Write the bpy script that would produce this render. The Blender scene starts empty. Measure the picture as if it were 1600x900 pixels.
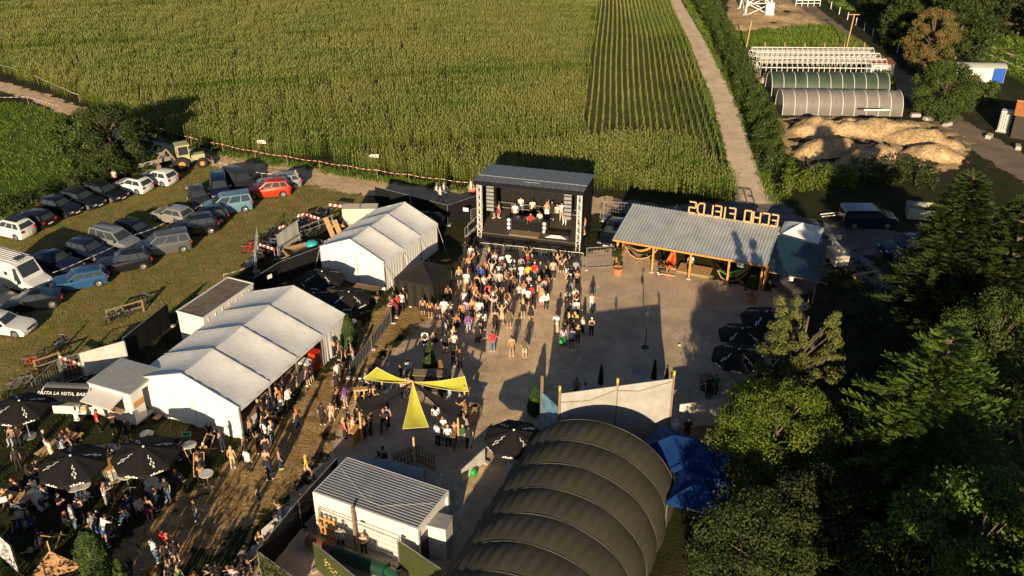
import bpy, bmesh, math, random
import numpy as np
from mathutils import Vector, Matrix, geometry
R=math.radians
PI=math.pi
rng=random.Random(7)
nrg=np.random.default_rng(11)
scene=bpy.context.scene
COL=scene.collection
# ---------------------------------------------------------------- camera numbers
F=1500.; TH=R(29); H=37.5
CC,SS=math.cos(TH),math.sin(TH)
SUN_EL=R(15.6); SUN_AZ=R(6)       # shadows run 6 degrees right of +Y
def at(px,py,h=0.):
    u=(px-800)/F; v=(py-450)/F
    t=(H-h)/(SS+v*CC)
    return Vector((u*t,(CC-v*SS)*t,h))
# ---------------------------------------------------------------- materials
MATS={}
def new_mat(name):
    m=bpy.data.materials.new(name); m.use_nodes=True
    nt=m.node_tree; b=nt.nodes['Principled BSDF']
    return m,nt,b
def noise(nt,scale,detail=4,rough=.6,coord='Object',dist=0,vec=None):
    n=nt.nodes.new('ShaderNodeTexNoise'); n.inputs['Scale'].default_value=scale
    n.inputs['Detail'].default_value=detail; n.inputs['Roughness'].default_value=rough
    n.inputs['Distortion'].default_value=dist
    if vec is None:
        tc=nt.nodes.new('ShaderNodeTexCoord'); vec=tc.outputs[coord]
    nt.links.new(vec,n.inputs['Vector'])
    return n
def mapr(nt,sock,a,b,c,d):
    m=nt.nodes.new('ShaderNodeMapRange')
    for k,v in zip(('From Min','From Max','To Min','To Max'),(a,b,c,d)): m.inputs[k].default_value=v
    nt.links.new(sock,m.inputs['Value']); return m.outputs['Result']
def mixc(nt,fac,a,b):
    m=nt.nodes.new('ShaderNodeMix'); m.data_type='RGBA'
    if isinstance(fac,(int,float)): m.inputs[0].default_value=fac
    else: nt.links.new(fac,m.inputs[0])
    for s,v in ((6,a),(7,b)):
        if isinstance(v,tuple): m.inputs[s].default_value=(*v[:3],1)
        else: nt.links.new(v,m.inputs[s])
    return m.outputs[2]
def vscale(nt,colsock,facsock):
    m=nt.nodes.new('ShaderNodeVectorMath'); m.operation='SCALE'
    if isinstance(colsock,tuple): m.inputs[0].default_value=colsock[:3]
    else: nt.links.new(colsock,m.inputs[0])
    nt.links.new(facsock,m.inputs['Scale']); return m.outputs[0]
def bump(nt,b,sock,strength,dist=.05):
    n=nt.nodes.new('ShaderNodeBump'); n.inputs['Strength'].default_value=strength; n.inputs['Distance'].default_value=dist
    nt.links.new(sock,n.inputs['Height']); nt.links.new(n.outputs[0],b.inputs['Normal']); return n
def M(name,col=None,rough=.7,metal=0.,var=.14,scale=2.5,bmp=0.,bscale=18,alpha=1.,trans=0.,spec=.5,coat=0.,bdist=.03):
    if name in MATS: return MATS[name]
    m,nt,b=new_mat(name)
    n=noise(nt,scale,5)
    s=mapr(nt,n.outputs[0],.3,.7,1-var,1+var)
    nt.links.new(vscale(nt,tuple(col),s),b.inputs['Base Color'])
    b.inputs['Roughness'].default_value=rough; b.inputs['Metallic'].default_value=metal
    b.inputs['Specular IOR Level'].default_value=spec
    b.inputs['Coat Weight'].default_value=coat
    if alpha<1: b.inputs['Alpha'].default_value=alpha
    if bmp:
        n2=noise(nt,bscale,4); bump(nt,b,n2.outputs[0],bmp,bdist)
    MATS[name]=m; return m
# ---------------------------------------------------------------- mesh building
class MB:
    def __init__(s): s.v=[]; s.f=[]; s.m=[]; s.mi=0
    def add(s,vs,fs):
        o=len(s.v); s.v+= [tuple(p) for p in vs]
        s.f+=[tuple(i+o for i in f) for f in fs]; s.m+=[s.mi]*len(fs); return s
    def box(s,c,d,rz=0.,taper=1.):
        x,y,z=d[0]/2,d[1]/2,d[2]/2; cr,sr=math.cos(rz),math.sin(rz); vs=[]
        for k in (-1,1):
            tp=taper if k>0 else 1
            for i,j in ((-1,-1),(1,-1),(1,1),(-1,1)):
                a,b=i*x*tp,j*y*tp
                vs.append((c[0]+a*cr-b*sr,c[1]+a*sr+b*cr,c[2]+k*z))
        return s.add(vs,[(3,2,1,0),(4,5,6,7),(0,1,5,4),(1,2,6,5),(2,3,7,6),(3,0,4,7)])
    def beam(s,p,q,w,h=None,up=(0,0,1)):
        h=h or w; p=Vector(p); q=Vector(q); d=(q-p)
        if d.length<1e-6: return s
        d.normalize(); u=Vector(up)
        if abs(d.dot(u))>.95: u=Vector((1,0,0))
        a=d.cross(u).normalized()*(w/2); b=a.cross(d).normalized()*(h/2)
        vs=[p-a-b,p+a-b,p+a+b,p-a+b,q-a-b,q+a-b,q+a+b,q-a+b]
        return s.add(vs,[(3,2,1,0),(4,5,6,7),(0,1,5,4),(1,2,6,5),(2,3,7,6),(3,0,4,7)])
    def tube(s,pts,r,n=6,cap=True):
        pts=[Vector(p) for p in pts]; k=len(pts)
        rs=r if isinstance(r,(list,tuple)) else [r]*k
        vs=[]; prev=None
        for i,p in enumerate(pts):
            d=(pts[min(i+1,k-1)]-pts[max(i-1,0)]).normalized()
            u=prev if prev is not None else (Vector((0,0,1)) if abs(d.z)<.9 else Vector((1,0,0)))
            a=(u-d*u.dot(d)).normalized(); b=d.cross(a); prev=a
            for j in range(n):
                t=2*PI*j/n; vs.append(p+(a*math.cos(t)+b*math.sin(t))*rs[i])
        fs=[(i*n+j,i*n+(j+1)%n,(i+1)*n+(j+1)%n,(i+1)*n+j) for i in range(k-1) for j in range(n)]
        if cap: fs+=[tuple(range(n))[::-1],tuple((k-1)*n+j for j in range(n))]
        return s.add(vs,fs)
    def lathe(s,prof,n=16,c=(0,0,0)):
        vs=[(c[0]+r*math.cos(2*PI*j/n),c[1]+r*math.sin(2*PI*j/n),c[2]+z) for r,z in prof for j in range(n)]
        k=len(prof)
        fs=[(i*n+j,i*n+(j+1)%n,(i+1)*n+(j+1)%n,(i+1)*n+j) for i in range(k-1) for j in range(n)]
        fs+=[tuple(range(n))[::-1],tuple((k-1)*n+j for j in range(n))]
        return s.add(vs,fs)
    def disc(s,c,r,h,n=20,axis='z'):
        m=len(s.v); s.lathe([(r,-h/2),(r,h/2)],n)
        for i in range(m,len(s.v)):
            x,y,z=s.v[i]
            if axis=='y': x,y,z=x,z,-y
            if axis=='x': x,y,z=z,y,-x
            s.v[i]=(x+c[0],y+c[1],z+c[2])
        return s
    def poly(s,pts): return s.add(pts,[tuple(range(len(pts)))])
    def grid(s,fn,nu,nv):
        vs=[fn(i/nu,j/nv) for j in range(nv+1) for i in range(nu+1)]; w=nu+1
        return s.add(vs,[(j*w+i,j*w+i+1,(j+1)*w+i+1,(j+1)*w+i) for j in range(nv) for i in range(nu)])
    def prism(s,pts,z0,z1):
        n=len(pts); vs=[(p[0],p[1],z0) for p in pts]+[(p[0],p[1],z1) for p in pts]
        return s.add(vs,[tuple(range(n))[::-1],tuple(range(n,2*n))]+[(i,(i+1)%n,(i+1)%n+n,i+n) for i in range(n)])
    def mesh(s,name,mats,smooth=None):
        me=bpy.data.meshes.new(name); me.from_pydata(s.v,[],s.f)
        if not isinstance(mats,(list,tuple)): mats=[mats]
        for m in mats: me.materials.append(m)
        if len(mats)>1: me.polygons.foreach_set('material_index',s.m)
        me.validate()
        bm=bmesh.new(); bm.from_mesh(me); bmesh.ops.recalc_face_normals(bm,faces=bm.faces); bm.to_mesh(me); bm.free()
        if smooth is not None:
            me.shade_smooth(); me.set_sharp_from_angle(angle=R(smooth))
        me.update(); return me
    def build(s,name,mats,parent=None,smooth=None,loc=None,rz=None):
        o=bpy.data.objects.new(name,s.mesh(name,mats,smooth)); COL.objects.link(o)
        if parent is not None: o.parent=parent
        if loc is not None: o.location=loc
        if rz is not None: o.rotation_euler.z=rz
        return o
def tag(o,label=None,cat=None,group=None,kind=None):
    if label: o['label']=label
    if cat: o['category']=cat
    if group: o['group']=group
    if kind: o['kind']=kind
    return o
def thing(name,label,cat,loc=(0,0,0),rz=0.,group=None):
    o=bpy.data.objects.new(name,None); o.empty_display_size=.3; COL.objects.link(o)
    o.location=loc; o.rotation_euler=(0,0,rz); return tag(o,label,cat,group)
def kids(o): return [c for c in bpy.data.objects if c.parent==o]
CH={}
def dup(root,loc,rz=0.,label=None,group=None,scale=None,cat=None):
    if root.name not in CH:
        CH[root.name]=[(c,[g for g in bpy.data.objects if g.parent==c]) for c in bpy.data.objects if c.parent==root]
    r=root.copy(); COL.objects.link(r); r.location=loc; r.rotation_euler=(0,0,rz)
    if label: r['label']=label
    if group: r['group']=group
    if cat: r['category']=cat
    if scale: r.scale=scale if isinstance(scale,tuple) else (scale,)*3
    for c,gs in CH[root.name]:
        d=c.copy(); COL.objects.link(d); d.parent=r
        for g in gs:
            e=g.copy(); COL.objects.link(e); e.parent=d
    return r
def objmat(o,m):
    o.material_slots[0].link='OBJECT'; o.material_slots[0].material=m
def ang(p,q): return math.atan2(q[1]-p[1],q[0]-p[0])
def frame(o,a):      # local frame -> world function
    c,s=math.cos(a),math.sin(a)
    return lambda x,y,z=0.: Vector((o[0]+x*c-y*s,o[1]+x*s+y*c,z))
# ---------------------------------------------------------------- instanced stuff
def scatter(name,pts,rots,scls,sources,kind='stuff',parent=None):
    """one object of instances picked at random from source meshes"""
    c=bpy.data.collections.new(name+'_kinds')
    for i,me in enumerate(sources):
        c.objects.link(bpy.data.objects.new('%s_plant'%name,me))
    me=bpy.data.meshes.new(name); me.from_pydata([tuple(p) for p in pts],[],[])
    a=me.attributes.new('rot','FLOAT','POINT'); a.data.foreach_set('value',np.asarray(rots,dtype=np.float32))
    a=me.attributes.new('scl','FLOAT','POINT'); a.data.foreach_set('value',np.asarray(scls,dtype=np.float32))
    a=me.attributes.new('idx','INT','POINT'); a.data.foreach_set('value',nrg.integers(0,len(sources),len(pts)).astype(np.int32))
    g=bpy.data.node_groups.new(name,'GeometryNodeTree')
    g.interface.new_socket('Geometry',in_out='INPUT',socket_type='NodeSocketGeometry')
    g.interface.new_socket('Geometry',in_out='OUTPUT',socket_type='NodeSocketGeometry')
    N=g.nodes.new; L=g.links.new
    gi=N('NodeGroupInput'); go=N('NodeGroupOutput'); ip=N('GeometryNodeInstanceOnPoints'); ci=N('GeometryNodeCollectionInfo')
    ci.inputs['Collection'].default_value=c; ci.inputs['Separate Children'].default_value=True; ci.inputs['Reset Children'].default_value=True
    def attr(nm,t):
        n=N('GeometryNodeInputNamedAttribute'); n.data_type=t; n.inputs['Name'].default_value=nm; return n.outputs[0]
    cx=N('ShaderNodeCombineXYZ'); L(attr('rot','FLOAT'),cx.inputs[2])
    L(gi.outputs[0],ip.inputs['Points']); L(ci.outputs[0],ip.inputs['Instance']); ip.inputs['Pick Instance'].default_value=True
    L(attr('idx','INT'),ip.inputs['Instance Index']); L(cx.outputs[0],ip.inputs['Rotation']); L(attr('scl','FLOAT'),ip.inputs['Scale'])
    L(ip.outputs[0],go.inputs[0])
    o=bpy.data.objects.new(name,me); COL.objects.link(o)
    md=o.modifiers.new('scatter','NODES'); md.node_group=g
    if parent: o.parent=parent
    if kind: o['kind']=kind
    return o
def in_poly(x,y,P):
    x=np.asarray(x);y=np.asarray(y);r=np.zeros(x.shape,bool);n=len(P)
    for i in range(n):
        x0,y0=P[i][0],P[i][1];x1,y1=P[(i+1)%n][0],P[(i+1)%n][1]
        if y0==y1: continue
        c=((y0>y)!=(y1>y))&(x<(x1-x0)*(y-y0)/(y1-y0)+x0); r^=c
    return r
def dist_poly(x,y,P,closed=True):
    d=np.full(np.shape(x),1e9);n=len(P)
    for i in range(n if closed else n-1):
        ax,ay=P[i][0],P[i][1];bx,by=P[(i+1)%n][0],P[(i+1)%n][1];dx,dy=bx-ax,by-ay
        L2=dx*dx+dy*dy+1e-9;t=np.clip(((x-ax)*dx+(y-ay)*dy)/L2,0,1)
        d=np.minimum(d,np.hypot(x-ax-t*dx,y-ay-t*dy))
    return d
def fnoise(x,y,s=1.,seed=0):
    r=random.Random(seed); o=np.zeros(np.shape(x)); a=1.;f=s
    for k in range(4):
        for j in range(3):
            th=r.uniform(0,2*PI);ph=r.uniform(0,6)
            o=o+a*np.sin((x*math.cos(th)+y*math.sin(th))*f+ph+1.7*np.sin((x*math.sin(th)-y*math.cos(th))*f*.7+ph*2))/3
        a*=.5;f*=2.1
    return o
# ================================================================ ground sheets
def PX(l,h=0.): return [at(x,y,h) for x,y in l]
def sheet(name,P,z,mat,step=.6,fringe=.7,relief=None,kind='structure'):
    """ground sheet with a ragged edge; attribute 'edge' = signed distance to its outline"""
    xs=[p[0] for p in P];ys=[p[1] for p in P]
    X=np.arange(min(xs)-1,max(xs)+1+step,step);Y=np.arange(min(ys)-1,max(ys)+1+step,step)
    gx,gy=np.meshgrid(X,Y);fx,fy=gx.ravel(),gy.ravel()
    d=dist_poly(fx,fy,P);ins=in_poly(fx,fy,P);sd=np.where(ins,d,-d)
    w=len(X);keep=sd>-fringe-step
    nx,ny=len(X),len(Y)
    i,j=np.meshgrid(np.arange(nx-1),np.arange(ny-1));a=(j*w+i).ravel()
    q=np.stack([a,a+1,a+w+1,a+w],1);q=q[keep[q].all(1)]
    used=np.unique(q);mp=-np.ones(len(fx),int);mp[used]=np.arange(len(used));q=mp[q]
    zz=np.full(len(used),z)
    if relief is not None: zz=zz+relief(fx[used],fy[used],sd[used])
    me=bpy.data.meshes.new(name);me.from_pydata(np.stack([fx[used],fy[used],zz],1).tolist(),[],q.tolist())
    at_=me.attributes.new('edge','FLOAT','POINT');at_.data.foreach_set('value',sd[used].astype(np.float32))
    me.materials.append(mat);me.shade_smooth();me.update()
    o=bpy.data.objects.new(name,me);COL.objects.link(o)
    o['kind']=kind;return o
def gmat(name,cols,scales,rough=.95,bmp=.6,bscale=9,bdist=.06,edge=True,fr=.9,rut=None):
    """ground: patchy blend of colours, grain bump, ragged alpha edge"""
    m,nt,b=new_mat(name)
    tc=nt.nodes.new('ShaderNodeTexCoord');v=tc.outputs['Object']
    c=cols[0]
    for k in range(1,len(cols)):
        n=noise(nt,scales[k-1],6,.62,vec=v,dist=.3)
        c=mixc(nt,mapr(nt,n.outputs[0],.43,.57,0,1),c,cols[k])
    g=noise(nt,bscale,3,.7,vec=v)
    s=mapr(nt,g.outputs[0],.3,.7,.55,1.45)
    g2=noise(nt,.35,5,.6,vec=v); s2=mapr(nt,g2.outputs[0],.3,.7,.82,1.18)
    c=vscale(nt,vscale(nt,c,s),s2)
    nt.links.new(c,b.inputs['Base Color']);b.inputs['Roughness'].default_value=rough
    b.inputs['Specular IOR Level'].default_value=.15
    g3=noise(nt,bscale*.55,5,.75,vec=v)
    bump(nt,b,g3.outputs[0],bmp,bdist)
    if edge:
        a=nt.nodes.new('ShaderNodeAttribute');a.attribute_name='edge'
        n=noise(nt,.9,6,.65,vec=v)
        mm=nt.nodes.new('ShaderNodeMath');mm.operation='MULTIPLY_ADD'
        nt.links.new(mapr(nt,n.outputs[0],.3,.7,-1,1),mm.inputs[0]);mm.inputs[1].default_value=fr;nt.links.new(a.outputs['Fac'],mm.inputs[2])
        nt.links.new(mapr(nt,mm.outputs[0],-.12,.12,0,1),b.inputs['Alpha'])
    return m
m_ground=gmat('soil_and_rough_grass',[(.03,.034,.012),(.052,.038,.02),(.025,.034,.01)],[.12,.5],edge=False,bmp=.9,bscale=7,bdist=.1)
m_meadow=gmat('meadow_green',[(.072,.125,.014),(.095,.14,.018),(.05,.10,.012)],[.15,.7],bmp=1.,bscale=6,bdist=.15)
m_park=gmat('dry_parking_grass',[(.2,.18,.05),(.15,.165,.04),(.26,.2,.075)],[.35,.8],bmp=1.,bscale=7,bdist=.12)
m_track=gmat('track_earth',[(.6,.44,.27),(.5,.36,.21),(.66,.5,.33)],[.3,1.2],bmp=.5,bscale=8,bdist=.05,fr=.6)
m_mud=gmat('trodden_yellow_earth',[(.34,.22,.09),(.22,.14,.055),(.42,.28,.13)],[.35,.9],bmp=.9,bscale=6,bdist=.12,fr=1.2)
m_gravel=gmat('grey_beige_gravel',[(.56,.43,.31),(.48,.37,.275),(.62,.48,.33)],[.2,.6],bmp=.9,bscale=17,bdist=.11,fr=.8)
m_path=gmat('pale_concrete_track',[(.72,.57,.4),(.66,.51,.36),(.76,.61,.43)],[.2,.9],bmp=.25,bscale=10,bdist=.02,fr=.2)
m_asph=gmat('old_asphalt',[(.17,.155,.14),(.13,.12,.11),(.2,.18,.16)],[.2,.8],bmp=.5,bscale=11,bdist=.03,fr=.5)
m_sand=gmat('pale_clay',[(.48,.34,.18),(.42,.29,.15),(.54,.39,.22)],[.25,.9],bmp=1.,bscale=4,bdist=.2,fr=.7)
m_field=gmat('field_soil',[(.05,.05,.02),(.08,.06,.03)],[.3],edge=False,bmp=.5)
# base ground to far beyond the frame
def base_ground():
    mb=MB();mb.grid(lambda u,v:(-400+800*u,-100+800*v,0),40,40)
    o=mb.build('ground',m_ground);o['kind']='structure'
base_ground()
MEADOW=PX([(-160,60),(0,160),(60,163),(100,175),(160,240),(100,300),(40,330),(0,345),(-160,380)])
sheet('meadow',MEADOW,.004,m_meadow)
PARK=PX([(-200,420),(-60,360),(60,330),(140,300),(240,262),(330,250),(400,262),(470,278),(560,300),(600,315),(540,330),(500,345),(400,400),(350,440),(270,490),(200,520),(60,590),(-40,640),(-200,700)])
sheet('car_park_grass',PARK,.006,m_park)
TRACKC=PX([(-80,118),(0,134),(60,152),(120,175),(190,205),(255,232),(330,247),(420,264),(560,290),(660,304),(745,312),(860,322),(960,320)])
def strip(C,w):
    n=len(C);Lf=[];Rt=[]
    for i in range(n):
        d=(C[min(i+1,n-1)]-C[max(i-1,0)]).normalized();q=Vector((-d.y,d.x,0))
        ww=w[i] if isinstance(w,(list,tuple)) else w
        Lf.append(C[i]+q*ww/2);Rt.append(C[i]-q*ww/2)
    return Lf+Rt[::-1]
sheet('dirt_track',strip(TRACKC,[2.2,2.3,2.4,2.8,3.2]+[3.9]*8),.012,m_track)
YARD=PX([(548,600),(600,560),(660,500),(700,430),(730,395),(760,385),(905,402),(955,385),(1000,400),(1180,455),(1235,450),(1262,480),(1240,540),(1180,610),(1140,680),(1060,720),(860,800),(720,960),(330,960),(372,880),(430,800),(480,750),(520,690)])
sheet('gravel_yard',YARD,.008,m_gravel)
SUNBAND=PX([(742,415),(905,420),(935,455),(900,520),(868,600),(820,660),(775,700),(735,790),(690,840),(672,800),(718,700),(755,620),(745,560),(700,520),(690,470)])
sheet('painted_sunlit_band',SUNBAND,.012,gmat('painted_sunlit_gravel',[(.66,.49,.32),(.56,.41,.27),(.72,.55,.36)],[.3,.9],bmp=.8,bscale=17,bdist=.09,fr=2.2))  # pale warm colour paints a band of sunlight onto the gravel
MUD=PX([(700,405),(730,398),(742,412),(712,450),(668,500),(610,540),(572,600),(530,665),(480,735),(425,800),(340,850),(240,900),(150,930),(150,880),(250,800),(330,752),(372,715),(395,690),(455,640),(500,590),(545,560),(560,520),(585,485),(620,462),(660,470)])
sheet('trodden_earth_path',MUD,.016,m_mud)
PATHC=PX([(1030,-60),(1054,0),(1087,60),(1128,150),(1147,210),(1166,278),(1180,318)])
sheet('farm_road',strip(PATHC,[2.0,2.1,2.4,2.8,2.9,2.8,3.4]),.014,m_path)
ASPH=PX([(1150,312),(1205,300),(1245,335),(1300,352),(1460,365),(1470,392),(1375,400),(1345,398),(1330,385),(1420,455),(1500,520),(1560,580),(1500,560),(1400,470),(1310,412),(1285,440),(1240,470),(1200,440),(1215,360),(1165,340),(930,330),(930,305),(1050,322)])
sheet('asphalt_lane',ASPH,.011,m_asph)
FARC=PX([(1225,-30),(1262,15),(1335,72),(1400,118),(1440,150),(1480,190),(1560,238),(1700,320)])
sheet('back_road',strip(FARC,[4,4,4,4,4,4.5,5,5]),.01,M('x',(.2,.2,.2)) if 0 else gmat('worn_road',[(.24,.19,.14),(.19,.15,.115)],[.3],bmp=.4,fr=.5))
SANDY=PX([(1138,2),(1160,-12),(1225,-5),(1250,12),(1292,38),(1240,42),(1165,50),(1135,45)])
sheet('sandy_lot',SANDY,.009,m_sand,relief=lambda x,y,s:np.maximum(0,np.minimum(s,2))*.12*(1+fnoise(x,y,.6,3)))
def mound_relief(x,y,s):
    r=np.zeros(len(x))
    for (px,py,a,bx,rr,hh) in MOUNDS:
        c=at(px,py);ca,sa=math.cos(rr),math.sin(rr)
        dx=(x-c.x)*ca+(y-c.y)*sa;dy=-(x-c.x)*sa+(y-c.y)*ca
        q=(dx/a)**2+(dy/bx)**2
        r=np.maximum(r,.95*hh*np.maximum(0,1-q)**.85*(1+.12*fnoise(x,y,1.1,2)))
    return r+np.clip(s,0,1)*.12*fnoise(x,y,1.6,5)*(1+r)
MOUNDS=[(1275,205,3.2,2.2,0,1.6),(1290,236,4.0,2.0,.3,1.5),(1380,208,6.5,2.0,-.12,1.7),(1325,200,3,1.6,0,1.1),(1360,250,4.2,1.8,.35,1.5),(1440,222,4.5,2.0,-.4,1.4),(1462,245,3.6,1.6,-.35,1.3)]
SAND=PX([(1215,185),(1300,182),(1420,188),(1490,200),(1520,225),(1500,262),(1440,275),(1330,275),(1270,262),(1230,240)])
o=sheet('clay_mounds',SAND,.012,m_sand,step=.3,relief=mound_relief)
CROP=PX([(1140,52),(1290,38),(1305,45),(1365,82),(1180,84)])
sheet('vegetable_bed',CROP,.007,m_meadow)
FARG=PX([(1285,-20),(1700,-20),(1700,180),(1540,100),(1400,40),(1300,8)])
sheet('grass_slope',FARG,.005,m_meadow)
# ruts of the far meadow path
for k,(a,b) in enumerate((((1395,28),(1640,125)),((1405,20),(1660,118)))):
    sheet('wheel_rut',strip(PX([a,((a[0]+b[0])/2,(a[1]+b[1])/2-3),b]),.5),.016,m_path,step=.4)
# ================================================================ corn
m_leaf,nt,b=new_mat('maize_leaf')
oi=nt.nodes.new('ShaderNodeObjectInfo')
n=noise(nt,.06,4,coord='Object')
geo=nt.nodes.new('ShaderNodeNewGeometry');n2=noise(nt,.07,4,vec=geo.outputs['Position'])
c=mixc(nt,mapr(nt,n2.outputs[0],.4,.6,0,1),(.092,.145,.022),(.165,.185,.04))
c=vscale(nt,c,mapr(nt,oi.outputs['Random'],0,1,.85,1.15))
nt.links.new(c,b.inputs['Base Color']);b.inputs['Roughness'].default_value=.55;b.inputs['Specular IOR Level'].default_value=.25
b.inputs['Subsurface Weight'].default_value=0
m_tassel=M('maize_tassel',(.24,.24,.08),rough=.8)
def corn_mesh(seed,npl=7,span=1.9,h0=2.25,lf=1.):
    r=random.Random(seed);mb=MB()
    for k in range(npl):
        x=(k+.5)/npl*span-span/2+r.uniform(-.06,.06);y=r.uniform(-.06,.06);h=h0*r.uniform(.88,1.08)
        mb.mi=0
        mb.tube([(x,y,0),(x+r.uniform(-.05,.05),y,h*.9)],[.016,.01],3,False)
        a0=r.uniform(0,PI)
        for j in range(8):
            z=.15*h+j*(h*.7)/8;a=a0+PI*j+r.uniform(-.5,.5);L=r.uniform(.38,.6)*(1-.35*(j/8))*lf;w=.042
            if lf<1: a=(0 if j%2 else PI)+r.uniform(-.7,.7)
            ca,sa=math.cos(a),math.sin(a);px,py=-sa*w,ca*w
            p0=(x,y,z);p1=(x+ca*L*.45,y+sa*L*.45,z+.125*h);p2=(x+ca*L,y+sa*L,z+r.uniform(-.1,.18))
            mb.add([(p0[0]-px*.5,p0[1]-py*.5,p0[2]),(p0[0]+px*.5,p0[1]+py*.5,p0[2]),(p1[0]+px,p1[1]+py,p1[2]),(p1[0]-px,p1[1]-py,p1[2]),p2],[(0,1,2,3),(3,2,4)])
        mb.mi=1
        for j in range(4):
            a=r.uniform(0,6.28);q=.1
            mb.add([(x-.012,y,h*.88),(x+.012,y,h*.88),(x+math.cos(a)*q,y+math.sin(a)*q,h+.12)],[(0,1,2)])
    me=bpy.data.meshes.new('maize_row_piece');me.from_pydata(mb.v,[],mb.f);me.materials.append(m_leaf);me.materials.append(m_tassel)
    me.polygons.foreach_set('material_index',mb.m);me.update();return me
CORNS=[corn_mesh(s) for s in range(6)]
CORNR=[corn_mesh(s+20,npl=10,span=1.9,h0=1.2,lf=.36) for s in range(6)]
BIG=PX([(-260,40),(0,112),(100,150),(175,182),(250,212),(300,226),(420,250),(590,276),(745,298),(945,303),(1030,305),(1148,318),(1147,290),(1060,232),(903,222),(905,205),(932,0)])+[Vector((17,185,0)),Vector((-130,185,0))]
def corn_big():
    a=R(14);P=[];sp=.8;L=1.9
    ca,sa=math.cos(a),math.sin(a)
    us=np.arange(-200,260,L);vs=np.arange(-20,260,sp)
    U,V=np.meshgrid(us,vs);U=U+nrg.uniform(-.4,.4,U.shape)
    # rows bend gently so tramlines show as soft arcs
    X=(U*ca-V*sa).ravel();Y=(U*sa+V*ca).ravel()
    k=in_poly(X,Y,BIG)
    tram=(np.mod(V.ravel()+2.2*np.sin(U.ravel()*.03),24)<2.1)&(fnoise(X,Y,.03,9)>-.1)
    k&=~tram
    X,Y=X[k],Y[k];n=len(X)
    d=dist_poly(X,Y,BIG)
    sc=nrg.uniform(.88,1.08,n)*(1+.05*fnoise(X,Y,.12,4))
    o=scatter('maize_field',np.stack([X,Y,np.zeros(n)],1),a+nrg.uniform(-.12,.12,n),sc,CORNS)
    tag(o,'tall dense olive green maize filling the wide field behind the stage','maize');return n
print('corn',corn_big())
SOILP=PX([(903,222),(905,190),(916,110),(932,0),(940,-40),(1040,-40),(1046,0),(1074,60),(1102,150),(1130,235),(1142,300),(1060,232)])
sheet('field_soil',SOILP,.006,gmat('strip_soil',[(.1,.085,.035),(.08,.085,.03)],[.4],bmp=.5,fr=.3))
def corn_strip():
    Lb=PX([(900,222),(905,190),(916,110),(932,0)])+[Vector((17.5,185,0))]
    Rb=PX([(1140,300),(1128,235),(1100,150),(1072,60),(1044,0)])+[Vector((29.5,185,0))]
    def xat(B,y):
        for i in range(len(B)-1):
            if B[i].y<=y<=B[i+1].y: t=(y-B[i].y)/(B[i+1].y-B[i].y);return B[i].x+t*(B[i+1].x-B[i].x)
        return B[0].x if y<B[0].y else B[-1].x
    pts=[];rot=[];y0=Rb[0].y
    for k in range(20):
        y=y0+(0 if k>12 else max(0,(Lb[0].y-y0)*(1-k/12.)))+rng.uniform(0,1.5)
        while y<184:
            t=(k+.5)/20
            f=lambda yy:xat(Lb,max(yy,Lb[0].y))*(1-t)+xat(Rb,yy)*t
            x=f(y);dx=f(y+1)-x
            x+=.07*math.sin(y*.12+k*.3)
            pts.append((x,y,0));rot.append(math.atan2(1,dx)+rng.uniform(-.05,.05));y+=1.75*1.0
    o=scatter('maize_rows',pts,rot,nrg.uniform(.9,1.1,len(pts)),CORNR)
    tag(o,'separate straight rows of maize with dark gaps beside the pale farm road','maize')
corn_strip()
# ================================================================ grass tufts
def tuft_mesh(seed,n,w,h,mat,spread):
    r=random.Random(seed);mb=MB()
    for k in range(n):
        x,y=r.uniform(-spread,spread),r.uniform(-spread,spread);a=r.uniform(0,6.28);hh=h*r.uniform(.5,1.2);ww=w*r.uniform(.6,1.2)
        lx,ly=r.uniform(-.5,.5)*hh,r.uniform(-.5,.5)*hh
        mb.add([(x-math.cos(a)*ww,y-math.sin(a)*ww,0),(x+math.cos(a)*ww,y+math.sin(a)*ww,0),(x+lx,y+ly,hh)],[(0,1,2)])
    me=bpy.data.meshes.new('grass_tuft');me.from_pydata(mb.v,[],mb.f);me.materials.append(mat);me.update();return me
def leafmat(name,c1,c2,rough=.6,sc=.4,trans=.0):
    if name in MATS: return MATS[name]
    m,nt,b=new_mat(name);geo=nt.nodes.new('ShaderNodeNewGeometry')
    n=noise(nt,sc,4,vec=geo.outputs['Position'])
    wn=noise(nt,6.,2,vec=geo.outputs['Position'])
    c=mixc(nt,mapr(nt,n.outputs[0],.38,.62,0,1),c1,c2)
    c=vscale(nt,c,mapr(nt,wn.outputs[0],.35,.65,.65,1.35))
    nt.links.new(c,b.inputs['Base Color']);b.inputs['Roughness'].default_value=rough;b.inputs['Specular IOR Level'].default_value=.2
    if trans:
        t=nt.nodes.new('ShaderNodeBsdfTranslucent');nt.links.new(c,t.inputs['Color'])
        mx=nt.nodes.new('ShaderNodeMixShader');mx.inputs[0].default_value=trans
        nt.links.new(b.outputs[0],mx.inputs[1]);nt.links.new(t.outputs[0],mx.inputs[2]);nt.links.new(mx.outputs[0],nt.nodes['Material Output'].inputs[0])
    MATS[name]=m;return m
g_dry=leafmat('dry_grass_blade',(.17,.17,.045),(.23,.19,.065),sc=.3)
g_green=leafmat('green_grass_blade',(.075,.13,.016),(.13,.18,.028),sc=.15)
g_dark=leafmat('dark_grass_blade',(.024,.038,.009),(.042,.05,.015),sc=.3)
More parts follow.
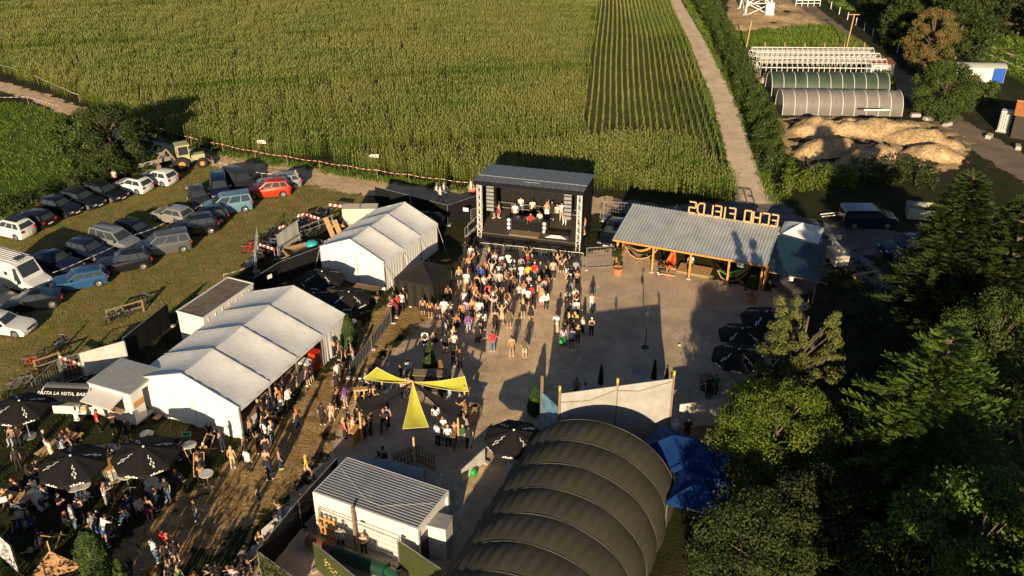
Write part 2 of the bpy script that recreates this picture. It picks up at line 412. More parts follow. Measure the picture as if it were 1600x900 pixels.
def grass(name,P,dens,mat,w,h,label,avoid=(),spread=.35,n=14):
    xs=[p[0] for p in P];ys=[p[1] for p in P]
    N=int((max(xs)-min(xs))*(max(ys)-min(ys))*dens)
    X=nrg.uniform(min(xs),max(xs),N);Y=nrg.uniform(min(ys),max(ys),N)
    k=in_poly(X,Y,P)
    for A in avoid: k&=~in_poly(X,Y,A)
    X,Y=X[k],Y[k]
    o=scatter(name,np.stack([X,Y,np.zeros(len(X))],1),nrg.uniform(0,6.28,len(X)),nrg.uniform(.6,1.3,len(X)),[tuft_mesh(s,n,w,h,mat,spread) for s in range(4)])
    tag(o,label,'grass');return o
TRK=strip(TRACKC,3.6)
grass('parking_grass',PARK,3.2,g_dry,.022,.09,'short dry yellow green grass of the car park',(TRK,))
grass('meadow_grass',MEADOW,2.2,g_green,.04,.2,'lush bright green meadow grass left of the dirt track',(TRK,))
grass('vegetable_plants',CROP,3.,g_green,.09,.45,'bright green low crop behind the glasshouse frame')
grass('slope_grass',FARG,.9,g_green,.08,.3,'bright meadow grass on the slope beyond the trees')
verge=strip(PX([(240,214),(300,230),(420,253),(590,279),(745,301)]),1.6)
grass('verge_grass',verge,7,g_green,.04,.3,'long green grass between dirt track and maize')
verge2=strip([p+Vector((2.0,0,0)) for p in PATHC],1.3)+[]
grass('roadside_grass',verge2,6,g_green,.04,.25,'grass verge between farm road and hedge')
verge3=strip([p-Vector((1.9,0,0)) for p in PATHC[:-1]],.9)
grass('road_edge_grass',verge3,6,g_green,.04,.25,'grass strip between farm road and maize rows')
LAWN=PX([(-60,640),(60,590),(200,520),(280,490),(360,440),(620,460),(600,470),(540,545),(520,600),(395,690),(330,752),(250,800),(150,880),(60,960),(-60,960)])
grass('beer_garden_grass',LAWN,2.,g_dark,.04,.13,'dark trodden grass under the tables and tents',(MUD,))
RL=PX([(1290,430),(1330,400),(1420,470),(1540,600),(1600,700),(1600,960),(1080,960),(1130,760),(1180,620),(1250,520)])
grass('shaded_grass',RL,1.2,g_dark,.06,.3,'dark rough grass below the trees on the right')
# ================================================================ trees
m_bark=M('tree_bark',(.13,.1,.075),rough=.95,bmp=.8,bscale=9)
def leaves(centers,radii,n_each,size,seed,flat=.75,shell=.55,droop=0.):
    """numpy cloud of bent leaf quads on the shells of many clumps"""
    g=np.random.default_rng(seed);V=[];nC=len(centers)
    C=np.repeat(np.array(centers),n_each,0);Rr=np.repeat(np.array(radii),n_each)
    n=len(C);d=g.normal(size=(n,3));d/=np.linalg.norm(d,axis=1)[:,None]
    rad=Rr*(shell+(1-shell)*g.random(n))*(.85+.3*g.random(n))
    P=C+d*rad[:,None]*np.array([1,1,flat]);P[:,2]-=droop*rad
    nrm=d+g.normal(size=(n,3))*.55;nrm/=np.linalg.norm(nrm,axis=1)[:,None]
    t=np.cross(nrm,g.normal(size=(n,3)));t/=np.linalg.norm(t,axis=1)[:,None];b=np.cross(nrm,t)
    s=size*(.6+.8*g.random(n))[:,None]
    v=np.stack([P-t*s*.5,P+b*s*.32,P+t*s*.5+nrm*s*.1,P-b*s*.32],1).reshape(-1,3)
    return v
def mesh_quads(name,v,mat):
    n=len(v)//4;me=bpy.data.meshes.new(name)
    me.vertices.add(len(v));me.vertices.foreach_set('co',v.astype(np.float32).ravel())
    me.loops.add(n*4);me.loops.foreach_set('vertex_index',np.arange(n*4,dtype=np.int32))
    me.polygons.add(n);me.polygons.foreach_set('loop_start',np.arange(0,n*4,4,dtype=np.int32))
    me.materials.append(mat);me.update(calc_edges=True);return me
def tree(name,label,base,h,rw,mat,seed,leaf=.28,n=9000,kind='round',trunk=.22,cz=.6,cat='tree',group=None,low=.2,clumps=60):
    r=random.Random(seed);root=thing(name,label,cat,base,0,group)
    mb=MB()
    mb.tube([(0,0,0),(r.uniform(-.1,.1)*rw*.3,r.uniform(-.1,.1),h*.4),(r.uniform(-.2,.2),r.uniform(-.2,.2),h*.85)],[trunk,trunk*.7,trunk*.2],7)
    C=[];Rd=[]
    for k in range(clumps):
        if kind=='round':
            a=r.uniform(0,2*PI);z=r.uniform(low,1);e=math.sqrt(max(0,1-((z-cz)/max(1-cz+.02,cz-low+.25 if z<cz else 1-cz+.02))**2))
            rr=rw*e*math.sqrt(r.uniform(.25,1));c=(rr*math.cos(a),rr*math.sin(a),z*h*.93);q=r.uniform(.12,.24)*rw+.25
        elif kind=='spire':
            a=r.uniform(0,2*PI);z=r.random()**.8*(1-low)+low;e=(1-z)**.75*1.25
            rr=rw*e*math.sqrt(r.uniform(.15,1));c=(rr*math.cos(a),rr*math.sin(a),z*h*.97);q=(r.uniform(.12,.22)*rw+.12)*(1.15-z)
            q=max(q,.25)
        elif kind=='multi':
            t=r.randrange(5);a0=t*1.3+.4;tx,ty=rw*.5*math.cos(a0),rw*.5*math.sin(a0);hh=h*(.75+.25*((t*7)%5)/4)
            z=r.uniform(low,1);e=(1-z)**.7;a=r.uniform(0,2*PI);rr=rw*.55*e*math.sqrt(r.random())
            c=(tx+rr*math.cos(a),ty+rr*math.sin(a),z*hh);q=r.uniform(.1,.17)*rw*(1.2-z)+.18
        C.append(c);Rd.append(q)
        if k%3==0:
            zz=max(.12*h,c[2]*.65);mb.tube([(0,0,zz),(c[0]*.5,c[1]*.5,(zz+c[2])/2),c],[trunk*.35,trunk*.2,.03],4,False)
    mb.build('trunk',m_bark,root,60)
    v=leaves(C,Rd,max(4,n//clumps),leaf,seed)
    o=bpy.data.objects.new('crown',mesh_quads('crown',v,mat));COL.objects.link(o);o.parent=root
    return root
def conifer(name,label,base,h,rw,mat,seed,n_whorl=26,size=.5,cat='tree',group=None,dens=1.):
    """branches in whorls carrying drooping fronds"""
    r=random.Random(seed);g=np.random.default_rng(seed);root=thing(name,label,cat,base,0,group)
    mb=MB();mb.tube([(0,0,0),(0,0,h*.5),(0,0,h*.98)],[.28,.16,.03],7);V=[]
    for w in range(n_whorl):
        z=h*(.1+.88*(w+r.uniform(-.3,.3))/n_whorl);L0=rw*(1-(w/n_whorl))**.8+.35
        nb=max(5,int((7+6*(1-w/n_whorl))*dens))
        for k in range(nb):
            a=2*PI*k/nb+r.uniform(-.3,.3)+w;L=L0*r.uniform(.5,1.18);up=r.uniform(.15,.55)
            ca,sa=math.cos(a),math.sin(a);z=z+r.uniform(-.2,.2)
            def P(t,z=z): return np.array([ca*L*t,sa*L*t,z+L*(up*t*1.6-.75*up*t*t*1.2)-.06*L*t])
            mb.tube([P(0),P(.5),P(.95)],[.05,.035,.01],3,False)
            m=int((12+34*L/rw)*1.3)
            for j in range(m):
                t=.15+.85*(j+r.random())/m;p=P(t);side=1 if j%2 else -1
                fl=size*(1.25-.75*t)*r.uniform(.7,1.3)
                fa=a+side*r.uniform(.5,1.0);d=np.array([math.cos(fa),math.sin(fa),r.uniform(-.05,.35)]);
                q=np.array([-math.sin(fa),math.cos(fa),r.uniform(-.6,.6)]);q/=np.linalg.norm(q)
                for s_ in (0,1):
                    pp=p+d*fl*.45*s_;ww=fl*.16
                    V+= [pp-d*.03,pp+d*fl*.35+q*ww,pp+d*fl*.7+np.array([0,0,.05]),pp+d*fl*.35-q*ww]
    mb.build('trunk',m_bark,root,60)
    o=bpy.data.objects.new('crown',mesh_quads('crown',np.array(V),mat));COL.objects.link(o);o.parent=root
    return root
L_bright=leafmat('bright_leaf',(.075,.12,.014),(.12,.155,.022),sc=.5,trans=.18)
L_mid=leafmat('mid_green_leaf',(.048,.08,.016),(.075,.105,.022),sc=.4,trans=.12)
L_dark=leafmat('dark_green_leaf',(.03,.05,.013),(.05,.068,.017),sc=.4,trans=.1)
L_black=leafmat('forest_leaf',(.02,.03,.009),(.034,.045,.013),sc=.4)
L_brown=leafmat('browning_leaf',(.2,.13,.045),(.12,.12,.035),sc=.5,trans=.1)
L_conif=leafmat('cypress_frond',(.06,.115,.016),(.1,.155,.024),sc=.35,trans=.12)
L_spruce=leafmat('spruce_needle',(.038,.062,.015),(.058,.082,.02),sc=.35,trans=.08)
L_yew=leafmat('pale_needle_leaf',(.09,.11,.03),(.13,.14,.04),sc=.5,trans=.12)
L_thuja=leafmat('topiary_leaf',(.03,.055,.013),(.05,.08,.018),sc=1.5)
def tb(px,py): p=at(px,py);return (p.x,p.y,0)
def top_base(px_top,py_top,h):
    p=at(px_top,py_top,h);return (p.x,p.y,0)
# right foreground
tree('leaning_tree','pale olive tree of upright shoots beside the black parasols',top_base(1268,462,9.5),9.5,3.3,L_yew,21,leaf=.14,n=49400,kind='multi',trunk=.2,low=.12,clumps=210)
tree('leafy_tree','bright yellow green leafy tree beside the blue canopies',top_base(1225,605,7.6),7.6,3.3,L_bright,22,leaf=.14,n=57000,kind='round',clumps=120,low=.1)
tree('leafy_tree','lowest leafy tree at the bottom right of the olive hall tent',top_base(1190,785,6.6),6.6,3.0,L_dark,23,leaf=.14,n=30000,kind='round',clumps=110,low=.1)
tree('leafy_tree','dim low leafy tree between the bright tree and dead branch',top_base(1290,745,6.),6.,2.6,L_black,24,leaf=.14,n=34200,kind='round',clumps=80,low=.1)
conifer('cypress_tree','big bright green cypress with feathery fronds, right foreground',top_base(1492,512,12.5),12.5,5.6,L_conif,25,n_whorl=27,size=.62,dens=1.25)
conifer('spruce_tree','tall dark spruce right of the open wooden crate',top_base(1530,248,14.5),13.5,4.5,L_spruce,26,n_whorl=36,size=.72,dens=1.6)
conifer('spruce_tree','dark spruce cut by the right edge above the bright cypress',top_base(1612,300,13),13,4.2,L_spruce,27,n_whorl=32,size=.7,dens=1.5)
tree('leafy_tree','mid green leafy tree between spruce and cypress at right edge',top_base(1572,462,9.5),9.5,3.4,L_mid,28,leaf=.15,n=37400,kind='round',clumps=90,low=.15)
tree('maple_tree','broad leaved green tree in the bottom right corner',top_base(1548,772,9.),9.,4.2,L_conif,29,leaf=.2,n=34000,kind='round',clumps=100,low=.1)
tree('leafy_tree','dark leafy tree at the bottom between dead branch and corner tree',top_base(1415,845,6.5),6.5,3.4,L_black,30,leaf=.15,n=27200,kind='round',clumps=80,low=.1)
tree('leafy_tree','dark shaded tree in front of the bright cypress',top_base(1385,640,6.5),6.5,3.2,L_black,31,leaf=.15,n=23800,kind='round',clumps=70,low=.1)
tree('shrub','low shrub with thin upright shoots at the path end',top_base(1480,478,5.0),5.0,1.8,L_dark,32,leaf=.18,n=7000,kind='multi',clumps=60,low=.1,cat='shrub')
def dead():
    p=at(1338,830);t=thing('dead_tree','bare pale dead branch sticking up among the dark trees','dead tree',p)
    mb=MB();r=random.Random(4)
    def br(a,d,L,rad,dep):
        b=a+d*L;mb.tube([a,(a+b)/2+Vector((r.uniform(-.1,.1),0,0)),b],[rad,rad*.8,rad*.5],5)
        if dep:
            for k in range(3):
                dd=(d+Vector((r.uniform(-.8,.8),r.uniform(-.8,.8),r.uniform(-.1,.5)))).normalized();br(a.lerp(b,r.uniform(.5,1)),dd,L*.6,rad*.5,dep-1)
    br(Vector((0,0,0)),Vector((.25,.3,.95)).normalized(),3.6,.09,3)
    mb.build('branch',M('dead_wood',(.3,.24,.18),rough=.9,bmp=.5),t)
dead()
# top right group
tree('big_tree','large dark broadleaf tree behind the browning tree',tb(1492,92),11.5,4.6,L_dark,41,leaf=.38,n=20000,clumps=110,low=.1)
tree('browning_tree','tree with brown autumn leaves above the blue wagon',tb(1446,112),8.6,3.0,L_brown,42,leaf=.2,n=23800,clumps=80,low=.15)
tree('round_tree','round dark green tree covering half of the blue wagon',top_base(1488,98,6.6),6.6,3.5,L_mid,43,leaf=.2,n=27200,clumps=90,low=.12)
for i,(x,y,h,w,lb) in enumerate([(1405,72,7,3.4,'dark tree left of the browning tree at the road'),(1590,55,13,5,'dark forest tree at the top right corner'),(1640,62,14,5,'dark forest tree cut by the right edge'),(1548,22,12,5,'dark forest tree at the very top right'),(1440,30,10,4.5,'dark tree at the top edge beyond the road'),(1372,22,5,3.2,'low dark tree where the grass slope meets the top edge'),(1262,-8,3,2.4,'low dark shrub at the white gate')]):
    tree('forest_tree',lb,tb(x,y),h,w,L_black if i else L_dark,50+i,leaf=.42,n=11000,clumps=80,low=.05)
tree('shrub','grey green shrub right of the blue wagon',top_base(1545,128,2.6),2.6,1.6,L_mid,60,leaf=.25,n=3000,clumps=25,low=.05,cat='shrub')
tree('shrub','bright bush at the corner of the white annex',top_base(1385,112,2.2),2.2,1.3,L_bright,61,leaf=.25,n=2500,clumps=20,low=.05,cat='shrub')
# hedges : each a real leafy hedge with volume
def hedge(name,label,C,w,h,mat,seed,leaf=.22,dens=260,var=.3,cat='hedge'):
    root=thing(name,label,cat,(C[0].x,C[0].y,0));r=random.Random(seed);ctr=[];rad=[]
    for i in range(len(C)-1):
        L=(C[i+1]-C[i]).length;m=max(2,int(L*w*1.1))
        ww=(w[i] if isinstance(w,list) else w)
        for k in range(m):
            t=(k+r.random())/m;p=C[i].lerp(C[i+1],t);d=(C[i+1]-C[i]).normalized();q=Vector((-d.y,d.x,0))
            hh=h*r.uniform(1-var,1.1);s=r.uniform(-.5,.5)*ww
            for z in np.arange(.35,hh,.8):
                ctr.append((p.x+q.x*s-C[0].x,p.y+q.y*s-C[0].y,z));rad.append(r.uniform(.45,.75))
    v=leaves(ctr,rad,int(dens/4),leaf,seed)
    o=bpy.data.objects.new('foliage',mesh_quads('foliage',v,mat));COL.objects.link(o);o.parent=root
    for i in range(len(C)-1):
        for k in range(3):
            mb=MB();p=C[i].lerp(C[i+1],(k+.5)/3)-C[0];mb.tube([(p.x,p.y,0),(p.x+.1,p.y,h*.7)],[.06,.03],4);mb.build('stem',m_bark,root)
    return root
hedge('roadside_hedge','long dense green hedge along the right side of the farm road',PX([(1072,-55),(1099,5),(1121,50),(1151,105),(1175,165),(1197,225),(1222,285)]),3.1,2.5,L_mid,70,leaf=.17,dens=460)
hedge('bush_row','low bright bushes below the clay mounds',PX([(1215,300),(1255,298),(1330,285)]),2.6,2.4,L_bright,71,dens=280)
hedge('bush_row','dark shrubs between the clay mounds and the parked van',PX([(1340,285),(1400,282),(1460,290)]),2.8,2.6,L_dark,72,dens=240)
hedge('shrub_bank','dark shrubs along the meadow behind the first row of cars',PX([(-40,345),(40,325),(100,300),(150,290)]),1.8,1.7,L_dark,73,dens=220)
# left group of trees
tree('dark_tree','dark dense tree right of the meadow above the parked cars',top_base(160,165,7.),7.,3.7,L_dark,81,leaf=.2,n=27200,clumps=90,low=.03)
tree('dark_tree','wide leafy tree at the left end of the dark tree group',top_base(112,178,6),6,3.1,L_mid,82,leaf=.25,n=13000,clumps=80,low=.03)
tree('dark_tree','dark upright tree behind the tractor',top_base(205,172,6.),6.,2.4,L_dark,83,leaf=.25,n=9000,clumps=60,low=.03,kind='multi')
# unseen hedge added below the frame to throw shade over the beer garden
hedge('unseen_shade_hedge','unseen ragged hedge added below the lower left edge for shade',[Vector((x,30.2+.5*math.sin(x),0)) for x in (-40,-34,-28,-22,-16,-11)],1.4,4.3,L_dark,90,dens=130,var=.25)
# unseen trees added at the lower right to shade the foreground trees
for i,(x,y,h,w) in enumerate(((17,21,12.5,3.6),(23,23,13.5,4.5),(29,26,14,5),(37,30,14,5))):
    tree('unseen_shade_tree','tall dark tree added for shade just below the lower right edge of the picture',(x,y,0),h,w,L_dark,160+i,leaf=.45,n=7000,clumps=70,low=.1,group='unseen shade trees below the lower right edge')
# clipped cones
def topiary(px,py,h,r_,label,double=False,pot=True):
    p=at(px,py,h);t=thing('clipped_conifer',label,'topiary',(p.x,p.y,0),0,'clipped cone conifers')
    g=np.random.default_rng(int(px));n=int(5200*r_*h);u=g.random(n)
    def prof(u):
        if double: return np.where(u<.55,r_*(1-u*.75)**.9*(1-.0*u),r_*.85*np.clip((1-(u-.55)/.45),0,1)**.75)
        return r_*np.clip(1-u,0,1)**.8*(.75+.25*np.clip(u*6,0,1))
    u=1-np.sqrt(1-u*.995);z=.3+(h-.3)*u;a=g.uniform(0,2*PI,n);rr=prof(u)*(1+.07*np.sin(a*3+z*4)+.05*np.sin(a*7-z*9))*g.uniform(.86,1.03,n)
    d=np.stack([np.cos(a),np.sin(a),.35+0*a],1);P=np.stack([rr*np.cos(a),rr*np.sin(a),z],1)
    nr=d+g.normal(size=(n,3))*.6;nr/=np.linalg.norm(nr,axis=1)[:,None];t_=np.cross(nr,g.normal(size=(n,3)));t_/=np.linalg.norm(t_,axis=1)[:,None];b_=np.cross(nr,t_);sz=(.07*(.6+.8*g.random(n)))[:,None]
    v=np.stack([P-t_*sz,P+b_*sz*.6,P+t_*sz,P-b_*sz*.6],1).reshape(-1,3)
    o=bpy.data.objects.new('crown',mesh_quads('crown',v,L_thuja));COL.objects.link(o);o.parent=t
    mb=MB();mb.tube([(0,0,0),(0,0,h*.9)],[.05,.02],5);mb.build('trunk',m_bark,t)
    mb=MB();mb.lathe([(.2,0),(.28,.34),(.25,.34),(.22,.28)],14);mb.build('pot',M('black_plastic',(.02,.02,.022),rough=.5),t)
topiary(541,488,3.0,.72,'clipped cone conifer at the far corner of the long white marquee')
topiary(670,532,2.6,.55,'clipped cone conifer behind the black planter box')
topiary(836,598,2.6,.55,'clipped cone conifer beside the big white board wall')
topiary(130,822,4.0,.95,'tallest clipped cone conifer at the bottom left',double=True)
topiary(180,868,2.8,.6,'small clipped cone conifer right of the tallest one')
# ================================================================ materials for built things
W_canvas=M('white_canvas',(.76,.77,.75),rough=.55,var=.07,scale=1.0,bmp=.35,bscale=3.2,bdist=.06)
W_paint=M('white_painted_steel',(.7,.68,.64),rough=.5,var=.05,scale=1.5)
G_alu=M('dull_aluminium',(.5,.5,.49),rough=.4,metal=.7,var=.1)
G_galv=M('galvanised_steel',(.42,.42,.41),rough=.45,metal=.6,var=.15,scale=6)
D_steel=M('dark_steel',(.05,.05,.05),rough=.5,metal=.4)
B_cloth=M('black_cloth',(.012,.012,.013),rough=.95,spec=.15,bmp=.3,bscale=4)
B_cloth2=M('faded_black_cloth',(.017,.016,.015),rough=.9,spec=.2,bmp=.3,bscale=3)
B_plastic=M('black_plastic',(.02,.02,.022),rough=.5)
Wood=M('raw_timber',(.5,.32,.15),rough=.8,var=.2,scale=5)
WoodO=M('orange_timber',(.55,.27,.08),rough=.7,var=.2,scale=5)
WoodD=M('weathered_timber',(.26,.18,.1),rough=.85,var=.25,scale=5)
Red=M('signal_red',(.55,.035,.02),rough=.5)
Whi=M('plain_white',(.8,.79,.76),rough=.6,var=.04)
Concr=M('concrete_grey',(.4,.38,.35),rough=.9,var=.15,scale=4)
Rubber=M('rubber',(.02,.02,.02),rough=.85)
Blue=M('blue_canvas',(.008,.035,.14),rough=.9,spec=.08,bmp=.3,bscale=3)
TealT=M('dark_teal_tarp',(.012,.04,.06),rough=.5,bmp=.4,bscale=2)
Terra=M('terracotta',(.5,.2,.09),rough=.8)
Olive=M('olive_tent_fabric',(.058,.055,.042),rough=.9,spec=.15,var=.08,scale=1.5,bmp=.35,bscale=4)
Green=M('bright_green_plastic',(.02,.3,.04),rough=.5)
Yell=M('lime_yellow_sail',(.46,.45,.05),rough=.65,var=.06)
GreyM=M('mid_grey',(.25,.25,.25),rough=.6)
Screen=M('white_mesh_screen',(.6,.58,.53),rough=.7,bmp=.3,bscale=3)
GreenS=M('olive_green_screen',(.05,.065,.02),rough=.6,bmp=.5,bscale=2,bdist=.08)
RoofDark=M('weathered_flat_roof',(.15,.125,.1),rough=.9,var=.35,scale=2.)
def tin(name,c,rust=0.):
    m,nt,b=new_mat(name);tc=nt.nodes.new('ShaderNodeTexCoord')
    n=noise(nt,.7,6,.6,vec=tc.outputs['Object']);cc=vscale(nt,c,mapr(nt,n.outputs[0],.3,.7,.8,1.15))
    if rust:
        n2=noise(nt,1.3,6,.7,vec=tc.outputs['Object']);cc=mixc(nt,mapr(nt,n2.outputs[0],.6,.7,0,rust),cc,(.3,.13,.05))
    nt.links.new(cc,b.inputs['Base Color']);b.inputs['Roughness'].default_value=.45;b.inputs['Metallic'].default_value=.25
    return m
Tin=tin('corrugated_tin',(.5,.53,.54),.35);TinD=tin('dark_grooved_steel',(.3,.32,.33))
def text_mesh(name,txt,size,mat,depth=.004,bold=False):
    cu=bpy.data.curves.new(name,'FONT');cu.body=txt;cu.size=size;cu.extrude=depth;cu.align_x='CENTER';cu.align_y='CENTER';cu.resolution_u=1
    if bold: cu.offset=size*.025
    o=bpy.data.objects.new(name,cu);COL.objects.link(o)
    dg=bpy.context.evaluated_depsgraph_get();me=bpy.data.meshes.new_from_object(o.evaluated_get(dg))
    bpy.data.objects.remove(o);me.materials.clear();me.materials.append(mat);me.name=name;return me
def put(me,name,parent,loc,rot=(0,0,0)):
    o=bpy.data.objects.new(name,me);COL.objects.link(o);o.parent=parent;o.location=loc;o.rotation_euler=rot;return o
# ================================================================ frame marquees
def marquee(name,label,o,a,bays,bl,W,he,hr,open_side=False,group=None,curtain=True):
    """origin = near right eave foot; x runs along the ridge (far), y across towards the left eave"""
    L=bays*bl;t=thing(name,label,'marquee',o,a,group)
    f=MB()
    def roof(side):
        mb=MB()
        def fn(u,v):
            x=u*L;s=(x/bl)%1.;sag=math.sin(PI*s)*.14*math.sin(PI*min(v*1.0,1))**.5
            puck=.16*math.sin(v*31+math.floor(x/bl)*2+2*math.sin(v*7))*(abs(s-.5)*2)**6
            y=(W/2)*v if side>0 else W-(W/2)*v
            z=he+(hr-he)*v
            e=.12*(1-v);y+=(-e if side>0 else e)
            return (x,y,z-sag-puck*.3-.10*math.sin(PI*s)*(v>.96))
        mb.grid(fn,bays*12,14);return mb
    roof(1).build('roof_slope',W_canvas,t,80);roof(-1).build('roof_slope',W_canvas,t,80)
    sm=MB()
    for k in range(bays+1):
        x=min(k*bl,L);
        sm.beam((x,-.1,he+.03),(x,W/2,hr+.035),.05,.05);sm.beam((x,W/2,hr+.035),(x,W+.1,he+.03),.05,.05)
    sm.build('roof_seams',GreyM,t)
    for x in (-.02,L+.02):
        g=MB();n=16
        def wall(u,v):
            y=u*W;top=he+(hr-he)*(1-abs(2*u-1));return (x+(.05*math.sin(y*5)*(1-v)),y,v*top+.02)
        g.grid(wall,n*3,8);g.build('gable_wall',W_canvas,t,80)
        b=MB();b.beam((x-(.03 if x<0 else -.03),W*.42,.1),(x-(.03 if x<0 else -.03),W*.42,he*.95),.03);b.build('zip_seam',GreyM,t)
    for k in range(bays+1):
        for y in (0,W):
            b=MB();b.beam((k*bl,y,0),(k*bl,y,he),.09);b.build('post',G_alu,t)
    def curt(y,x0,x1,nm='side_wall',z0=0.05):
        c=MB();n=int((x1-x0)*9)
        c.grid(lambda u,v:(x0+u*(x1-x0),y+.045*math.sin(u*(x1-x0)*17+math.sin(u*9)*2)*(1.1-v),z0+v*(he-z0-.02)),n,5);c.build(nm,W_canvas,t,80)
    curt(W+.02,0,L)
    # valance along right eave
    c=MB();c.grid(lambda u,v:(u*L,-.13+.012*math.sin(u*L*6),he-.24*(1-v)),bays*10,2);c.build('valance',W_canvas,t,80)
    if open_side:
        curt(-.02,L-bl,L)
    else: curt(-.02,0,L)
    for k in range(bays+1):
        for y,dy in ((0,-.9),(W,.9)):
            if open_side and dy<0 and k<bays: continue
            b=MB();b.tube([(k*bl,y,he-.05),(k*bl,y+dy,.02)],.012,4);b.build('guy_rope',Whi,t)
    return t
# A : long white marquee with bar
P0=at(373,637,2.5);PE=at(538,491,2.5);aA=ang(P0,PE);LA=(PE-P0).length
oA=(P0.x,P0.y,0);W_A=8.2
fA=frame(P0,aA)
marquee('long_marquee','long white frame marquee with open bar side, lower left',oA,aA,4,LA/4,W_A,2.5,3.95,open_side=True)
# B
Q0=at(600,410,2.6);QE=at(682,349,2.6);aB=ang(Q0,QE);LB=(QE-Q0).length
fB=frame(Q0,aB)
marquee('white_marquee','smaller closed white frame marquee left of the stage',(Q0.x,Q0.y,0),aB,3,LB/3,6.2,2.6,3.95)
# bar counter inside A : segments
def bar():
    for k in range(5):
        p=fA(.6+k*2.0,.55);t=thing('bar_counter',['white bar counter section nearest the marquee gable','white bar counter section, second from the gable','white bar counter section in the middle of the marquee bar','white bar counter section, fourth from the gable','white bar counter section next to the red cooler'][k],'bar counter',p,aA,'bar counters in the long marquee')
        mb=MB();mb.box((.95,0,.5),(1.85,.6,1.0));mb.build('front_panel',Whi,t)
        mb=MB();mb.box((.95,-.05,1.04),(1.95,.75,.06));mb.build('counter_top',WoodD,t)
    p=fA(LA-3.6,.35);t=thing('drinks_cooler','red upright drinks cooler at the marquee opening','cooler',p,aA)
    mb=MB();mb.box((.0,0,.7),(.7,.6,1.4));mb.build('cabinet',Red,t);mb=MB();mb.box((0,-.31,.8),(.5,.02,.9));mb.build('door',M('cooler_glass',(.2,.04,.03),rough=.2),t)
    p=fA(LA-4.6,.45);t=thing('white_fridge','white fridge beside the red cooler','fridge',p,aA)
    mb=MB();mb.box((0,0,.6),(.7,.6,1.2));mb.build('cabinet',Whi,t);mb=MB();mb.box((.0,-.315,.62),(.62,.03,1.1));mb.build('door',Whi,t);mb=MB();mb.box((.25,-.345,.7),(.03,.03,.4));mb.build('handle',GreyM,t)
    p=at(367,676);t=thing('rubbish_bin','tall wooden waste box at the near marquee corner','waste box',p,aA);mb=MB();mb.box((0,0,.5),(.5,.5,1.0));mb.build('box',WoodD,t);mb=MB();mb.box((0,0,1.03),(.56,.56,.05));mb.build('lid',WoodD,t)
bar()
# round window hint removed ; container behind A
def container(name,label,c4,h,mats,rz=None):
    pass
C0=at(271,490,2.7);C1=at(317,497,2.7);C2=at(395,443,2.7)
aC=ang(C1,C2);LC=(C2-C1).length
def cont1():
    t=thing('storage_container','white storage container with weathered brown flat roof behind the marquee','container',(C1.x,C1.y,0),aC)
    LW=LC;Wd=2.35
    mb=MB();mb.box((LW/2,Wd/2,1.32),(LW,Wd,2.56));mb.build('shell',W_paint,t)
    mb=MB();mb.box((LW/2,Wd/2,2.66),(LW-.1,Wd-.1,.06));mb.build('roof',RoofDark,t)
    mb=MB()
    for y in (0,Wd): mb.box((LW/2,y,2.68),(LW+.1,.1,.12))
    for x in (0,LW): mb.box((x,Wd/2,2.68),(.1,Wd-.1,.12))
    mb.build('roof_edge',W_paint,t)
    mb=MB()
    for k in range(7): mb.box((.5+k*(LW-1)/6,-.02,1.3),(.05,.03,2.4))
    mb.build('wall_ribs',W_paint,t)
cont1()
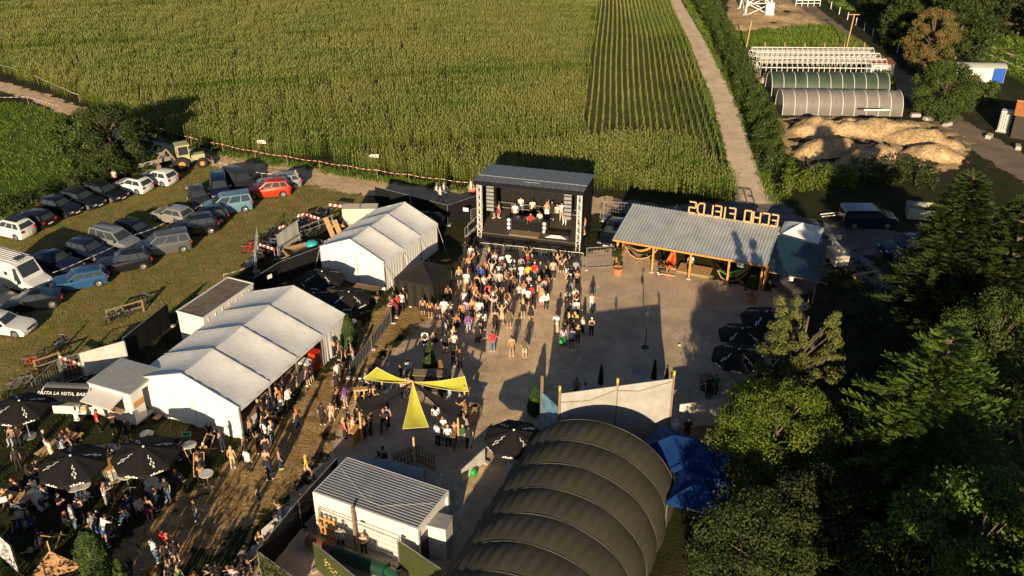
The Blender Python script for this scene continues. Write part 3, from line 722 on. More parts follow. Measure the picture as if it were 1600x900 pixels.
# ================================================================ food trailer and pasta stand
def food():
    a=aA;p=at(215,672);t=thing('food_trailer','white box food trailer with raised serving flap and open door','food trailer',p,a)
    # local x along marquee direction, y to the left
    Lx,Wy,h0,h1=2.9,3.3,.45,2.75
    mb=MB()
    mb.box((Lx/2,Wy-.03,(h0+h1)/2),(Lx,.06,h1-h0));mb.box((Lx-.03,Wy/2,(h0+h1)/2),(.06,Wy-.12,h1-h0))
    mb.box((.03,Wy/2,h0+.45),(.06,Wy-.12,.9));mb.box((.03,.35,h0+1.6),(.06,.6,1.4));mb.box((.03,Wy-.3,h0+1.6),(.06,.5,1.4));mb.box((.03,Wy/2,h1-.15),(.06,Wy-1.2,.3))
    mb.box((.55,.03,(h0+h1)/2),(1.0,.06,h1-h0));mb.box((2.45,.03,(h0+h1)/2),(.9,.06,h1-h0));mb.box((1.5,.03,h1-.15),(.94,.058,.3))
    mb.build('body',W_paint,t)
    mb=MB();mb.box((Lx/2,Wy/2,h1+.05),(Lx+.12,Wy+.12,.1));mb.build('roof',M('grey_trailer_roof',(.3,.32,.32),rough=.8,var=.15),t)
    mb=MB();mb.box((Lx/2,Wy/2,h0-.06),(Lx,Wy,.1));mb.build('floor',GreyM,t)
    # flap raised on the -x side (towards camera-left)
    mb=MB();mb.beam((-.02,Wy*.52,h1-.28),(-1.25,Wy*.52,h1-.5),2.4,.06);mb.build('serving_flap',W_paint,t)
    mb=MB();mb.beam((-.02,.65,1.4),(-1.1,.6,h1-.5),.03);mb.beam((-.02,Wy-.6,1.4),(-1.1,Wy-.6,h1-.5),.03);mb.build('strut',GreyM,t)
    mb=MB();mb.box((-.2,Wy*.52,1.36),(.4,2.2,.05));mb.build('serving_shelf',Wood,t)
    mb=MB();mb.box((2.05,-.45,1.6),(.06,.9,2.0),R(0));mb.build('door',W_paint,t)
    mb=MB();mb.box((.6,-.0,1.75),(.9,.012,.45),0);mb.build('orange_stripe',WoodO,t)
    for x in (.9,2.1):
        mb=MB();mb.disc((x,.1,.3),.3,.18,18,'y');mb.build('wheel',Rubber,t,40)
    mb=MB();mb.beam((Lx,Wy/2,.4),(Lx+.9,Wy/2,.4),.1);mb.build('drawbar',GreyM,t)
    mb=MB();mb.box((1.5,-.45,.2),(.8,.4,.08));mb.build('step',WoodD,t)
    # pasta stand : curved roof trailer
    p=at(118,655);a2=R(-4);t=thing('pasta_stand','curved roof food stand reading PASTA LA VISTA, BABY! on its black awning','food stand',p,a2)
    Lx=2.9
    mb=MB()
    mb.grid(lambda u,v:(-1.45+u*Lx,1.7-1.7*v,1.1+1.35*math.sin(PI*(.08+.47*v))),8,10);mb.build('curved_roof',M('brushed_roof',(.42,.38,.3),rough=.4,metal=.3),t,80)
    mb=MB();mb.grid(lambda u,v:(-1.5+u*(Lx+.1),-.02-.8*v,2.42-.05*v-.42*v*v),8,6);mb.build('awning',B_cloth,t,80)
    tx=text_mesh('awning_text','PASTA LA VISTA, BABY!',.33,Whi,bold=True);put(tx,'lettering',t,(0,-.5,2.36),(R(20),0,0))
    mb=MB()
    for x in (-1.5,1.5): mb.tube([(x,1.7,1.1+1.35*math.sin(PI*.08)),(x,1.1,1.1+1.35*math.sin(PI*.25)),(x,.5,1.1+1.35*math.sin(PI*.41)),(x,-.02,2.46),(x,-.5,2.28),(x,-.85,1.95)],.05,6)
    mb.build('arched_rim',W_paint,t)
    mb=MB();mb.box((0,.9,.75),(2.9,1.5,.9));mb.build('cabinet',W_paint,t)
    mb=MB();mb.box((0,-.0,1.22),(2.9,.5,.05));mb.build('counter',GreyM,t)
    mb=MB();mb.disc((-.8,.3,.3),.3,.16,16,'y');mb.build('wheel',Rubber,t,40)
    for k,(x,c) in enumerate(((.3,Wood),(-.1,Whi))):
        b=MB();b.box((0,0,.15),(.35,.3,.3));b.mi=1;b.box((0,0,.31),(.3,.25,.02))
        q=t.matrix_world;o=b.build('cardboard_box',[c,Whi]);o.location=at(124+x*28,641,1.3);tag(o,['brown carton on the pasta stand counter','white carton on the pasta stand counter'][k],'box')
food()
# IBC tank table
def ibc():
    p=at(182,745);t=thing('tank_table','square water tank in a cage with wooden top used as a table','tank table',p,R(35))
    mb=MB();mb.box((0,0,.6),(1.1,1.1,.9));mb.build('tank',M('cloudy_tank',(.55,.52,.4),rough=.4),t)
    mb=MB()
    for z in (.2,.5,.8,1.04):
        for s in (-1,1): mb.box((0,s*.58,z),(1.2,.03,.03));mb.box((s*.58,0,z),(.03,1.13,.03))
    for k in range(5):
        q=-.57+k*.285
        for s in (-1,1): mb.box((q,s*.6,.6),(.03,.02,1.0));mb.box((s*.6,q,.6),(.02,.03,1.0))
    mb.build('cage',GreyM,t);mb=MB();mb.box((0,0,.08),(1.2,1.2,.14));mb.build('pallet',WoodD,t)
    mb=MB();mb.box((0,0,1.1),(1.3,1.3,.06));mb.build('table_top',WoodO,t)
    mb=MB();mb.box((0,-.615,.55),(.45,.01,.5));mb.build('sign_plate',GreyM,t)
ibc()
# ================================================================ parasols
def sprig(mb,fx,flip=1):
    # ear-like emblem : chain of flat blobs on the canopy surface fx(s,t)
    pts=[]
    for s,t,r in ((.0,.86,.14),(.1,.74,.11),(-.12,.74,.11),(0,.66,.1),(.06,.56,.1),(-.05,.5,.1),(0,.42,.08)):
        pts.append((s,t,r))
    for s,t,r in pts:
        ring=[fx(s+r*.9*math.cos(a)*.5,t+r*math.sin(a)*.5) for a in [k*PI/4 for k in range(8)]]
        mb.add(ring,[tuple(range(8))])
def make_parasol():
    t=thing('parasol','x','parasol',(0,0,0),0,'black octagonal parasols with white emblems')
    R0=1.75;zt,ze=2.75,2.2
    mb=MB();n=8
    def P(k,s):      # along rib
        a=2*PI*(k)/n;return (R0*s*math.cos(a),R0*s*math.sin(a),zt-(zt-ze)*(s**1.15))
    for k in range(n):
        A=[P(k,s/6) for s in range(7)];B=[P(k+1,s/6) for s in range(7)]
        for i in range(6):
            sg=.03*math.sin(PI*i/6)
            m0=[(A[i][q]+B[i][q])/2-(sg if q==2 else 0) for q in range(3)];m1=[(A[i+1][q]+B[i+1][q])/2-(.03*math.sin(PI*(i+1)/6) if q==2 else 0) for q in range(3)]
            mb.add([A[i],A[i+1],m1,m0],[(0,1,2,3)]);mb.add([m0,m1,B[i+1],B[i]],[(0,1,2,3)])
    mb.build('canopy',B_cloth2,t)
    vb=MB()
    for k in range(n):
        A=P(k,1);B=P(k+1,1);vb.add([A,B,(B[0]*1.0,B[1]*1.0,B[2]-.2),(A[0],A[1],A[2]-.2)],[(0,1,2,3)])
    vb.build('valance',B_cloth2,t)
    for k in range(n):
        em=MB();tx=MB()
        a=2*PI*(k+.5)/n;ca,sa=math.cos(a),math.sin(a);ap=R0*math.cos(PI/n)
        if k%2==0:
            def fx(s,u,ca=ca,sa=sa): q=u*ap*.95;z=zt-(zt-ze)*(u*.95)**1.15+.012;return (ca*q-sa*s*.75,sa*q+ca*s*.75,z)
            sprig(em,fx)
        if k%2==0 or k%4==1:
            q=ap+.012
            for j in range(5):
                s=-.3+j*.14;h=.13 if j in (1,3) else .08
                for dz in (0,):
                    x0,x1=s,s+.1;tx.add([(ca*q-sa*x0,sa*q+ca*x0,ze-.17),(ca*q-sa*x1,sa*q+ca*x1,ze-.17),(ca*q-sa*x1,sa*q+ca*x1,ze-.17+h),(ca*q-sa*x0,sa*q+ca*x0,ze-.17+h)],[(0,1,2,3)])
        if em.f: em.build('emblem',Whi,t)
        if tx.f: tx.build('valance_print',Whi,t)
    mb=MB();mb.tube([(0,0,.05),(0,0,zt)],.03,8);mb.build('pole',GreyM,t)
    mb=MB();mb.lathe([(.06,zt),(.07,zt+.04),(.03,zt+.07)],10);mb.build('cap',Whi,t)
    mb=MB();mb.lathe([(.42,0),(.42,.06),(.08,.08),(.05,.3)],20);mb.build('base',G_galv,t,40)
    mb=MB()
    for k in range(n):
        a=2*PI*k/n;mb.beam((0.03*math.cos(a),.03*math.sin(a),zt-.55),(R0*.55*math.cos(a),R0*.55*math.sin(a),zt-(zt-ze)*.5-.03),.02)
    mb.build('strut',D_steel,t)
    return t
par=make_parasol()
PARS=[(803,672,1.05,'black parasol with white emblems between white mesh fence and olive hall tent'),(30,626,1.0,'black parasol at the left edge below the black car screen fence'),(110,712,1.1,'black parasol left of the caged tank table'),(224,698,1.1,'black parasol right of the caged tank table, in full sun'),
(503,424,1.0,'black parasol in the tent garden close under the white gable'),(545,456,.95,'black parasol in the tent garden, nearest to the clipped cone'),(490,458,.9,'black parasol behind the ridge of the long marquee'),(668,332,.9,'black parasol behind the small marquee at the black fence'),
(1198,487,1.05,'topmost of the three black parasols by the leaning tree'),(1160,513,.95,'middle one of the three black parasols by the leaning tree'),(1155,546,1.05,'lowest of the three black parasols, with its foot plate in view')]
for i,(x,y,s,lb) in enumerate(PARS):
    p=at(x,y,2.75*s)
    rz=rng.uniform(0,.7)
    if i==0: par.location=(p.x,p.y,0);par.rotation_euler=(0,0,R(10));par['label']=lb;par.scale=(s,)*3
    else: dup(par,(p.x,p.y,0),rz,lb,scale=s)
# ================================================================ stage
def stage():
    a0=R(-15);s0=at(747,377);f=frame(s0,a0);t=thing('stage','black covered festival stage with sloping grey roof and white truss towers','stage',s0,a0)
    Wd,D,dk=9.1,5.0,.95
    mb=MB();mb.box((Wd/2,D/2,dk-.05),(Wd,D,.1));mb.build('deck',M('dark_deck',(.075,.062,.05),rough=.7),t)
    mb=MB();mb.box((Wd*.42+.3,.55,dk+.06),(2.6,1.1,.1));mb.build('deck_riser',WoodD,t)
    mb=MB();mb.grid(lambda u,v:(u*Wd,-.02+.04*math.sin(u*60)*(1-v),v*(dk-.1)),90,3);mb.build('front_skirt',B_cloth2,t,80)
    mb=MB();mb.grid(lambda u,v:(Wd+.03,u*D,v*dk),20,2);mb.build('side_skirt',B_cloth,t)
    zf,zb=5.9,5.35
    mb=MB();mb.grid(lambda u,v:(-.25+u*(Wd+.5),-.3+v*(D+.3),zf+(zb-zf)*v+.05*math.sin(PI*v)),20,10);mb.build('roof_sheet',M('grey_roof_sheet',(.17,.18,.19),rough=.45,var=.15,bmp=.4,bscale=2),t,80)
    mb=MB()
    for k in range(19): x=-.2+k*(Wd+.4)/18;mb.beam((x,-.3,zf+.012),(x,D*.25,zf+(zb-zf)*.25+.045),.05,.03)
    for k in range(11): x=-.2+k*(Wd+.4)/10;mb.beam((x,D*.25,zf+(zb-zf)*.25+.04),(x,D-.02,zb+.02),.04,.03)
    mb.beam((-.25,D*.25,zf+(zb-zf)*.25+.05),(Wd+.25,D*.25,zf+(zb-zf)*.25+.05),.04)
    mb.build('roof_seam',M('roof_seam',(.28,.29,.3),rough=.5),t)
    tx=text_mesh('roof_text','stagehire',.36,Whi);put(tx,'roof_print',t,(Wd*.52,.45,zf+.035),(R(-3),0,0))
    mb=MB();mb.grid(lambda u,v:(-.25+u*(Wd+.5),-.31+.02*math.sin(u*40),zf-.38+.38*v),40,2);mb.build('roof_valance',B_cloth,t,80)
    mb=MB();mb.grid(lambda u,v:(u*Wd,D-.02+.04*math.sin(u*55)*(1-v*.6),dk+v*(zb-dk)),80,3);mb.build('back_drape',B_cloth2,t,80)
    for x in (-.03,Wd+.03):
        mb=MB();y0=D*.35 if x<0 else D*.2
        mb.grid(lambda u,v:(x+.03*math.sin(u*30),y0+u*(D-y0),(dk if x<0 else 0)+v*((zf+(zb-zf)*(y0+u*(D-y0))/D)-(dk if x<0 else 0))),30,3);mb.build('side_drape',B_cloth,t,80)
    def truss(x,y,z0,z1,w=.32):
        m=MB()
        cs=[(x-w/2,y-w/2),(x+w/2,y-w/2),(x+w/2,y+w/2),(x-w/2,y+w/2)]
        for c in cs: m.beam((*c,z0),(*c,z1),.055)
        z=z0;k=0
        while z+.35<=z1:
            for i in range(4):
                A=cs[i];B=cs[(i+1)%4]
                if k%2: A,B=B,A
                m.beam((*A,z),(*B,z+.35),.035)
            z+=.35;k+=1
        m.build('truss_tower',W_paint,t)
    truss(.15,.15,0,zf-.15);truss(Wd-.15,.15,0,zf-.2);truss(.15,D-.3,dk,zb-.1,.25);truss(Wd-.15,D-.3,dk,zb-.1,.25)
    m=MB();w=.28;z=zf-.55
    for dy in (0,w):
        for dz in (0,w): m.beam((.3,.1+dy,z+dz),(Wd-.3,.1+dy,z+dz),.045)
    for k in range(28):
        x=.3+k*.3;m.beam((x,.1,z),(x+.3,.1,z+w),.03)
    m.build('front_truss',D_steel,t)
    for y in (D-.7,):
        m=MB()
        for k in range(8): x=.9+k*(Wd-1.8)/7;m.beam((x,y,dk),(x,y,dk+1.1),.045)
        m.beam((.9,y,dk+1.1),(Wd-.9,y,dk+1.1),.045);m.beam((.9,y,dk+.6),(Wd-.9,y,dk+.6),.04);m.build('back_rail',G_galv,t)
    # line arrays, lamps
    def hang(name,label,x,y,z,n,cat,w=.7):
        o=thing(name,label,cat,f(x,y,z),a0,'loudspeakers hung on the stage')
        for k in range(n):
            b=MB();b.box((0,0,-.17-k*.36),(w,.45,.32));b.build('speaker_box',B_plastic,o)
            b=MB();b.box((0,-.23,-.17-k*.36),(w-.06,.02,.26));b.build('grille',GreyM,o)
    hang('line_array','stack of black speaker boxes hung at the left stage truss',1.0,.75,zf-.6,7,'loudspeaker')
    hang('line_array','stack of black speaker boxes hung at the right stage truss',Wd-1.25,.75,zf-.6,7,'loudspeaker')
    for k,x in enumerate((2.6,3.9,5.6,6.6,4.8)):
        o=thing('stage_lamp','spotlight under the stage roof, '+['leftmost','second from left','fourth from left','rightmost','middle one'][k],'spotlight',f(x,.35,zf-.7),a0,'spotlights under the stage roof')
        b=MB();b.tube([(0,0,0),(0,.05,-.28)],[.09,.13],10);b.build('lamp_body',B_plastic,o);b=MB();b.disc((0,.06,-.3),.11,.02,12);b.build('lens',Whi,o);b=MB();b.beam((-.14,0,-.1),(-.14,0,.15),.03);b.beam((.14,0,-.1),(.14,0,.15),.03);b.beam((-.14,0,.15),(.14,0,.15),.03);b.build('bracket',D_steel,o)
    # DJ table
    o=thing('dj_table','long black draped DJ table in the middle of the stage','DJ table',f(4.1,1.35,dk+.1),a0)
    b=MB();b.box((0,0,.5),(2.6,.75,1.0));b.build('cloth',B_cloth,o)
    b=MB();b.box((0,0,1.02),(2.7,.85,.04));b.build('table_top',D_steel,o)
    for k in range(3):
        q=thing('mixing_deck','DJ deck on the black table, '+['left one','mixer in the middle','right one'][k],'DJ equipment',f(3.3+k*.75,1.35,dk+1.16),a0,'DJ decks')
        b=MB();b.box((0,0,.04),(.55,.45,.08));b.build('case',D_steel,q);b=MB();b.disc((0,0,.09),.14,.02,14);b.build('platter',GreyM,q)
    for k,x in enumerate((2.55,5.75)):
        q=thing('monitor_stack','white fronted monitor rack '+['left','right'][k]+' of the DJ table','monitor rack',f(x,1.2,dk),a0)
        b=MB();b.box((0,0,.6),(.55,.5,1.2));b.build('cabinet',B_plastic,q)
        for j in range(3): b=MB();b.disc((0,-.255,.25+.38*j),.15,.02,14,'y');b.build('cone',Whi,q)
    q=thing('low_rack','low black rack with white cables right of the DJ table','equipment rack',f(7.0,.6,dk),a0)
    b=MB();b.box((0,0,.22),(2.2,.7,.42));b.build('case',B_plastic,q);b=MB()
    for j in range(6): b.beam((-1+.1*j,-.36,.1+.05*j),(.9-.1*j,-.36,.14+.05*j),.03)
    b.build('cables',Whi,q)
    for k in range(8):
        q=thing('subwoofer','black subwoofer under the stage edge, %s from the left'%['first','second','third','fourth','fifth','sixth','seventh','eighth'][k],'subwoofer',f(.9+k*1.05,-.75),a0,'black subwoofers along the stage front')
        b=MB();b.box((0,0,.35),(.9,.75,.68));b.build('cabinet',B_plastic,q);b=MB();b.box((0,-.385,.35),(.8,.02,.58));b.build('grille',D_steel,q)
    q=thing('stage_steps','aluminium crowd barrier steps at the left stage side','steps',f(-.9,.9),a0)
    b=MB()
    for j in range(4): b.box((-.3+j*.22,0,.12+.22*j),(.26,.9,.04));
    b.build('tread',G_alu,q);b=MB()
    for y in (-.45,.45): b.beam((-.45,y,0),(.45,y,.95),.05);b.beam((-.45,y,.9),(.45,y,1.8),.04);b.beam((-.45,y,0),(-.45,y,.9),.04)
    b.build('handrail',G_alu,q)
    return f
fS=stage()
# ================================================================ shed with the letter sign
def shed():
    a=R(-22.3);p=at(957,373,2.7);o=(p.x,p.y,0);f=frame(o,a);t=thing('timber_shed','open timber shed with long corrugated tin roof','shed',o,a)
    L,D,z0,z1=12.6,5.9,2.7,3.45
    mb=MB();n=180
    mb.grid(lambda u,v:(u*L,v*D,z0+(z1-z0)*v+.035*math.sin(u*L*2*PI/.26)),360,4);mb.build('corrugated_roof',Tin,t,80)
    mb=MB();mb.box((L/2,.02,z0-.12),(L,.06,.16));mb.box((L/2,D-.02,z1-.12),(L,.06,.16));mb.build('fascia',WoodO,t)
    mb=MB()
    for k in range(13): mb.beam((.3+k*(L-.6)/12,.08,z0-.12),(.3+k*(L-.6)/12,D-.1,z1-.12),.06,.12)
    mb.build('rafters',WoodO,t)
    for x in (.35,3.4,6.5,9.6,12.2):
        for y in (.5,D-.4):
            b=MB();b.box((x,y,(z0+.05)/2+.05),(.16,.16,z0-.2+(y/D)*.6));b.build('post',WoodO,t)
            b=MB();b.box((x,y,.06),(.35,.35,.12));b.build('post_foot',Concr,t)
    mb=MB()
    for k in range(int(L/.15)): mb.box((.1+k*.15,D-.25,1.55),(.135,.03,3.0))
    mb.build('board_wall',WoodO,t)
    mb=MB();mb.box((L-.15,D/2,1.4),(.05,D-.6,2.7));mb.box((.15,D*.72,1.4),(.05,D*.5,2.7));mb.build('end_wall',WoodO,t)
    for k,(x,lb) in enumerate(((6.0,'low'),(9.0,'mid'))): pass
    # sign: ECHO FIELDS facing away from the yard
    g={'E':[((0,0),(0,1)),((0,1),(1,1)),((0,.5),(.85,.5)),((0,0),(1,0))],'C':[((0,0),(0,1)),((0,1),(1,1)),((0,0),(1,0))],'H':[((0,0),(0,1)),((1,0),(1,1)),((0,.5),(1,.5))],
       'O':[((0,0),(0,1)),((1,0),(1,1)),((0,1),(1,1)),((0,0),(1,0))],'F':[((0,0),(0,1)),((0,1),(1,1)),((0,.5),(.85,.5))],'I':[((.5,0),(.5,1))],'L':[((0,0),(0,1)),((0,0),(1,0))],
       'D':[((0,0),(0,1)),((0,1),(.7,1)),((.7,1),(1,.75)),((1,.75),(1,.25)),((1,.25),(.7,0)),((0,0),(.7,0))],'S':[((0,1),(1,1)),((0,.5),(0,1)),((0,.5),(1,.5)),((1,0),(1,.5)),((0,0),(1,0))]}
    s=thing('letter_sign','timber letter sign ECHO FIELDS seen from behind on the shed roof','sign',f(L*.62,D-.1,z1-.05),a)
    x=5.95-.75   # starts at right end when seen from the yard
    txt='ECHO FIELDS';cw,chh,gap=.56,1.0,.16
    tot=sum((.3 if c=='I' else cw)+gap if c!=' ' else .62 for c in txt)
    x=L*.98-L*.62
    base0=MB()
    for c in txt:
        if c==' ': x-=.62;continue
        w=cw if c!='I' else .3
        b=MB()
        for (p0,p1) in g[c]: b.beam((x-p0[0]*w,0,.1+p0[1]*chh),(x-p1[0]*w,0,.1+p1[1]*chh),.09,.12)
        b.build('letter',M('pale_timber',(.55,.36,.19),rough=.8,var=.15,scale=5),s);x-=w+gap
    b=MB();b.beam((L*.36,0,.02),(x+.1,0,.02),.08,.1);b.build('base_rail',Wood,s)
    for k,(px,py,w) in enumerate(((1157,414,.55),)):
        q=at(px,py,2.5);m=thing('small_sign','small white sign with letters under the tin roof edge','sign',q,a)
        b=MB();b.box((0,0,0),(w,.03,.4));b.build('board',Whi,m);put(text_mesh('t','P6',.3,B_plastic),'lettering',m,(0,-.02,0),(PI/2,0,0))
    # hammocks with bent stands
    def hammock(px,py,rz,cols,label):
        q=at(px,py);h=thing('hammock',label,'hammock',q,rz,'hammocks under the shed')
        b=MB();b.tube([(-1.5,0,1.25),(-1.1,0,.55),(-.5,0,.12),(0,0,.05),(.5,0,.12),(1.1,0,.55),(1.5,0,1.25)],.05,6);b.beam((-.6,-.6,.04),(-.6,.6,.04),.1);b.beam((.6,-.6,.04),(.6,.6,.04),.1);b.build('stand',Wood,h,40)
        for j,c in enumerate(cols):
            y0=-.45+j*.9/len(cols);y1=y0+.9/len(cols)
            b=MB();b.grid(lambda u,v:(-1.25+2.5*u,(y0+(y1-y0)*v)*math.sin(PI*(.12+.76*u)),1.1-.62*math.sin(PI*u)+.25*(2*abs(y0+(y1-y0)*v))**2),14,3);b.build('cloth_stripe',c,h,80)
        b=MB();b.beam((-1.5,0,1.25),(-1.2,0,1.1),.02);b.beam((1.5,0,1.25),(1.2,0,1.1),.02);b.build('rope',Whi,h)
    tq=M('turquoise_cloth',(.03,.22,.2),rough=.8);oc=M('orange_cloth',(.6,.16,.04),rough=.8);cr=M('cream_cloth',(.55,.42,.28),rough=.8);gc=M('green_cloth',(.1,.22,.03),rough=.8)
    hammock(1003,405,R(8),(tq,oc,cr,B_cloth,WoodO),'striped turquoise and orange hammock at the left shed end')
    hammock(1046,425,R(70),(oc,Red,oc),'orange hammock seat beside the first shed post')
    hammock(1145,440,R(15),(gc,cr,gc),'green and cream hammock near the right shed post')
    # bench platform
    q=at(1085,425);m=thing('wooden_platform','low wooden platform between the shed posts','platform',q,a);b=MB()
    for k in range(9): b.box((-1.2+k*.3,0,.22),(.28,1.6,.05))
    b.build('boards',Wood,m);b=MB();b.box((0,0,.1),(2.6,1.5,.18));b.build('frame',WoodD,m)
shed()
# awnings right of the shed
def popup(name,label,c,w,he,hp,mat,rz,cat='canopy',side=None,text=None,group=None,deep=None):
    t=thing(name,label,cat,(c.x,c.y,0),rz,group);h=w/2;d=(deep or w)/2
    cs=[(-h,-d),(h,-d),(h,d),(-h,d)]
    mb=MB()
    for i in range(4):
        A=cs[i];B=cs[(i+1)%4];n=6
        def fn(u,v,A=A,B=B):
            x=(A[0]*(1-u)+B[0]*u)*(1-v);y=(A[1]*(1-u)+B[1]*u)*(1-v);z=he+(hp-he)*(v**.85)-.12*math.sin(PI*u)*math.sin(PI*v)*1.0
            return (x,y,z)
        mb.grid(fn,6,6)
    mb.build('canopy',mat,t,50)
    mb=MB()
    for i in range(4):
        A=cs[i];B=cs[(i+1)%4];mb.add([(A[0],A[1],he),(B[0],B[1],he),(B[0],B[1],he-.25),(A[0],A[1],he-.25)],[(0,1,2,3)])
    mb.build('valance',mat,t)
    for A in cs:
        b=MB();b.beam((A[0]*.98,A[1]*.98,0),(A[0]*.98,A[1]*.98,he),.045);b.build('leg',G_alu,t)
    if side:
        for i in side:
            A=cs[i];B=cs[(i+1)%4];b=MB();b.grid(lambda u,v:(A[0]*(1-u)+B[0]*u+(.04*math.sin(u*30) if i%2 else 0),A[1]*(1-u)+B[1]*u+(.04*math.sin(u*30) if i%2==0 else 0),.05+v*(he-.1)),24,2);b.build('side_wall',mat,t,80)
    if text:
        put(text_mesh('t',text,.26,Whi),'valance_print',t,(0,-d-.012,he-.13),(PI/2,0,0))
    return t
BT=M('black_tent_cloth',(.014,.012,.009),rough=.6,bmp=.3,bscale=3)
popup('popup_tent','black pop-up tent with closed sides next to the small marquee',at(660,408,3.2)+Vector((0,0,-3.2)),3.4,2.15,3.2,BT,R(-22),side=(0,1,2),cat='pop-up tent')
popup('white_canopy','white pop-up canopy at the right end of the tin roof',at(1254,348,3.1)+Vector((0,0,-3.1)),3.3,2.2,3.1,W_canvas,R(-24),cat='canopy')
def tealsail():
    A,B,C,D=at(1204,364,2.95),at(1279,382,2.4),at(1275,440,2.0),at(1202,425,2.4)
    o=(D.x,D.y,0);t=thing('dark_tarp','dark teal tarpaulin roof stretched right of the shed','tarpaulin',o)
    mb=MB();Z=Vector(o)
    mb.grid(lambda u,v:tuple(((D*(1-u)+C*u)*(1-v)+(A*(1-u)+B*u)*v)-Z-Vector((0,0,.25*math.sin(PI*u)*math.sin(PI*v)))),14,14);mb.build('cloth',TealT,t,80)
    mb=MB();mb.beam(D-Z,C+(C-D)*.25-Z,.07);mb.build('front_beam',WoodD,t)
    for q in (C,B):
        b=MB();b.beam(q-Z,(q.x-Z.x,q.y-Z.y,0),.08);b.build('post',WoodD,t)
    b=MB();b.box((*(D.lerp(C,.45)-Z-Vector((0,.05,.22))),),(.5,.03,.35));b.build('small_sign',Whi,t)
    put(text_mesh('t','INFO',.17,B_plastic),'sign_lettering',t,(*(D.lerp(C,.45)-Z-Vector((0,.07,.22))),),(PI/2,0,0))
tealsail()
for c,lb,w,rz in (((1052,680),'pale lit blue pop-up canopy touching the big white board wall',3.1,R(-35)),((1108,706),'dark blue pop-up canopy right of the lighter blue one',3.1,R(-35)),((1098,748),'lowest dark blue pop-up canopy at the olive hall tent',3.1,R(-22))):
    q=at(c[0],c[1],2.9);popup('blue_canopy',lb,Vector((q.x,q.y,0)),w,2.05,2.9,Blue,rz,text='Brauerei',group='blue pop-up canopies')
# ================================================================ cabin container (toilets)
def cabin():
    p=at(652,827,2.85);q=at(491,770,2.85);a=ang(q,p);L=(p-q).length;o=(q.x,q.y,0);t=thing('cabin','tall white cabin block with striped corrugated roof at the bottom','cabin',o,a)
    D=3.15;zw=2.7
    mb=MB();mb.box((L/2,D/2,zw/2),(L-.1,D-.1,zw));mb.build('walls',W_paint,t)
    mb=MB();mb.grid(lambda u,v:(u*L,v*D,2.92+.05*(1 if (v*15)%1<.5 else -1)),1,120)
    mb.v=[];mb.f=[];mb.m=[]
    n=16
    for k in range(n):
        y0=k*D/n;w=D/n;z=2.88
        mb.add([(0,y0,z),(L,y0,z),(L,y0+w*.12,z+.07),(0,y0+w*.12,z+.07),(L,y0+w*.5,z+.07),(0,y0+w*.5,z+.07),(L,y0+w*.62,z),(0,y0+w*.62,z),(L,y0+w,z),(0,y0+w,z)],[(0,1,2,3),(3,2,4,5),(5,4,6,7),(7,6,8,9)])
    mb.build('corrugated_roof',TinD,t)
    mb=MB()
    mb.box((L/2,-.03,2.8),(L+.12,.07,.26));mb.box((L/2,D+.03,2.8),(L+.12,.07,.26));mb.box((-.03,D/2,2.8),(.07,D-.01,.26));mb.box((L+.03,D/2,2.8),(.07,D-.01,.26));mb.build('roof_frame',W_paint,t)
    for x in (0.02,L-.02):
        for y in (.02,D-.02): b=MB();b.box((x,y,1.33),(.16,.16,2.66));b.build('corner_post',W_paint,t)
    for x in (L*.47,L*.86):
        b=MB();b.box((x,.03,2.0),(.28,.05,.1));b.build('vent_slot',D_steel,t)
    b=MB();b.box((L-.03,D*.2,1.0),(.05,.9,2.0));b.build('doorway',B_plastic,t)
    b=MB();b.beam((L*.42,-.35,0),(L*.42,-.35,3.2),.12);b.build('timber_mast',WoodD,t)
    b=MB();b.tube([(.2,D*.7,3.0),(L*.45,.6,3.02),(L*.6,.5,3.01),(L*.97,D*.6,3.0)],.005,4);b.build('roof_cable',Whi,t)
    q=at(681,872);u=thing('toilet_cubicle','narrow white cubicle with a door at the right end of the corrugated roof cabin','cubicle',(q.x,q.y,0),a+R(8));b=MB();b.box((0,.5,1.1),(1.25,1.0,2.2));b.build('shell',W_paint,u)
    b=MB();b.box((0,-.02,1.05),(.9,.05,1.95));dd=b.build('door',M('door_white',(.7,.7,.68),rough=.4),u);b=MB();b.beam((.3,-.07,1.05),(.42,-.07,1.05),.04);b.build('door_handle',D_steel,dd)
    b=MB();b.box((0,.5,2.23),(1.32,1.08,.06));b.build('roof',GreyM,u)
    return frame(o,a)
fC=cabin()
# ================================================================ olive hall tent
def hall():
    c=Vector((5.07,43.9,0));a=R(248);f=frame(c,a);t=thing('hall_tent','big olive green arched hall tent with ribbed cover, bottom centre','hall tent',c,a)
    Rw,Hh=4.65,4.5;bay=2.1;nb=8
    mb=MB()
    def fn(u,v):
        x=u*bay*nb;s=(x/bay)%1.;th=PI*v
        bul=1+.014*math.sin(PI*s)**.6-.010*(1-math.sin(PI*s))+.004*math.sin(th*9+x*1.3)
        wr=.012*math.sin(th*46+math.floor(x/bay)*3)*math.sin(PI*s)**2*(s<.8)
        return (x,-math.cos(th)*Rw*(bul+wr*.5),math.sin(th)**.9*Hh*(bul+wr))
    mb.grid(fn,nb*14,90);mb.build('cover',Olive,t,60)
    mb=MB()
    for k in range(nb+1):
        pts=[(k*bay,-math.cos(PI*v/30)*Rw*.992,max(0,math.sin(PI*v/30))**.9*Hh*.992) for v in range(31)];mb=MB();mb.tube(pts,.03,5);mb.build('arch_rib',M('rib_seam',(.085,.08,.06),rough=.8,spec=.15),t)
    mb=MB();mb.add([(-.01,-math.cos(PI*v/30)*Rw*.97,max(0,math.sin(PI*v/30))**.9*Hh*.97) for v in range(31)],[tuple(range(31))]);mb.build('end_wall',Olive,t)
hall()
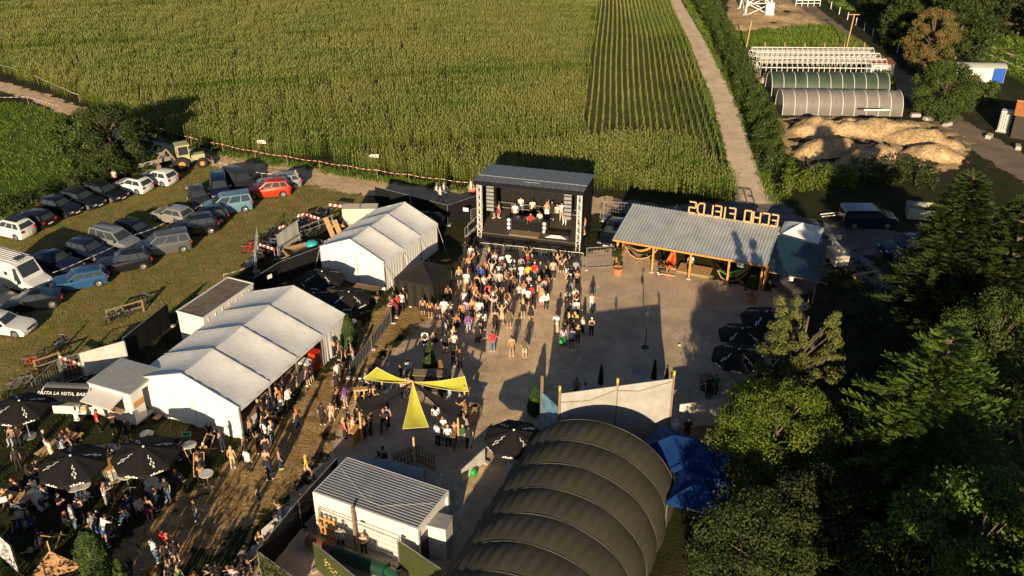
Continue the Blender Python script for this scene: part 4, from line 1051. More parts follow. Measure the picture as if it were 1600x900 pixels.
# ================================================================ white board wall
def boardwall():
    A=at(876,615,4.9);B=at(1052,591.5,4.9);a=ang(A,B);L=(B-A).length;o=(A.x,A.y,0);f=frame(o,a)
    t=thing('board_wall','tall white board wall between yellow topped timber posts','board wall',o,a)
    BW=M('whitewashed_board',(.38,.375,.355),rough=.85,var=.2,scale=1.1,bmp=.3,bscale=5)
    for k in (0,1):
        b=MB();b.box((L*(.25+.5*k),0,2.45),(L/2-.08,.05,4.9));b.build('board_panel',BW,t)
    for x in (-.05,L/2,L+.05):
        b=MB();b.box((x,.06,2.55),(.12,.12,5.1));q=b.build('timber_post',WoodD,t);b=MB();b.box((x,.06,5.25),(.125,.125,.32));b.build('yellow_cap',Yell,q)
    b=MB();b.tube([(0,-.06,4.3),(L*.25,-.06,4.15),(L*.46,-.06,4.6),(L/2,-.06,4.72)],.025,4);b.tube([(L/2,-.06,4.6),(L*.7,-.06,4.35),(L,-.06,4.75)],.025,4);b.build('cable',WoodD,t)
    # return panel at the left with blue screen
    t=thing('screened_corner','blue and white printed screen with timber frame at the left wall end','screen',o,a+R(108))
    b=MB();b.box((1.1,0,2.3),(1.9,.04,3.0));b.build('printed_screen',M('blue_print',(.12,.25,.36),rough=.6,var=.5,scale=2),t);b=MB()
    for x in (.1,2.1): b.beam((x,-.05,0),(x,-.05,4.9),.13)
    b.build('timber_frame',WoodD,t)
    t=thing('white_steps','small white slatted steps at the foot of the board wall','steps',f(-.35,-.6),a);b=MB()
    for j in range(5): b.box((0,-.1*j,1.9-.38*j),(.5,.25,.05))
    b.build('tread',Whi,t);b=MB();b.beam((-.25,.1,2.0),(-.25,-.5,0),.05);b.beam((.25,.1,2.0),(.25,-.5,0),.05);b.build('side_rail',Whi,t)
    # closed parasols behind the wall
    for px,py,lb in ((940,570,'folded black parasol behind the middle of the board wall'),(1024,562,'folded black parasol behind the right half of the board wall'),(1043,575,'leaning folded black parasol at the right wall end')):
        q=at(px,py,2.5);m=thing('folded_parasol',lb,'parasol',(q.x,q.y,0),0,'folded black parasols');b=MB();b.lathe([(.05,.9),(.2,1.0),(.16,1.7),(.06,2.5)],8);b.build('folded_cloth',B_cloth,m,60);b=MB();b.tube([(0,0,.05),(0,0,2.65)],.03,6);b.build('pole',GreyM,m);b=MB();b.lathe([(.3,0),(.3,.06),(.05,.1)],14);b.build('base',Concr,m);b=MB();b.box((0,0,2.68),(.12,.12,.1));b.build('cap',Yell,m)
boardwall()
# ================================================================ fences
def site_fence(name,label,A,B,h=2.,mat=None,screen=1.,sz=(0,1),ground=True,cat='fence',mesh=True,feet=True,group=None,glyph=None):
    a=ang(A,B);L=math.hypot(B.x-A.x,B.y-A.y);t=thing(name,label,cat,(A.x,A.y,0),a,group);n=max(1,round(L/3.5));w=L/n
    fr=MB()
    for k in range(n):
        x0=k*w+.04;x1=(k+1)*w-.04
        for x in (x0,x1): fr.beam((x,0,.08),(x,0,h),.045)
        fr.beam((x0,0,.12),(x1,0,.12),.04);fr.beam((x0,0,h),(x1,0,h),.045)
    fr.build('frame',G_galv,t)
    if mesh:
        b=MB();m=int(L/.25)
        for k in range(m): b.beam(((k+.5)*L/m,0,.12),((k+.5)*L/m,0,h),.012)
        for j in range(1,6): b.beam((.04,0,h*j/6),(L-.04,0,h*j/6),.012)
        b.build('wire_grid',G_galv,t)
    if mat:
        s=int(max(2,L*3));b=MB();b.grid(lambda u,v:(sz[0]*L+u*L*(sz[1]-sz[0]),-.035+.02*math.sin(u*L*5),.1+v*(h*screen-.1)),s,3);b.build('screen_cloth',mat,t,80)
    if feet:
        for k in range(n+1): b=MB();b.box((k*w,0,.07),(.24,.6,.13));b.build('concrete_foot',Concr,t)
    return t
def P2(x,y,h=0): p=at(x,y,h);p.z=0;return p
def barrier(name,label,A,B,group=None):
    a=ang(A,B);L=math.hypot(B.x-A.x,B.y-A.y);n=max(1,round(L/2.3));w=L/n
    for k in range(n):
        f=A.lerp(B,k/n);lb=label if n==1 else label+', %s panel from the left'%['first','second','third','fourth','fifth','sixth','seventh','eighth'][k]
        t=thing(name,lb,'barrier',(f.x,f.y,0),a,group);b=MB()
        b.tube([(.05,0,.12),(.05,0,1.05),(.15,0,1.12),(w-.15,0,1.12),(w-.05,0,1.05),(w-.05,0,.12)],.025,5);b.beam((.05,0,.2),(w-.05,0,.2),.03);b.build('frame',G_galv,t)
        b=MB();m=int(w/.13)
        for j in range(1,m): b.beam((j*w/m,0,.2),(j*w/m,0,1.1),.016)
        b.build('bars',G_galv,t);b=MB();b.beam((.3,-.3,.03),(.3,.3,.03),.05);b.beam((w-.3,-.3,.03),(w-.3,.3,.03),.05);b.build('foot',G_galv,t)
barrier('crowd_barrier','crowd barrier in front of the stage',P2(748,397),P2(912,414),'crowd barriers at the stage')
barrier('crowd_barrier','crowd barrier beside the black pop-up tent front',P2(640,468),P2(672,474))
barrier('crowd_barrier','crowd barrier slanting right of the black pop-up tent',P2(676,465),P2(696,443))
barrier('crowd_barrier','crowd barrier left of the stage truss',P2(735,345),P2(752,340))
barrier('crowd_barrier','crowd barrier right of the stage behind the black car',P2(937,343),P2(958,355))
BF=[('black screened fence around the tent garden, left run',(400,470),(442,443),B_cloth,1),('black screened fence around the tent garden, top run',(442,443),(507,418),B_cloth,1),
('long black screened fence between track and small marquee',(588,322),(700,352),B_cloth,1),('black screened fence from marquee to stage',(700,352),(748,336),B_cloth,1),
('black screened fence behind the stage right corner',(942,345),(1010,352),None,0),
('low black fence between tent garden and yellow path',(612,505),(548,592),B_cloth,.6),('black fence section next to the black pop-up tent',(612,478),(612,505),B_cloth,.6),
('black screened fence behind the barrier, left of the cabin',(401,861,2),(466,782,2),B_cloth,1),('black screened fence rising to the cabin corner',(466,782,2),(526,716,2),B_cloth,1),
('blue white screened fence behind the cabin, first panel',(529,717,2),(605,718,2),M('blue_white_screen',(.38,.45,.52),rough=.7,var=.1),1),('blue white screened fence behind the cabin, second panel',(605,718,2),(662,733,2),M('blue_white_screen'),1),
('black wire fence from cabin back to the white screened fence',(662,733,2),(708,753,2),None,1),('white screened fence between parasol and cabin',(721,757),(757,723),Screen,.6),
('white screened fence right of the board wall',(1058,672),(1134,662),Screen,1),
('white screened fence panel between bikes and car park, left',(133,590),(203,570) ,Screen,1),('black screened fence left of the storage container',(200,566),(268,510),B_cloth,1),
('grey wire fence at the left among bicycles',(60,638),(100,600),None,1),('wire fence under the red white board at left',(100,600),(133,590),None,1),
('screened fence with grey cloth in the bicycle parking',(436,400),(468,376),Screen,1),('wire fence at the bicycle parking corner',(401,425),(405,385),None,1),
('black fence behind parasols at the right yard edge',(1240,560),(1180,640),B_cloth,1),('wire mesh fence right of the stage',(915,421),(958,418),None,1),
('black fence at the end of the white screened panel',(1138,660),(1190,610),B_cloth,1)]
for lb,a_,b_,m_,s_ in BF:
    h=1.1 if s_==.6 else 2.0
    site_fence('site_fence',lb,P2(*a_),P2(*b_),h,m_,1. if lb.find('grey cloth')<0 else 1.)
# front enclosure with olive screens
site_fence('screen_fence','olive green screened fence panel at the bottom edge, left one',P2(403,862,2),P2(456,900,2),2.0,GreenS)
site_fence('screen_fence','olive green screened fence with yellow blossoms print',P2(489,847,2),P2(560,905,2),2.0,GreenS)
q=P2(623,845,2);q2=P2(689,889,2);site_fence('screen_fence','green screened fence in front of the cabin door',q,q2,2.,GreenS)
site_fence('screen_fence','tall wire fence in front of the white cabin wall',P2(497,793,2),P2(622,843,2),2.,None)
def blossoms():
    A=P2(489,847,2);B=P2(560,905,2);a=ang(A,B);t=thing('fairy_decoration','cluster of small yellow paper blossoms on the olive fence','decoration',(A.x,A.y,0),a);b=MB();r=random.Random(5)
    for k in range(40): x=r.uniform(1.0,2.3);z=1.35-.3*(x-1.0)+r.uniform(-.25,.25);b.disc((x,-.07,z),r.uniform(.02,.045),.02,6,'y')
    b.build('blossoms',M('yellow_paper',(.8,.6,.2),rough=.6),t)
blossoms()
def brown_pipe():
    p=fC(.9,-1.0);t=thing('brown_drum','long brown drum lying in front of the cabin','drum',p,ang(fC(0,0),fC(1,0)));b=MB();b.tube([(-.9,0,.35),(.9,0,.35)],.33,16);b.build('drum',M('brown_plastic',(.14,.05,.025),rough=.4),t,40)
    for x in (-.95,.95): b=MB();b.tube([(x-.06,0,.35),(x+.06,0,.35)],.37,16);b.build('end_ring',GreyM,t,40)
    t=thing('green_trough','long dark green water trough in front of the cabin','trough',fC(3.4,-1.15),ang(fC(0,0),fC(1,0)));b=MB();b.tube([(-1.6,0,.45),(1.7,0,.45)],.42,14);b.build('trough',M('dark_green_plastic',(.006,.045,.025),rough=.5),t,40)
    b=MB();b.tube([(1.7,0,.45),(2.3,-.1,.45),(2.8,-.4,.4),(3.0,-.8,.3),(3.0,-1.1,.1)],.24,10);b.build('bent_pipe',M('green_pipe',(.008,.08,.04),rough=.5),t,50)
    b=MB();b.beam((-1.5,-.1,.95),(1.6,-.1,.95),.03)
    for k in range(9): b.beam((-1.4+k*.36,-.1,.85),(-1.4+k*.36,-.1,.95),.03)
    b.build('tap_rail',B_plastic,t)
    t=thing('pallet_rack','orange wooden pallet rack leaning at the cabin wall','pallet rack',fC(.9,-.35),ang(fC(0,0),fC(1,0)));b=MB()
    for k in range(4): b.box((-.45+k*.3,0,.95),(.12,.05,1.5))
    for z in (.5,1.0,1.6): b.box((0,-.04,z),(1.1,.04,.12))
    b.build('boards',WoodO,t)
brown_pipe()
# ================================================================ shade sails and pallet tables
def sails():
    hub=at(645,597,3.5)
    t=thing('sail_mast','thin mast at the meeting point of the shade sails','mast',(hub.x,hub.y,0));b=MB();b.tube([(0,0,0),(0,0,3.6)],.05,8);b.build('pole',Wood,t);b=MB();b.lathe([(.3,0),(.3,.1),(.06,.14)],14);b.build('base',Concr,t)
    BS=M('black_sail',(.01,.01,.011),rough=.9,spec=.15)
    for nm,c1,c2,h1,h2,m,lb in (('a',(568,592),(589,574),2.3,2.9,Yell,'yellow shade sail pointing left'),('b',(726,588),(732,612),2.9,2.3,Yell,'yellow shade sail pointing right'),('c',(629,670),(670,667),2.2,2.2,Yell,'yellow shade sail pointing down towards the cabin'),
        ('d',(558,627),(572,648),2.4,1.8,BS,'black shade sail at the lower left'),('e',(708,654),(725,636),1.8,2.4,BS,'black shade sail at the lower right')):
        A=at(*c1,h1);B=at(*c2,h2);o=Vector((hub.x,hub.y,0));t=thing('shade_sail',lb,'shade sail',o,0,'triangular shade sails');mb=MB()
        h0=hub-o
        def fn(u,v): q=h0*(1-v)+((A*(1-u)+B*u)-o)*v;e=.12*math.sin(PI*v);return tuple(q-Vector((0,0,.35*math.sin(PI*v)*(.4+.6*math.sin(PI*u)))) )
        mb.grid(fn,8,16);mb.build('cloth',m,t,80)
        mb=MB();mb.tube([fn(0,v/8) for v in range(9)],.018,4);mb.tube([fn(1,v/8) for v in range(9)],.018,4);mb.tube([fn(0,1),fn(.5,1),fn(1,1)],.018,4);mb.build('edge_cord',M('pale_cord',(.8,.72,.3),rough=.6) if m is Yell else BS,t)
    for px,py,h,lb in ((649,735,2.5,'timber post behind the corner pallet bar under the yellow sail'),(566,690,2.3,'timber post at the left pallet bar'),(717,700,2.3,'timber post beside the right pallet table'),(600,640,2.6,'timber post behind the left yellow sail'),(727,655,2.6,'timber post under the right yellow sail')):
        q=P2(px,py);t=thing('timber_post',lb,'post',q);b=MB();b.box((0,0,h/2),(.11,.11,h));b.build('post',Wood,t);b=MB();b.beam((0,0,h-.02),(.0,.25,h-.3),.04);b.build('brace',Wood,t)
    def pallet(px,py,rz,label,w=1.3,m=Wood,h=1.1,two=False):
        q=P2(px,py);t=thing('pallet_table',label,'pallet table',q,rz,'upright pallet bar tables')
        def side(a,ox,oy):
            b=MB();n=7;ca,sa=math.cos(a),math.sin(a)
            for k in range(n): x=-w/2+.07+k*(w-.14)/(n-1);b.box((ox+x*ca,oy+x*sa,h/2),(.1,.03,h),a)
            for z in (.15,h*.5,h-.1): b.box((ox-.04*sa*-1,oy-.04*ca,z),(w,.04,.1),a)
            b.build('slats',m,t);b=MB();b.box((ox,oy,h+.03),(w+.1,.35,.05),a);b.build('table_top',m,t)
        if two: side(R(35),-w*.42,0);side(R(-35),w*.42,0)
        else: side(0,0,0);side(PI/2,w*.35,.5)
    pallet(577,628,R(8),'bright pallet table at the left under the yellow sail',1.9)
    pallet(558,690,R(75),'orange pallet table end-on at the lower left of the sails',1.2,WoodO)
    pallet(572,676,R(20),'pallet table right behind the orange one',1.0,Wood)
    pallet(649,728,0,'weathered corner pallet bar below the pointing yellow sail',1.5,WoodD,two=True)
    pallet(711,697,R(80),'dark pallet table between two groups at the lower right',1.1,WoodD)
    pallet(739,662,R(65),'bright round backed pallet table at the right',1.2,Wood)
    pallet(680,600,R(5),'brown pallet table beside the black planter box',1.3,WoodO)
    q=P2(668,606);t=thing('planter_box','large black planter box with the clipped cone behind it','planter',q,R(-4));b=MB();b.box((0,0,.6),(2.6,.9,1.2));b.build('box',B_plastic,t);b=MB();b.box((0,0,1.22),(2.5,.8,.06));b.build('soil',WoodD,t)
sails()
# ================================================================ cars
Glass=M('car_glass',(.035,.045,.05),rough=.08,spec=.8,var=.05)
TyreM=M('tyre',(.018,.018,.018),rough=.8)
RimM=M('alloy_rim',(.5,.5,.5),rough=.3,metal=.8)
HeadM=M('headlight_glass',(.65,.68,.7),rough=.1,metal=.3)
TailM=M('tail_light',(.45,.02,.015),rough=.2)
PlateM=M('number_plate',(.75,.75,.72),rough=.4)
TrimM=M('black_trim',(.02,.02,.02),rough=.5)
def paint(name,c,metal=.3): return M('car_paint_'+name,c,rough=.22,metal=metal,var=.04,coat=.6)
PAINT={'white':paint('white',(.72,.72,.7),0),'black':paint('black',(.008,.009,.012),.1),'darkblue':paint('dark_blue',(.01,.018,.05)),'grey':paint('grey',(.16,.165,.17),.5),'silver':paint('silver',(.42,.43,.44),.6),
'blue':paint('blue',(.03,.11,.26)),'lightblue':paint('light_blue',(.16,.3,.4)),'red':paint('red',(.55,.05,.015)),'darkgrey':paint('dark_grey',(.045,.05,.055),.4),'champagne':paint('warm_silver',(.45,.43,.38),.5)}
def make_car(kind):
    S={'hatch':dict(L=4.1,w=.88,hood=.86,belt=.94,roof=1.48,xf=.62,xr=-1.98,rf=-.05,rr=-1.55,nose=.66,tail=.98),
       'wagon':dict(L=4.6,w=.9,hood=.86,belt=.95,roof=1.46,xf=.78,xr=-2.22,rf=.02,rr=-1.82,nose=.66,tail=.98),
       'sedan':dict(L=4.6,w=.9,hood=.84,belt=.92,roof=1.42,xf=.75,xr=-1.75,rf=-.02,rr=-.95,nose=.62,tail=.96),
       'suv':dict(L=4.45,w=.92,hood=1.0,belt=1.08,roof=1.66,xf=.8,xr=-2.12,rf=.1,rr=-1.72,nose=.8,tail=1.1),
       'mpv':dict(L=4.7,w=.93,hood=1.02,belt=1.1,roof=1.8,xf=1.3,xr=-2.3,rf=.45,rr=-2.12,nose=.78,tail=1.12)}[kind]
    L,w=S['L'],S['w'];h=L/2;x1,x0=h,-h;wr=.33;wf=h-.85;wb=-h+.8
    t=thing('parked_car','x','car',(0,0,-50),0,'parked cars')
    # lower body side profile (counter clockwise), wheel arches cut
    def arc(cx): return [(cx+(wr+.05)*math.cos(a),wr+(wr+.05)*math.sin(a)) for a in [PI*k/8 for k in range(8,-1,-1)]][::-1]
    prof=[(x0+.02,.32),(x0+.06,.22),(wb-wr-.05,.2)]+[p for p in arc(wb)[::-1]]+[(wb+wr+.05,.2),(wf-wr-.05,.2)]+[p for p in arc(wf)[::-1]]+[(wf+wr+.05,.2),(x1-.08,.22),(x1-.01,.36),(x1-.02,.5),(x1-.1,S['nose']),(x1-.45,S['hood']-.06),(S['xf'],S['hood']+.03),(S['xf']-.5,S['belt']),(0,S['belt']),(S['xr']+.3,S['belt']),(S['xr'],S['tail']),(x0+.05,S['tail']-.05),(x0,.75),(x0,.5)]
    mb=MB();ys=[-1,-.965,-.7,-.3,.3,.7,.965,1];n=len(prof);vs=[]
    for s in ys:
        for x,z in prof:
            ins=.035 if abs(s)==1 else 0
            px=x*(1-ins*.6);pz=z-(ins if z>.7 else 0)+(.03*(1-s*s) if z>.75 else 0)
            e=abs(x)/h;pw=w*(1-.09*max(0,(e-.72)/.28)**2);pw*=(1-.06*max(0,(z-.62)/.4));px*=(1-.05*s*s*(e>.9))
            vs.append((px,s*pw,pz))
    m=len(ys);fs=[(j*n+i,j*n+(i+1)%n,(j+1)*n+(i+1)%n,(j+1)*n+i) for j in range(m-1) for i in range(n)]
    fs+=[tuple(range(n)),tuple(range((m-1)*n,m*n))[::-1]]
    mb.add(vs,fs)
    # greenhouse
    b=S['belt']-.01;r=S['roof'];wbt=w*.93;wt=w*.72
    def ring(k): # 0 belt 1 mid 2 near roof 3 roof
        zz=[b,b+(r-b)*.5,r-.07,r][k];q=(zz-b)/(r-b);q2=min(q/.88,1)
        xf=S['xf']+(S['rf']-S['xf'])*q2;xr=S['xr']+(S['rr']-S['xr'])*q2;ww=wbt+(wt-wbt)*q2
        if k==3: xf-=.16;xr+=.12;ww-=.12
        return [(xr,-ww,zz),((xr+xf)/2,-ww*1.03,zz+.0),(xf,-ww*.93,zz),(xf+.05,0,zz),(xf,ww*.93,zz),((xr+xf)/2,ww*1.03,zz),(xr,ww,zz),(xr-.03,0,zz)]
    vs=[];[vs.extend(ring(k)) for k in range(4)]
    vs.append(((S['rf']+S['rr'])/2,0,r+.03))
    fs=[(k*8+i,k*8+(i+1)%8,(k+1)*8+(i+1)%8,(k+1)*8+i) for k in range(3) for i in range(8)]+[(24+i,24+(i+1)%8,32) for i in range(8)]
    mb.add(vs,fs)
    mb.build('body',PAINT['black'],t,32)
    # glass
    def pt(k,u,off=.012):  # side window surface point : k height 0..1 , x
        pass
    def side(xa,xb,s):
        g=MB();z0=b+.05;z1=r-.12;out=[]
        for z,xx in ((z0,0),(z1,1)):
            q=min(((z-b)/(r-b))/.88,1);ww=(wbt+(wt-wbt)*q)*1.0+.014
            xf=S['xf']+(S['rf']-S['xf'])*q-.14;xr=S['xr']+(S['rr']-S['xr'])*q+.14
            out.append([(xr+(xf-xr)*xa,s*(ww+.03*(1-abs(2*xa-1))*w*.9-.05*max(0,xa-.6)),z),(xr+(xf-xr)*xb,s*(ww+.03*(1-abs(2*xb-1))*w*.9-.05*max(0,xb-.6)),z)])
        g.add([out[0][0],out[0][1],out[1][1],out[1][0]],[(0,1,2,3) if s<0 else (3,2,1,0)]);g.build('side_window',Glass,t)
    for s in (-1,1):
        cuts=((.0,.26),(.3,.62),(.66,1.0)) if kind in('wagon','mpv','suv') else ((.04,.46),(.5,1.0))
        for a_,b_ in cuts: side(a_,b_,s)
    for nm,xs,xt,sg in (('windscreen','xf','rf',1),('rear_window','xr','rr',-1)):
        g=MB();P=[]
        for q in (.1,.84):
            x=S[xs]+(S[xt]-S[xs])*q;ww=(wbt+(wt-wbt)*q)*.93-.07;z=b+(r-b)*.88*q
            P.append([(x+sg*.02,-ww,z),(x+sg*.065,0,z),(x+sg*.02,ww,z)])
        g.add(P[0]+P[1],[(0,1,4,3),(1,2,5,4)]);g.build(nm,Glass,t)
    for x in (wf,wb):
        for s in (-1,1):
            wh=MB();wh.tube([(x,s*(w-.23),wr),(x,s*(w-.01),wr)],wr,18);o=wh.build('wheel',TyreM,t,40)
            g=MB();g.tube([(x,s*(w-.02),wr),(x,s*(w+.008),wr)],wr*.66,16)
            for k in range(5): a=2*PI*k/5;g.beam((x,s*(w+.012),wr),(x+wr*.6*math.cos(a),s*(w+.012),wr+wr*.6*math.sin(a)),.05,.02)
            g.build('rim',RimM,o,40)
    for s in (-1,1):
        g=MB();g.add([(x1-.12,s*.42*1,S['nose']-.16),(x1-.16,s*(w*.88),S['nose']-.14),(x1-.34,s*(w*.92),S['nose']+.0),(x1-.17,s*.48,S['nose']-.02)],[(0,1,2,3)])
        for i in range(4): v=g.v[i];g.v[i]=(v[0]+.075,v[1],v[2]+.02)
        g.build('headlight',HeadM,t)
        g=MB();g.box((x0+.03,s*(w*.76),S['tail']-.2),(.1,.22,.2));g.build('tail_light',TailM,t)
        g=MB();g.box((S['xf']-.28,s*(w+.07),S['belt']+.05),(.12,.2,.13));g.build('mirror',TrimM,t)
    g=MB();g.box((x1-.03,0,.42),(.05,.5,.11));g.build('number_plate',PlateM,t);g=MB();g.box((x0+.0,0,.55),(.04,.5,.11));g.build('number_plate',PlateM,t)
    g=MB();g.box((x1-.05,0,.6 if kind!='suv' else .7),(.06,.8,.12));g.build('grille',TrimM,t)
    if kind in('wagon','mpv','suv'):
        g=MB()
        for s in (-1,1): g.beam((S['rr']+.1,s*(wt-.1),r+.04),(S['rf']-.15,s*(wt-.1),r+.04),.03)
        g.build('roof_rail',TrimM,t)
    return t
CARP={k:make_car(k) for k in ('hatch','wagon','sedan','suv','mpv')}
CARS=[(20,366,'suv','white',157,'white SUV with dark roof cut by the left edge, first hedge row'),
(52,350,'wagon','black',157,'black estate with red tail light right of the white SUV at left edge'),
(98,332,'hatch','black',-24,'black hatchback third from left in the hedge row'),
(131,320,'wagon','black',-24,'black estate in the hedge row, headlight lit by the sun, fourth from left'),
(167,309,'wagon','black',-24,'black estate directly left of the white hatchback with dark roof'),
(209,297,'hatch','white',157,'white hatchback with black roof in the hedge row'),
(248,285,'hatch','white',157,'white hatchback beside the tractor'),
(312,318,'hatch','darkgrey',-62,'dark grey small car facing the camera in front of the blue van'),
(345,303,'mpv','darkblue',-72,'dark blue van facing the camera between two dark cars'),
(376,293,'mpv','darkgrey',-48,'dark grey people carrier facing lower right, left of the red SUV'),
(436,293,'wagon','silver',195,'silver car half hidden behind the red SUV'),
(420,305,'suv','red',192,'bright red SUV on the parking grass'),
(356,330,'mpv','lightblue',200,'light blue people carrier, side on'),
(322,348,'hatch','black',202,'black hatchback between light blue carrier and black SUV'),
(303,364,'suv','black',202,'black SUV right of the grey people carrier'),
(270,344,'hatch','champagne',157,'warm silver hatchback with its tail to the tape line'),
(216,370,'wagon','black',-24,'black estate behind the silver people carrier'),
(183,386,'mpv','silver',-26,'silver people carrier facing lower right'),
(257,393,'mpv','grey',202,'grey people carrier with sunlit alloy wheels, side on'),
(144,401,'wagon','darkblue',-26,'dark blue estate facing the black SUV across the tape'),
(93,418,'sedan','darkblue',-26,'dark blue saloon right of the white camper van'),
(196,420,'suv','black',202,'black SUV side on, above the blue estate'),
(124,447,'wagon','blue',204,'bright blue estate, side on'),
(50,480,'sedan','black',204,'black saloon directly above the white silver coupe'),
(-4,474,'wagon','grey',-26,'grey car cut by the left edge below the camper van'),
(10,516,'sedan','white',-12,'white silver coupe, lowest car at the left edge'),
(957,374,'wagon','black',249,'black car parked between stage and timber shed'),
(1412,396,'suv','darkblue',192,'dark SUV half hidden by the spruce')]
UPH=CARP.copy();used=set()
for x,y,k,c,hd,lb in CARS:
    p=P2(x,y)
    o=dup(CARP[k],p,R(hd),lb)
    for ch in bpy.data.objects:
        if ch.parent==o and ch.name.startswith('body'): objmat(ch,PAINT[c])
    if (x,y) in ((20,366),(209,297)):
        zr,xa,xb,ww=((1.7,-1.5,-.05,.56),(1.52,-1.3,-.2,.52))[0 if x==20 else 1]
        m=MB();m.box(((xa+xb)/2,0,zr),(xb-xa,ww*2,.03));m.build('roof_panel',TrimM,o)
for k,o in CARP.items():
    for c in list(bpy.data.objects):
        if c.parent==o:
            for g_ in [q for q in bpy.data.objects if q.parent==c]: bpy.data.objects.remove(g_)
            bpy.data.objects.remove(c)
    bpy.data.objects.remove(o)
CH.clear()
def dark_roofs():
    for x,y in ((20,366),(209,297)): pass
def van(px,py,hd,name,label,L,w,hh,pm,roofm=None,camper=False,cat='van'):
    t=thing(name,label,cat,P2(px,py),R(hd));h=L/2;wr=.36
    prof=[(-h,.4),(-h+.03,.3),(h-.1,.28),(h,.42),(h-.02,.75),(h-.12,.98),(h-.95,1.18),(h-1.75,hh-.12),(h-2.1,hh),(-h+.12,hh),(-h,hh-.2)]
    ys=[-1,-.95,-.5,.5,.95,1];n=len(prof);vs=[]
    for s in ys:
        for x,z in prof:
            vs.append((x*(1-(.02 if abs(s)==1 else 0)),s*w*(1-.1*max(0,(z-1)/hh))*(1-.08*(x>h-.5)),z-(.06 if abs(s)==1 and z>hh-.3 else 0)))
    m=len(ys);mb=MB();mb.add(vs,[(j*n+i,j*n+(i+1)%n,(j+1)*n+(i+1)%n,(j+1)*n+i) for j in range(m-1) for i in range(n)]+[tuple(range(n)),tuple(range((m-1)*n,m*n))[::-1]])
    mb.build('body',pm,t,30)
    def wz(z): return w*(1-.1*max(0,(z-1)/hh))+.012
    z1=hh-.3
    for s in (-1,1):
        wins=((h-1.95,h-1.35),) if camper else ((-h+.2,-h+1.3),(-h+1.4,-h+2.6),(h-2.35,h-1.35))
        for xa,xb in wins:
            g=MB();g.add([(xa,s*wz(1.15),1.15),(xb+.15,s*wz(1.15),1.15),(xb-.25 if xb>h-1.5 else xb,s*wz(z1),z1),(xa,s*wz(z1),z1)],[(0,1,2,3)]);g.build('side_window',Glass,t)
        if camper:
            g=MB();g.box((0,s*(wz(1.6)),1.6),(.35,.02,.3));g.build('small_window',Glass,t)
        g=MB();g.box((h-.1,s*w*.72,.86),(.16,.3,.18));g.build('headlight',HeadM,t);g=MB();g.box((-h,s*w*.85,1.1),(.06,.16,.4));g.build('tail_light',TailM,t)
        g=MB();g.box((h-1.3,s*(w+.15),1.2),(.1,.2,.28));g.build('mirror',TrimM,t)
        for x in (h-.95,-h+1.0):
            wh=MB();wh.tube([(x,s*(w-.2),wr),(x,s*(w+.01),wr)],wr,18);o=wh.build('wheel',TyreM,t,40);g=MB();g.tube([(x,s*(w),wr),(x,s*(w+.025),wr)],wr*.62,14);g.build('rim',RimM,o,40)
    g=MB();q0=(h-1.02+.0,1.24);q1=(h-1.68,hh-.2);g.add([(q0[0]+.02,-w*.8,q0[1]),(q0[0]+.02,w*.8,q0[1]),(q1[0]+.03,w*.76,q1[1]),(q1[0]+.03,-w*.76,q1[1])],[(0,1,2,3)]);g.build('windscreen',Glass,t)
    g=MB();g.box((h+.0,0,.5),(.05,1.0,.14));g.build('grille',TrimM,t);g=MB();g.box((-h-.01,0,1.5 if hh>1.9 else 1.4),(.03,w*1.4,.5));g.build('rear_window',Glass,t)
    if camper:
        g=MB();
        for k in range(6): g.box((-.6+0*k,-.6+k*.24,hh+.03),(3.6,.05,.04))
        g.build('roof_ribs',pm,t);g=MB();g.box((.6,0,hh+.09),(.55,.55,.12));g.build('roof_hatch',Glass,t)
        g=MB();g.tube([(h+.12,-.7,.45),(h+.2,-.7,.8),(h+.2,.7,.8),(h+.12,.7,.45)],.035,6);g.build('bull_bar',TrimM,t)
van(33,446,-26,'camper_van','white camper van with roof hatch parked among dark cars',5.7,1.02,2.55,PAINT['white'],camper=True,cat='camper van')
van(1354,352,0,'parked_van','dark blue van parked below the shrubs on the asphalt',4.9,.95,1.85,PAINT['darkblue'])
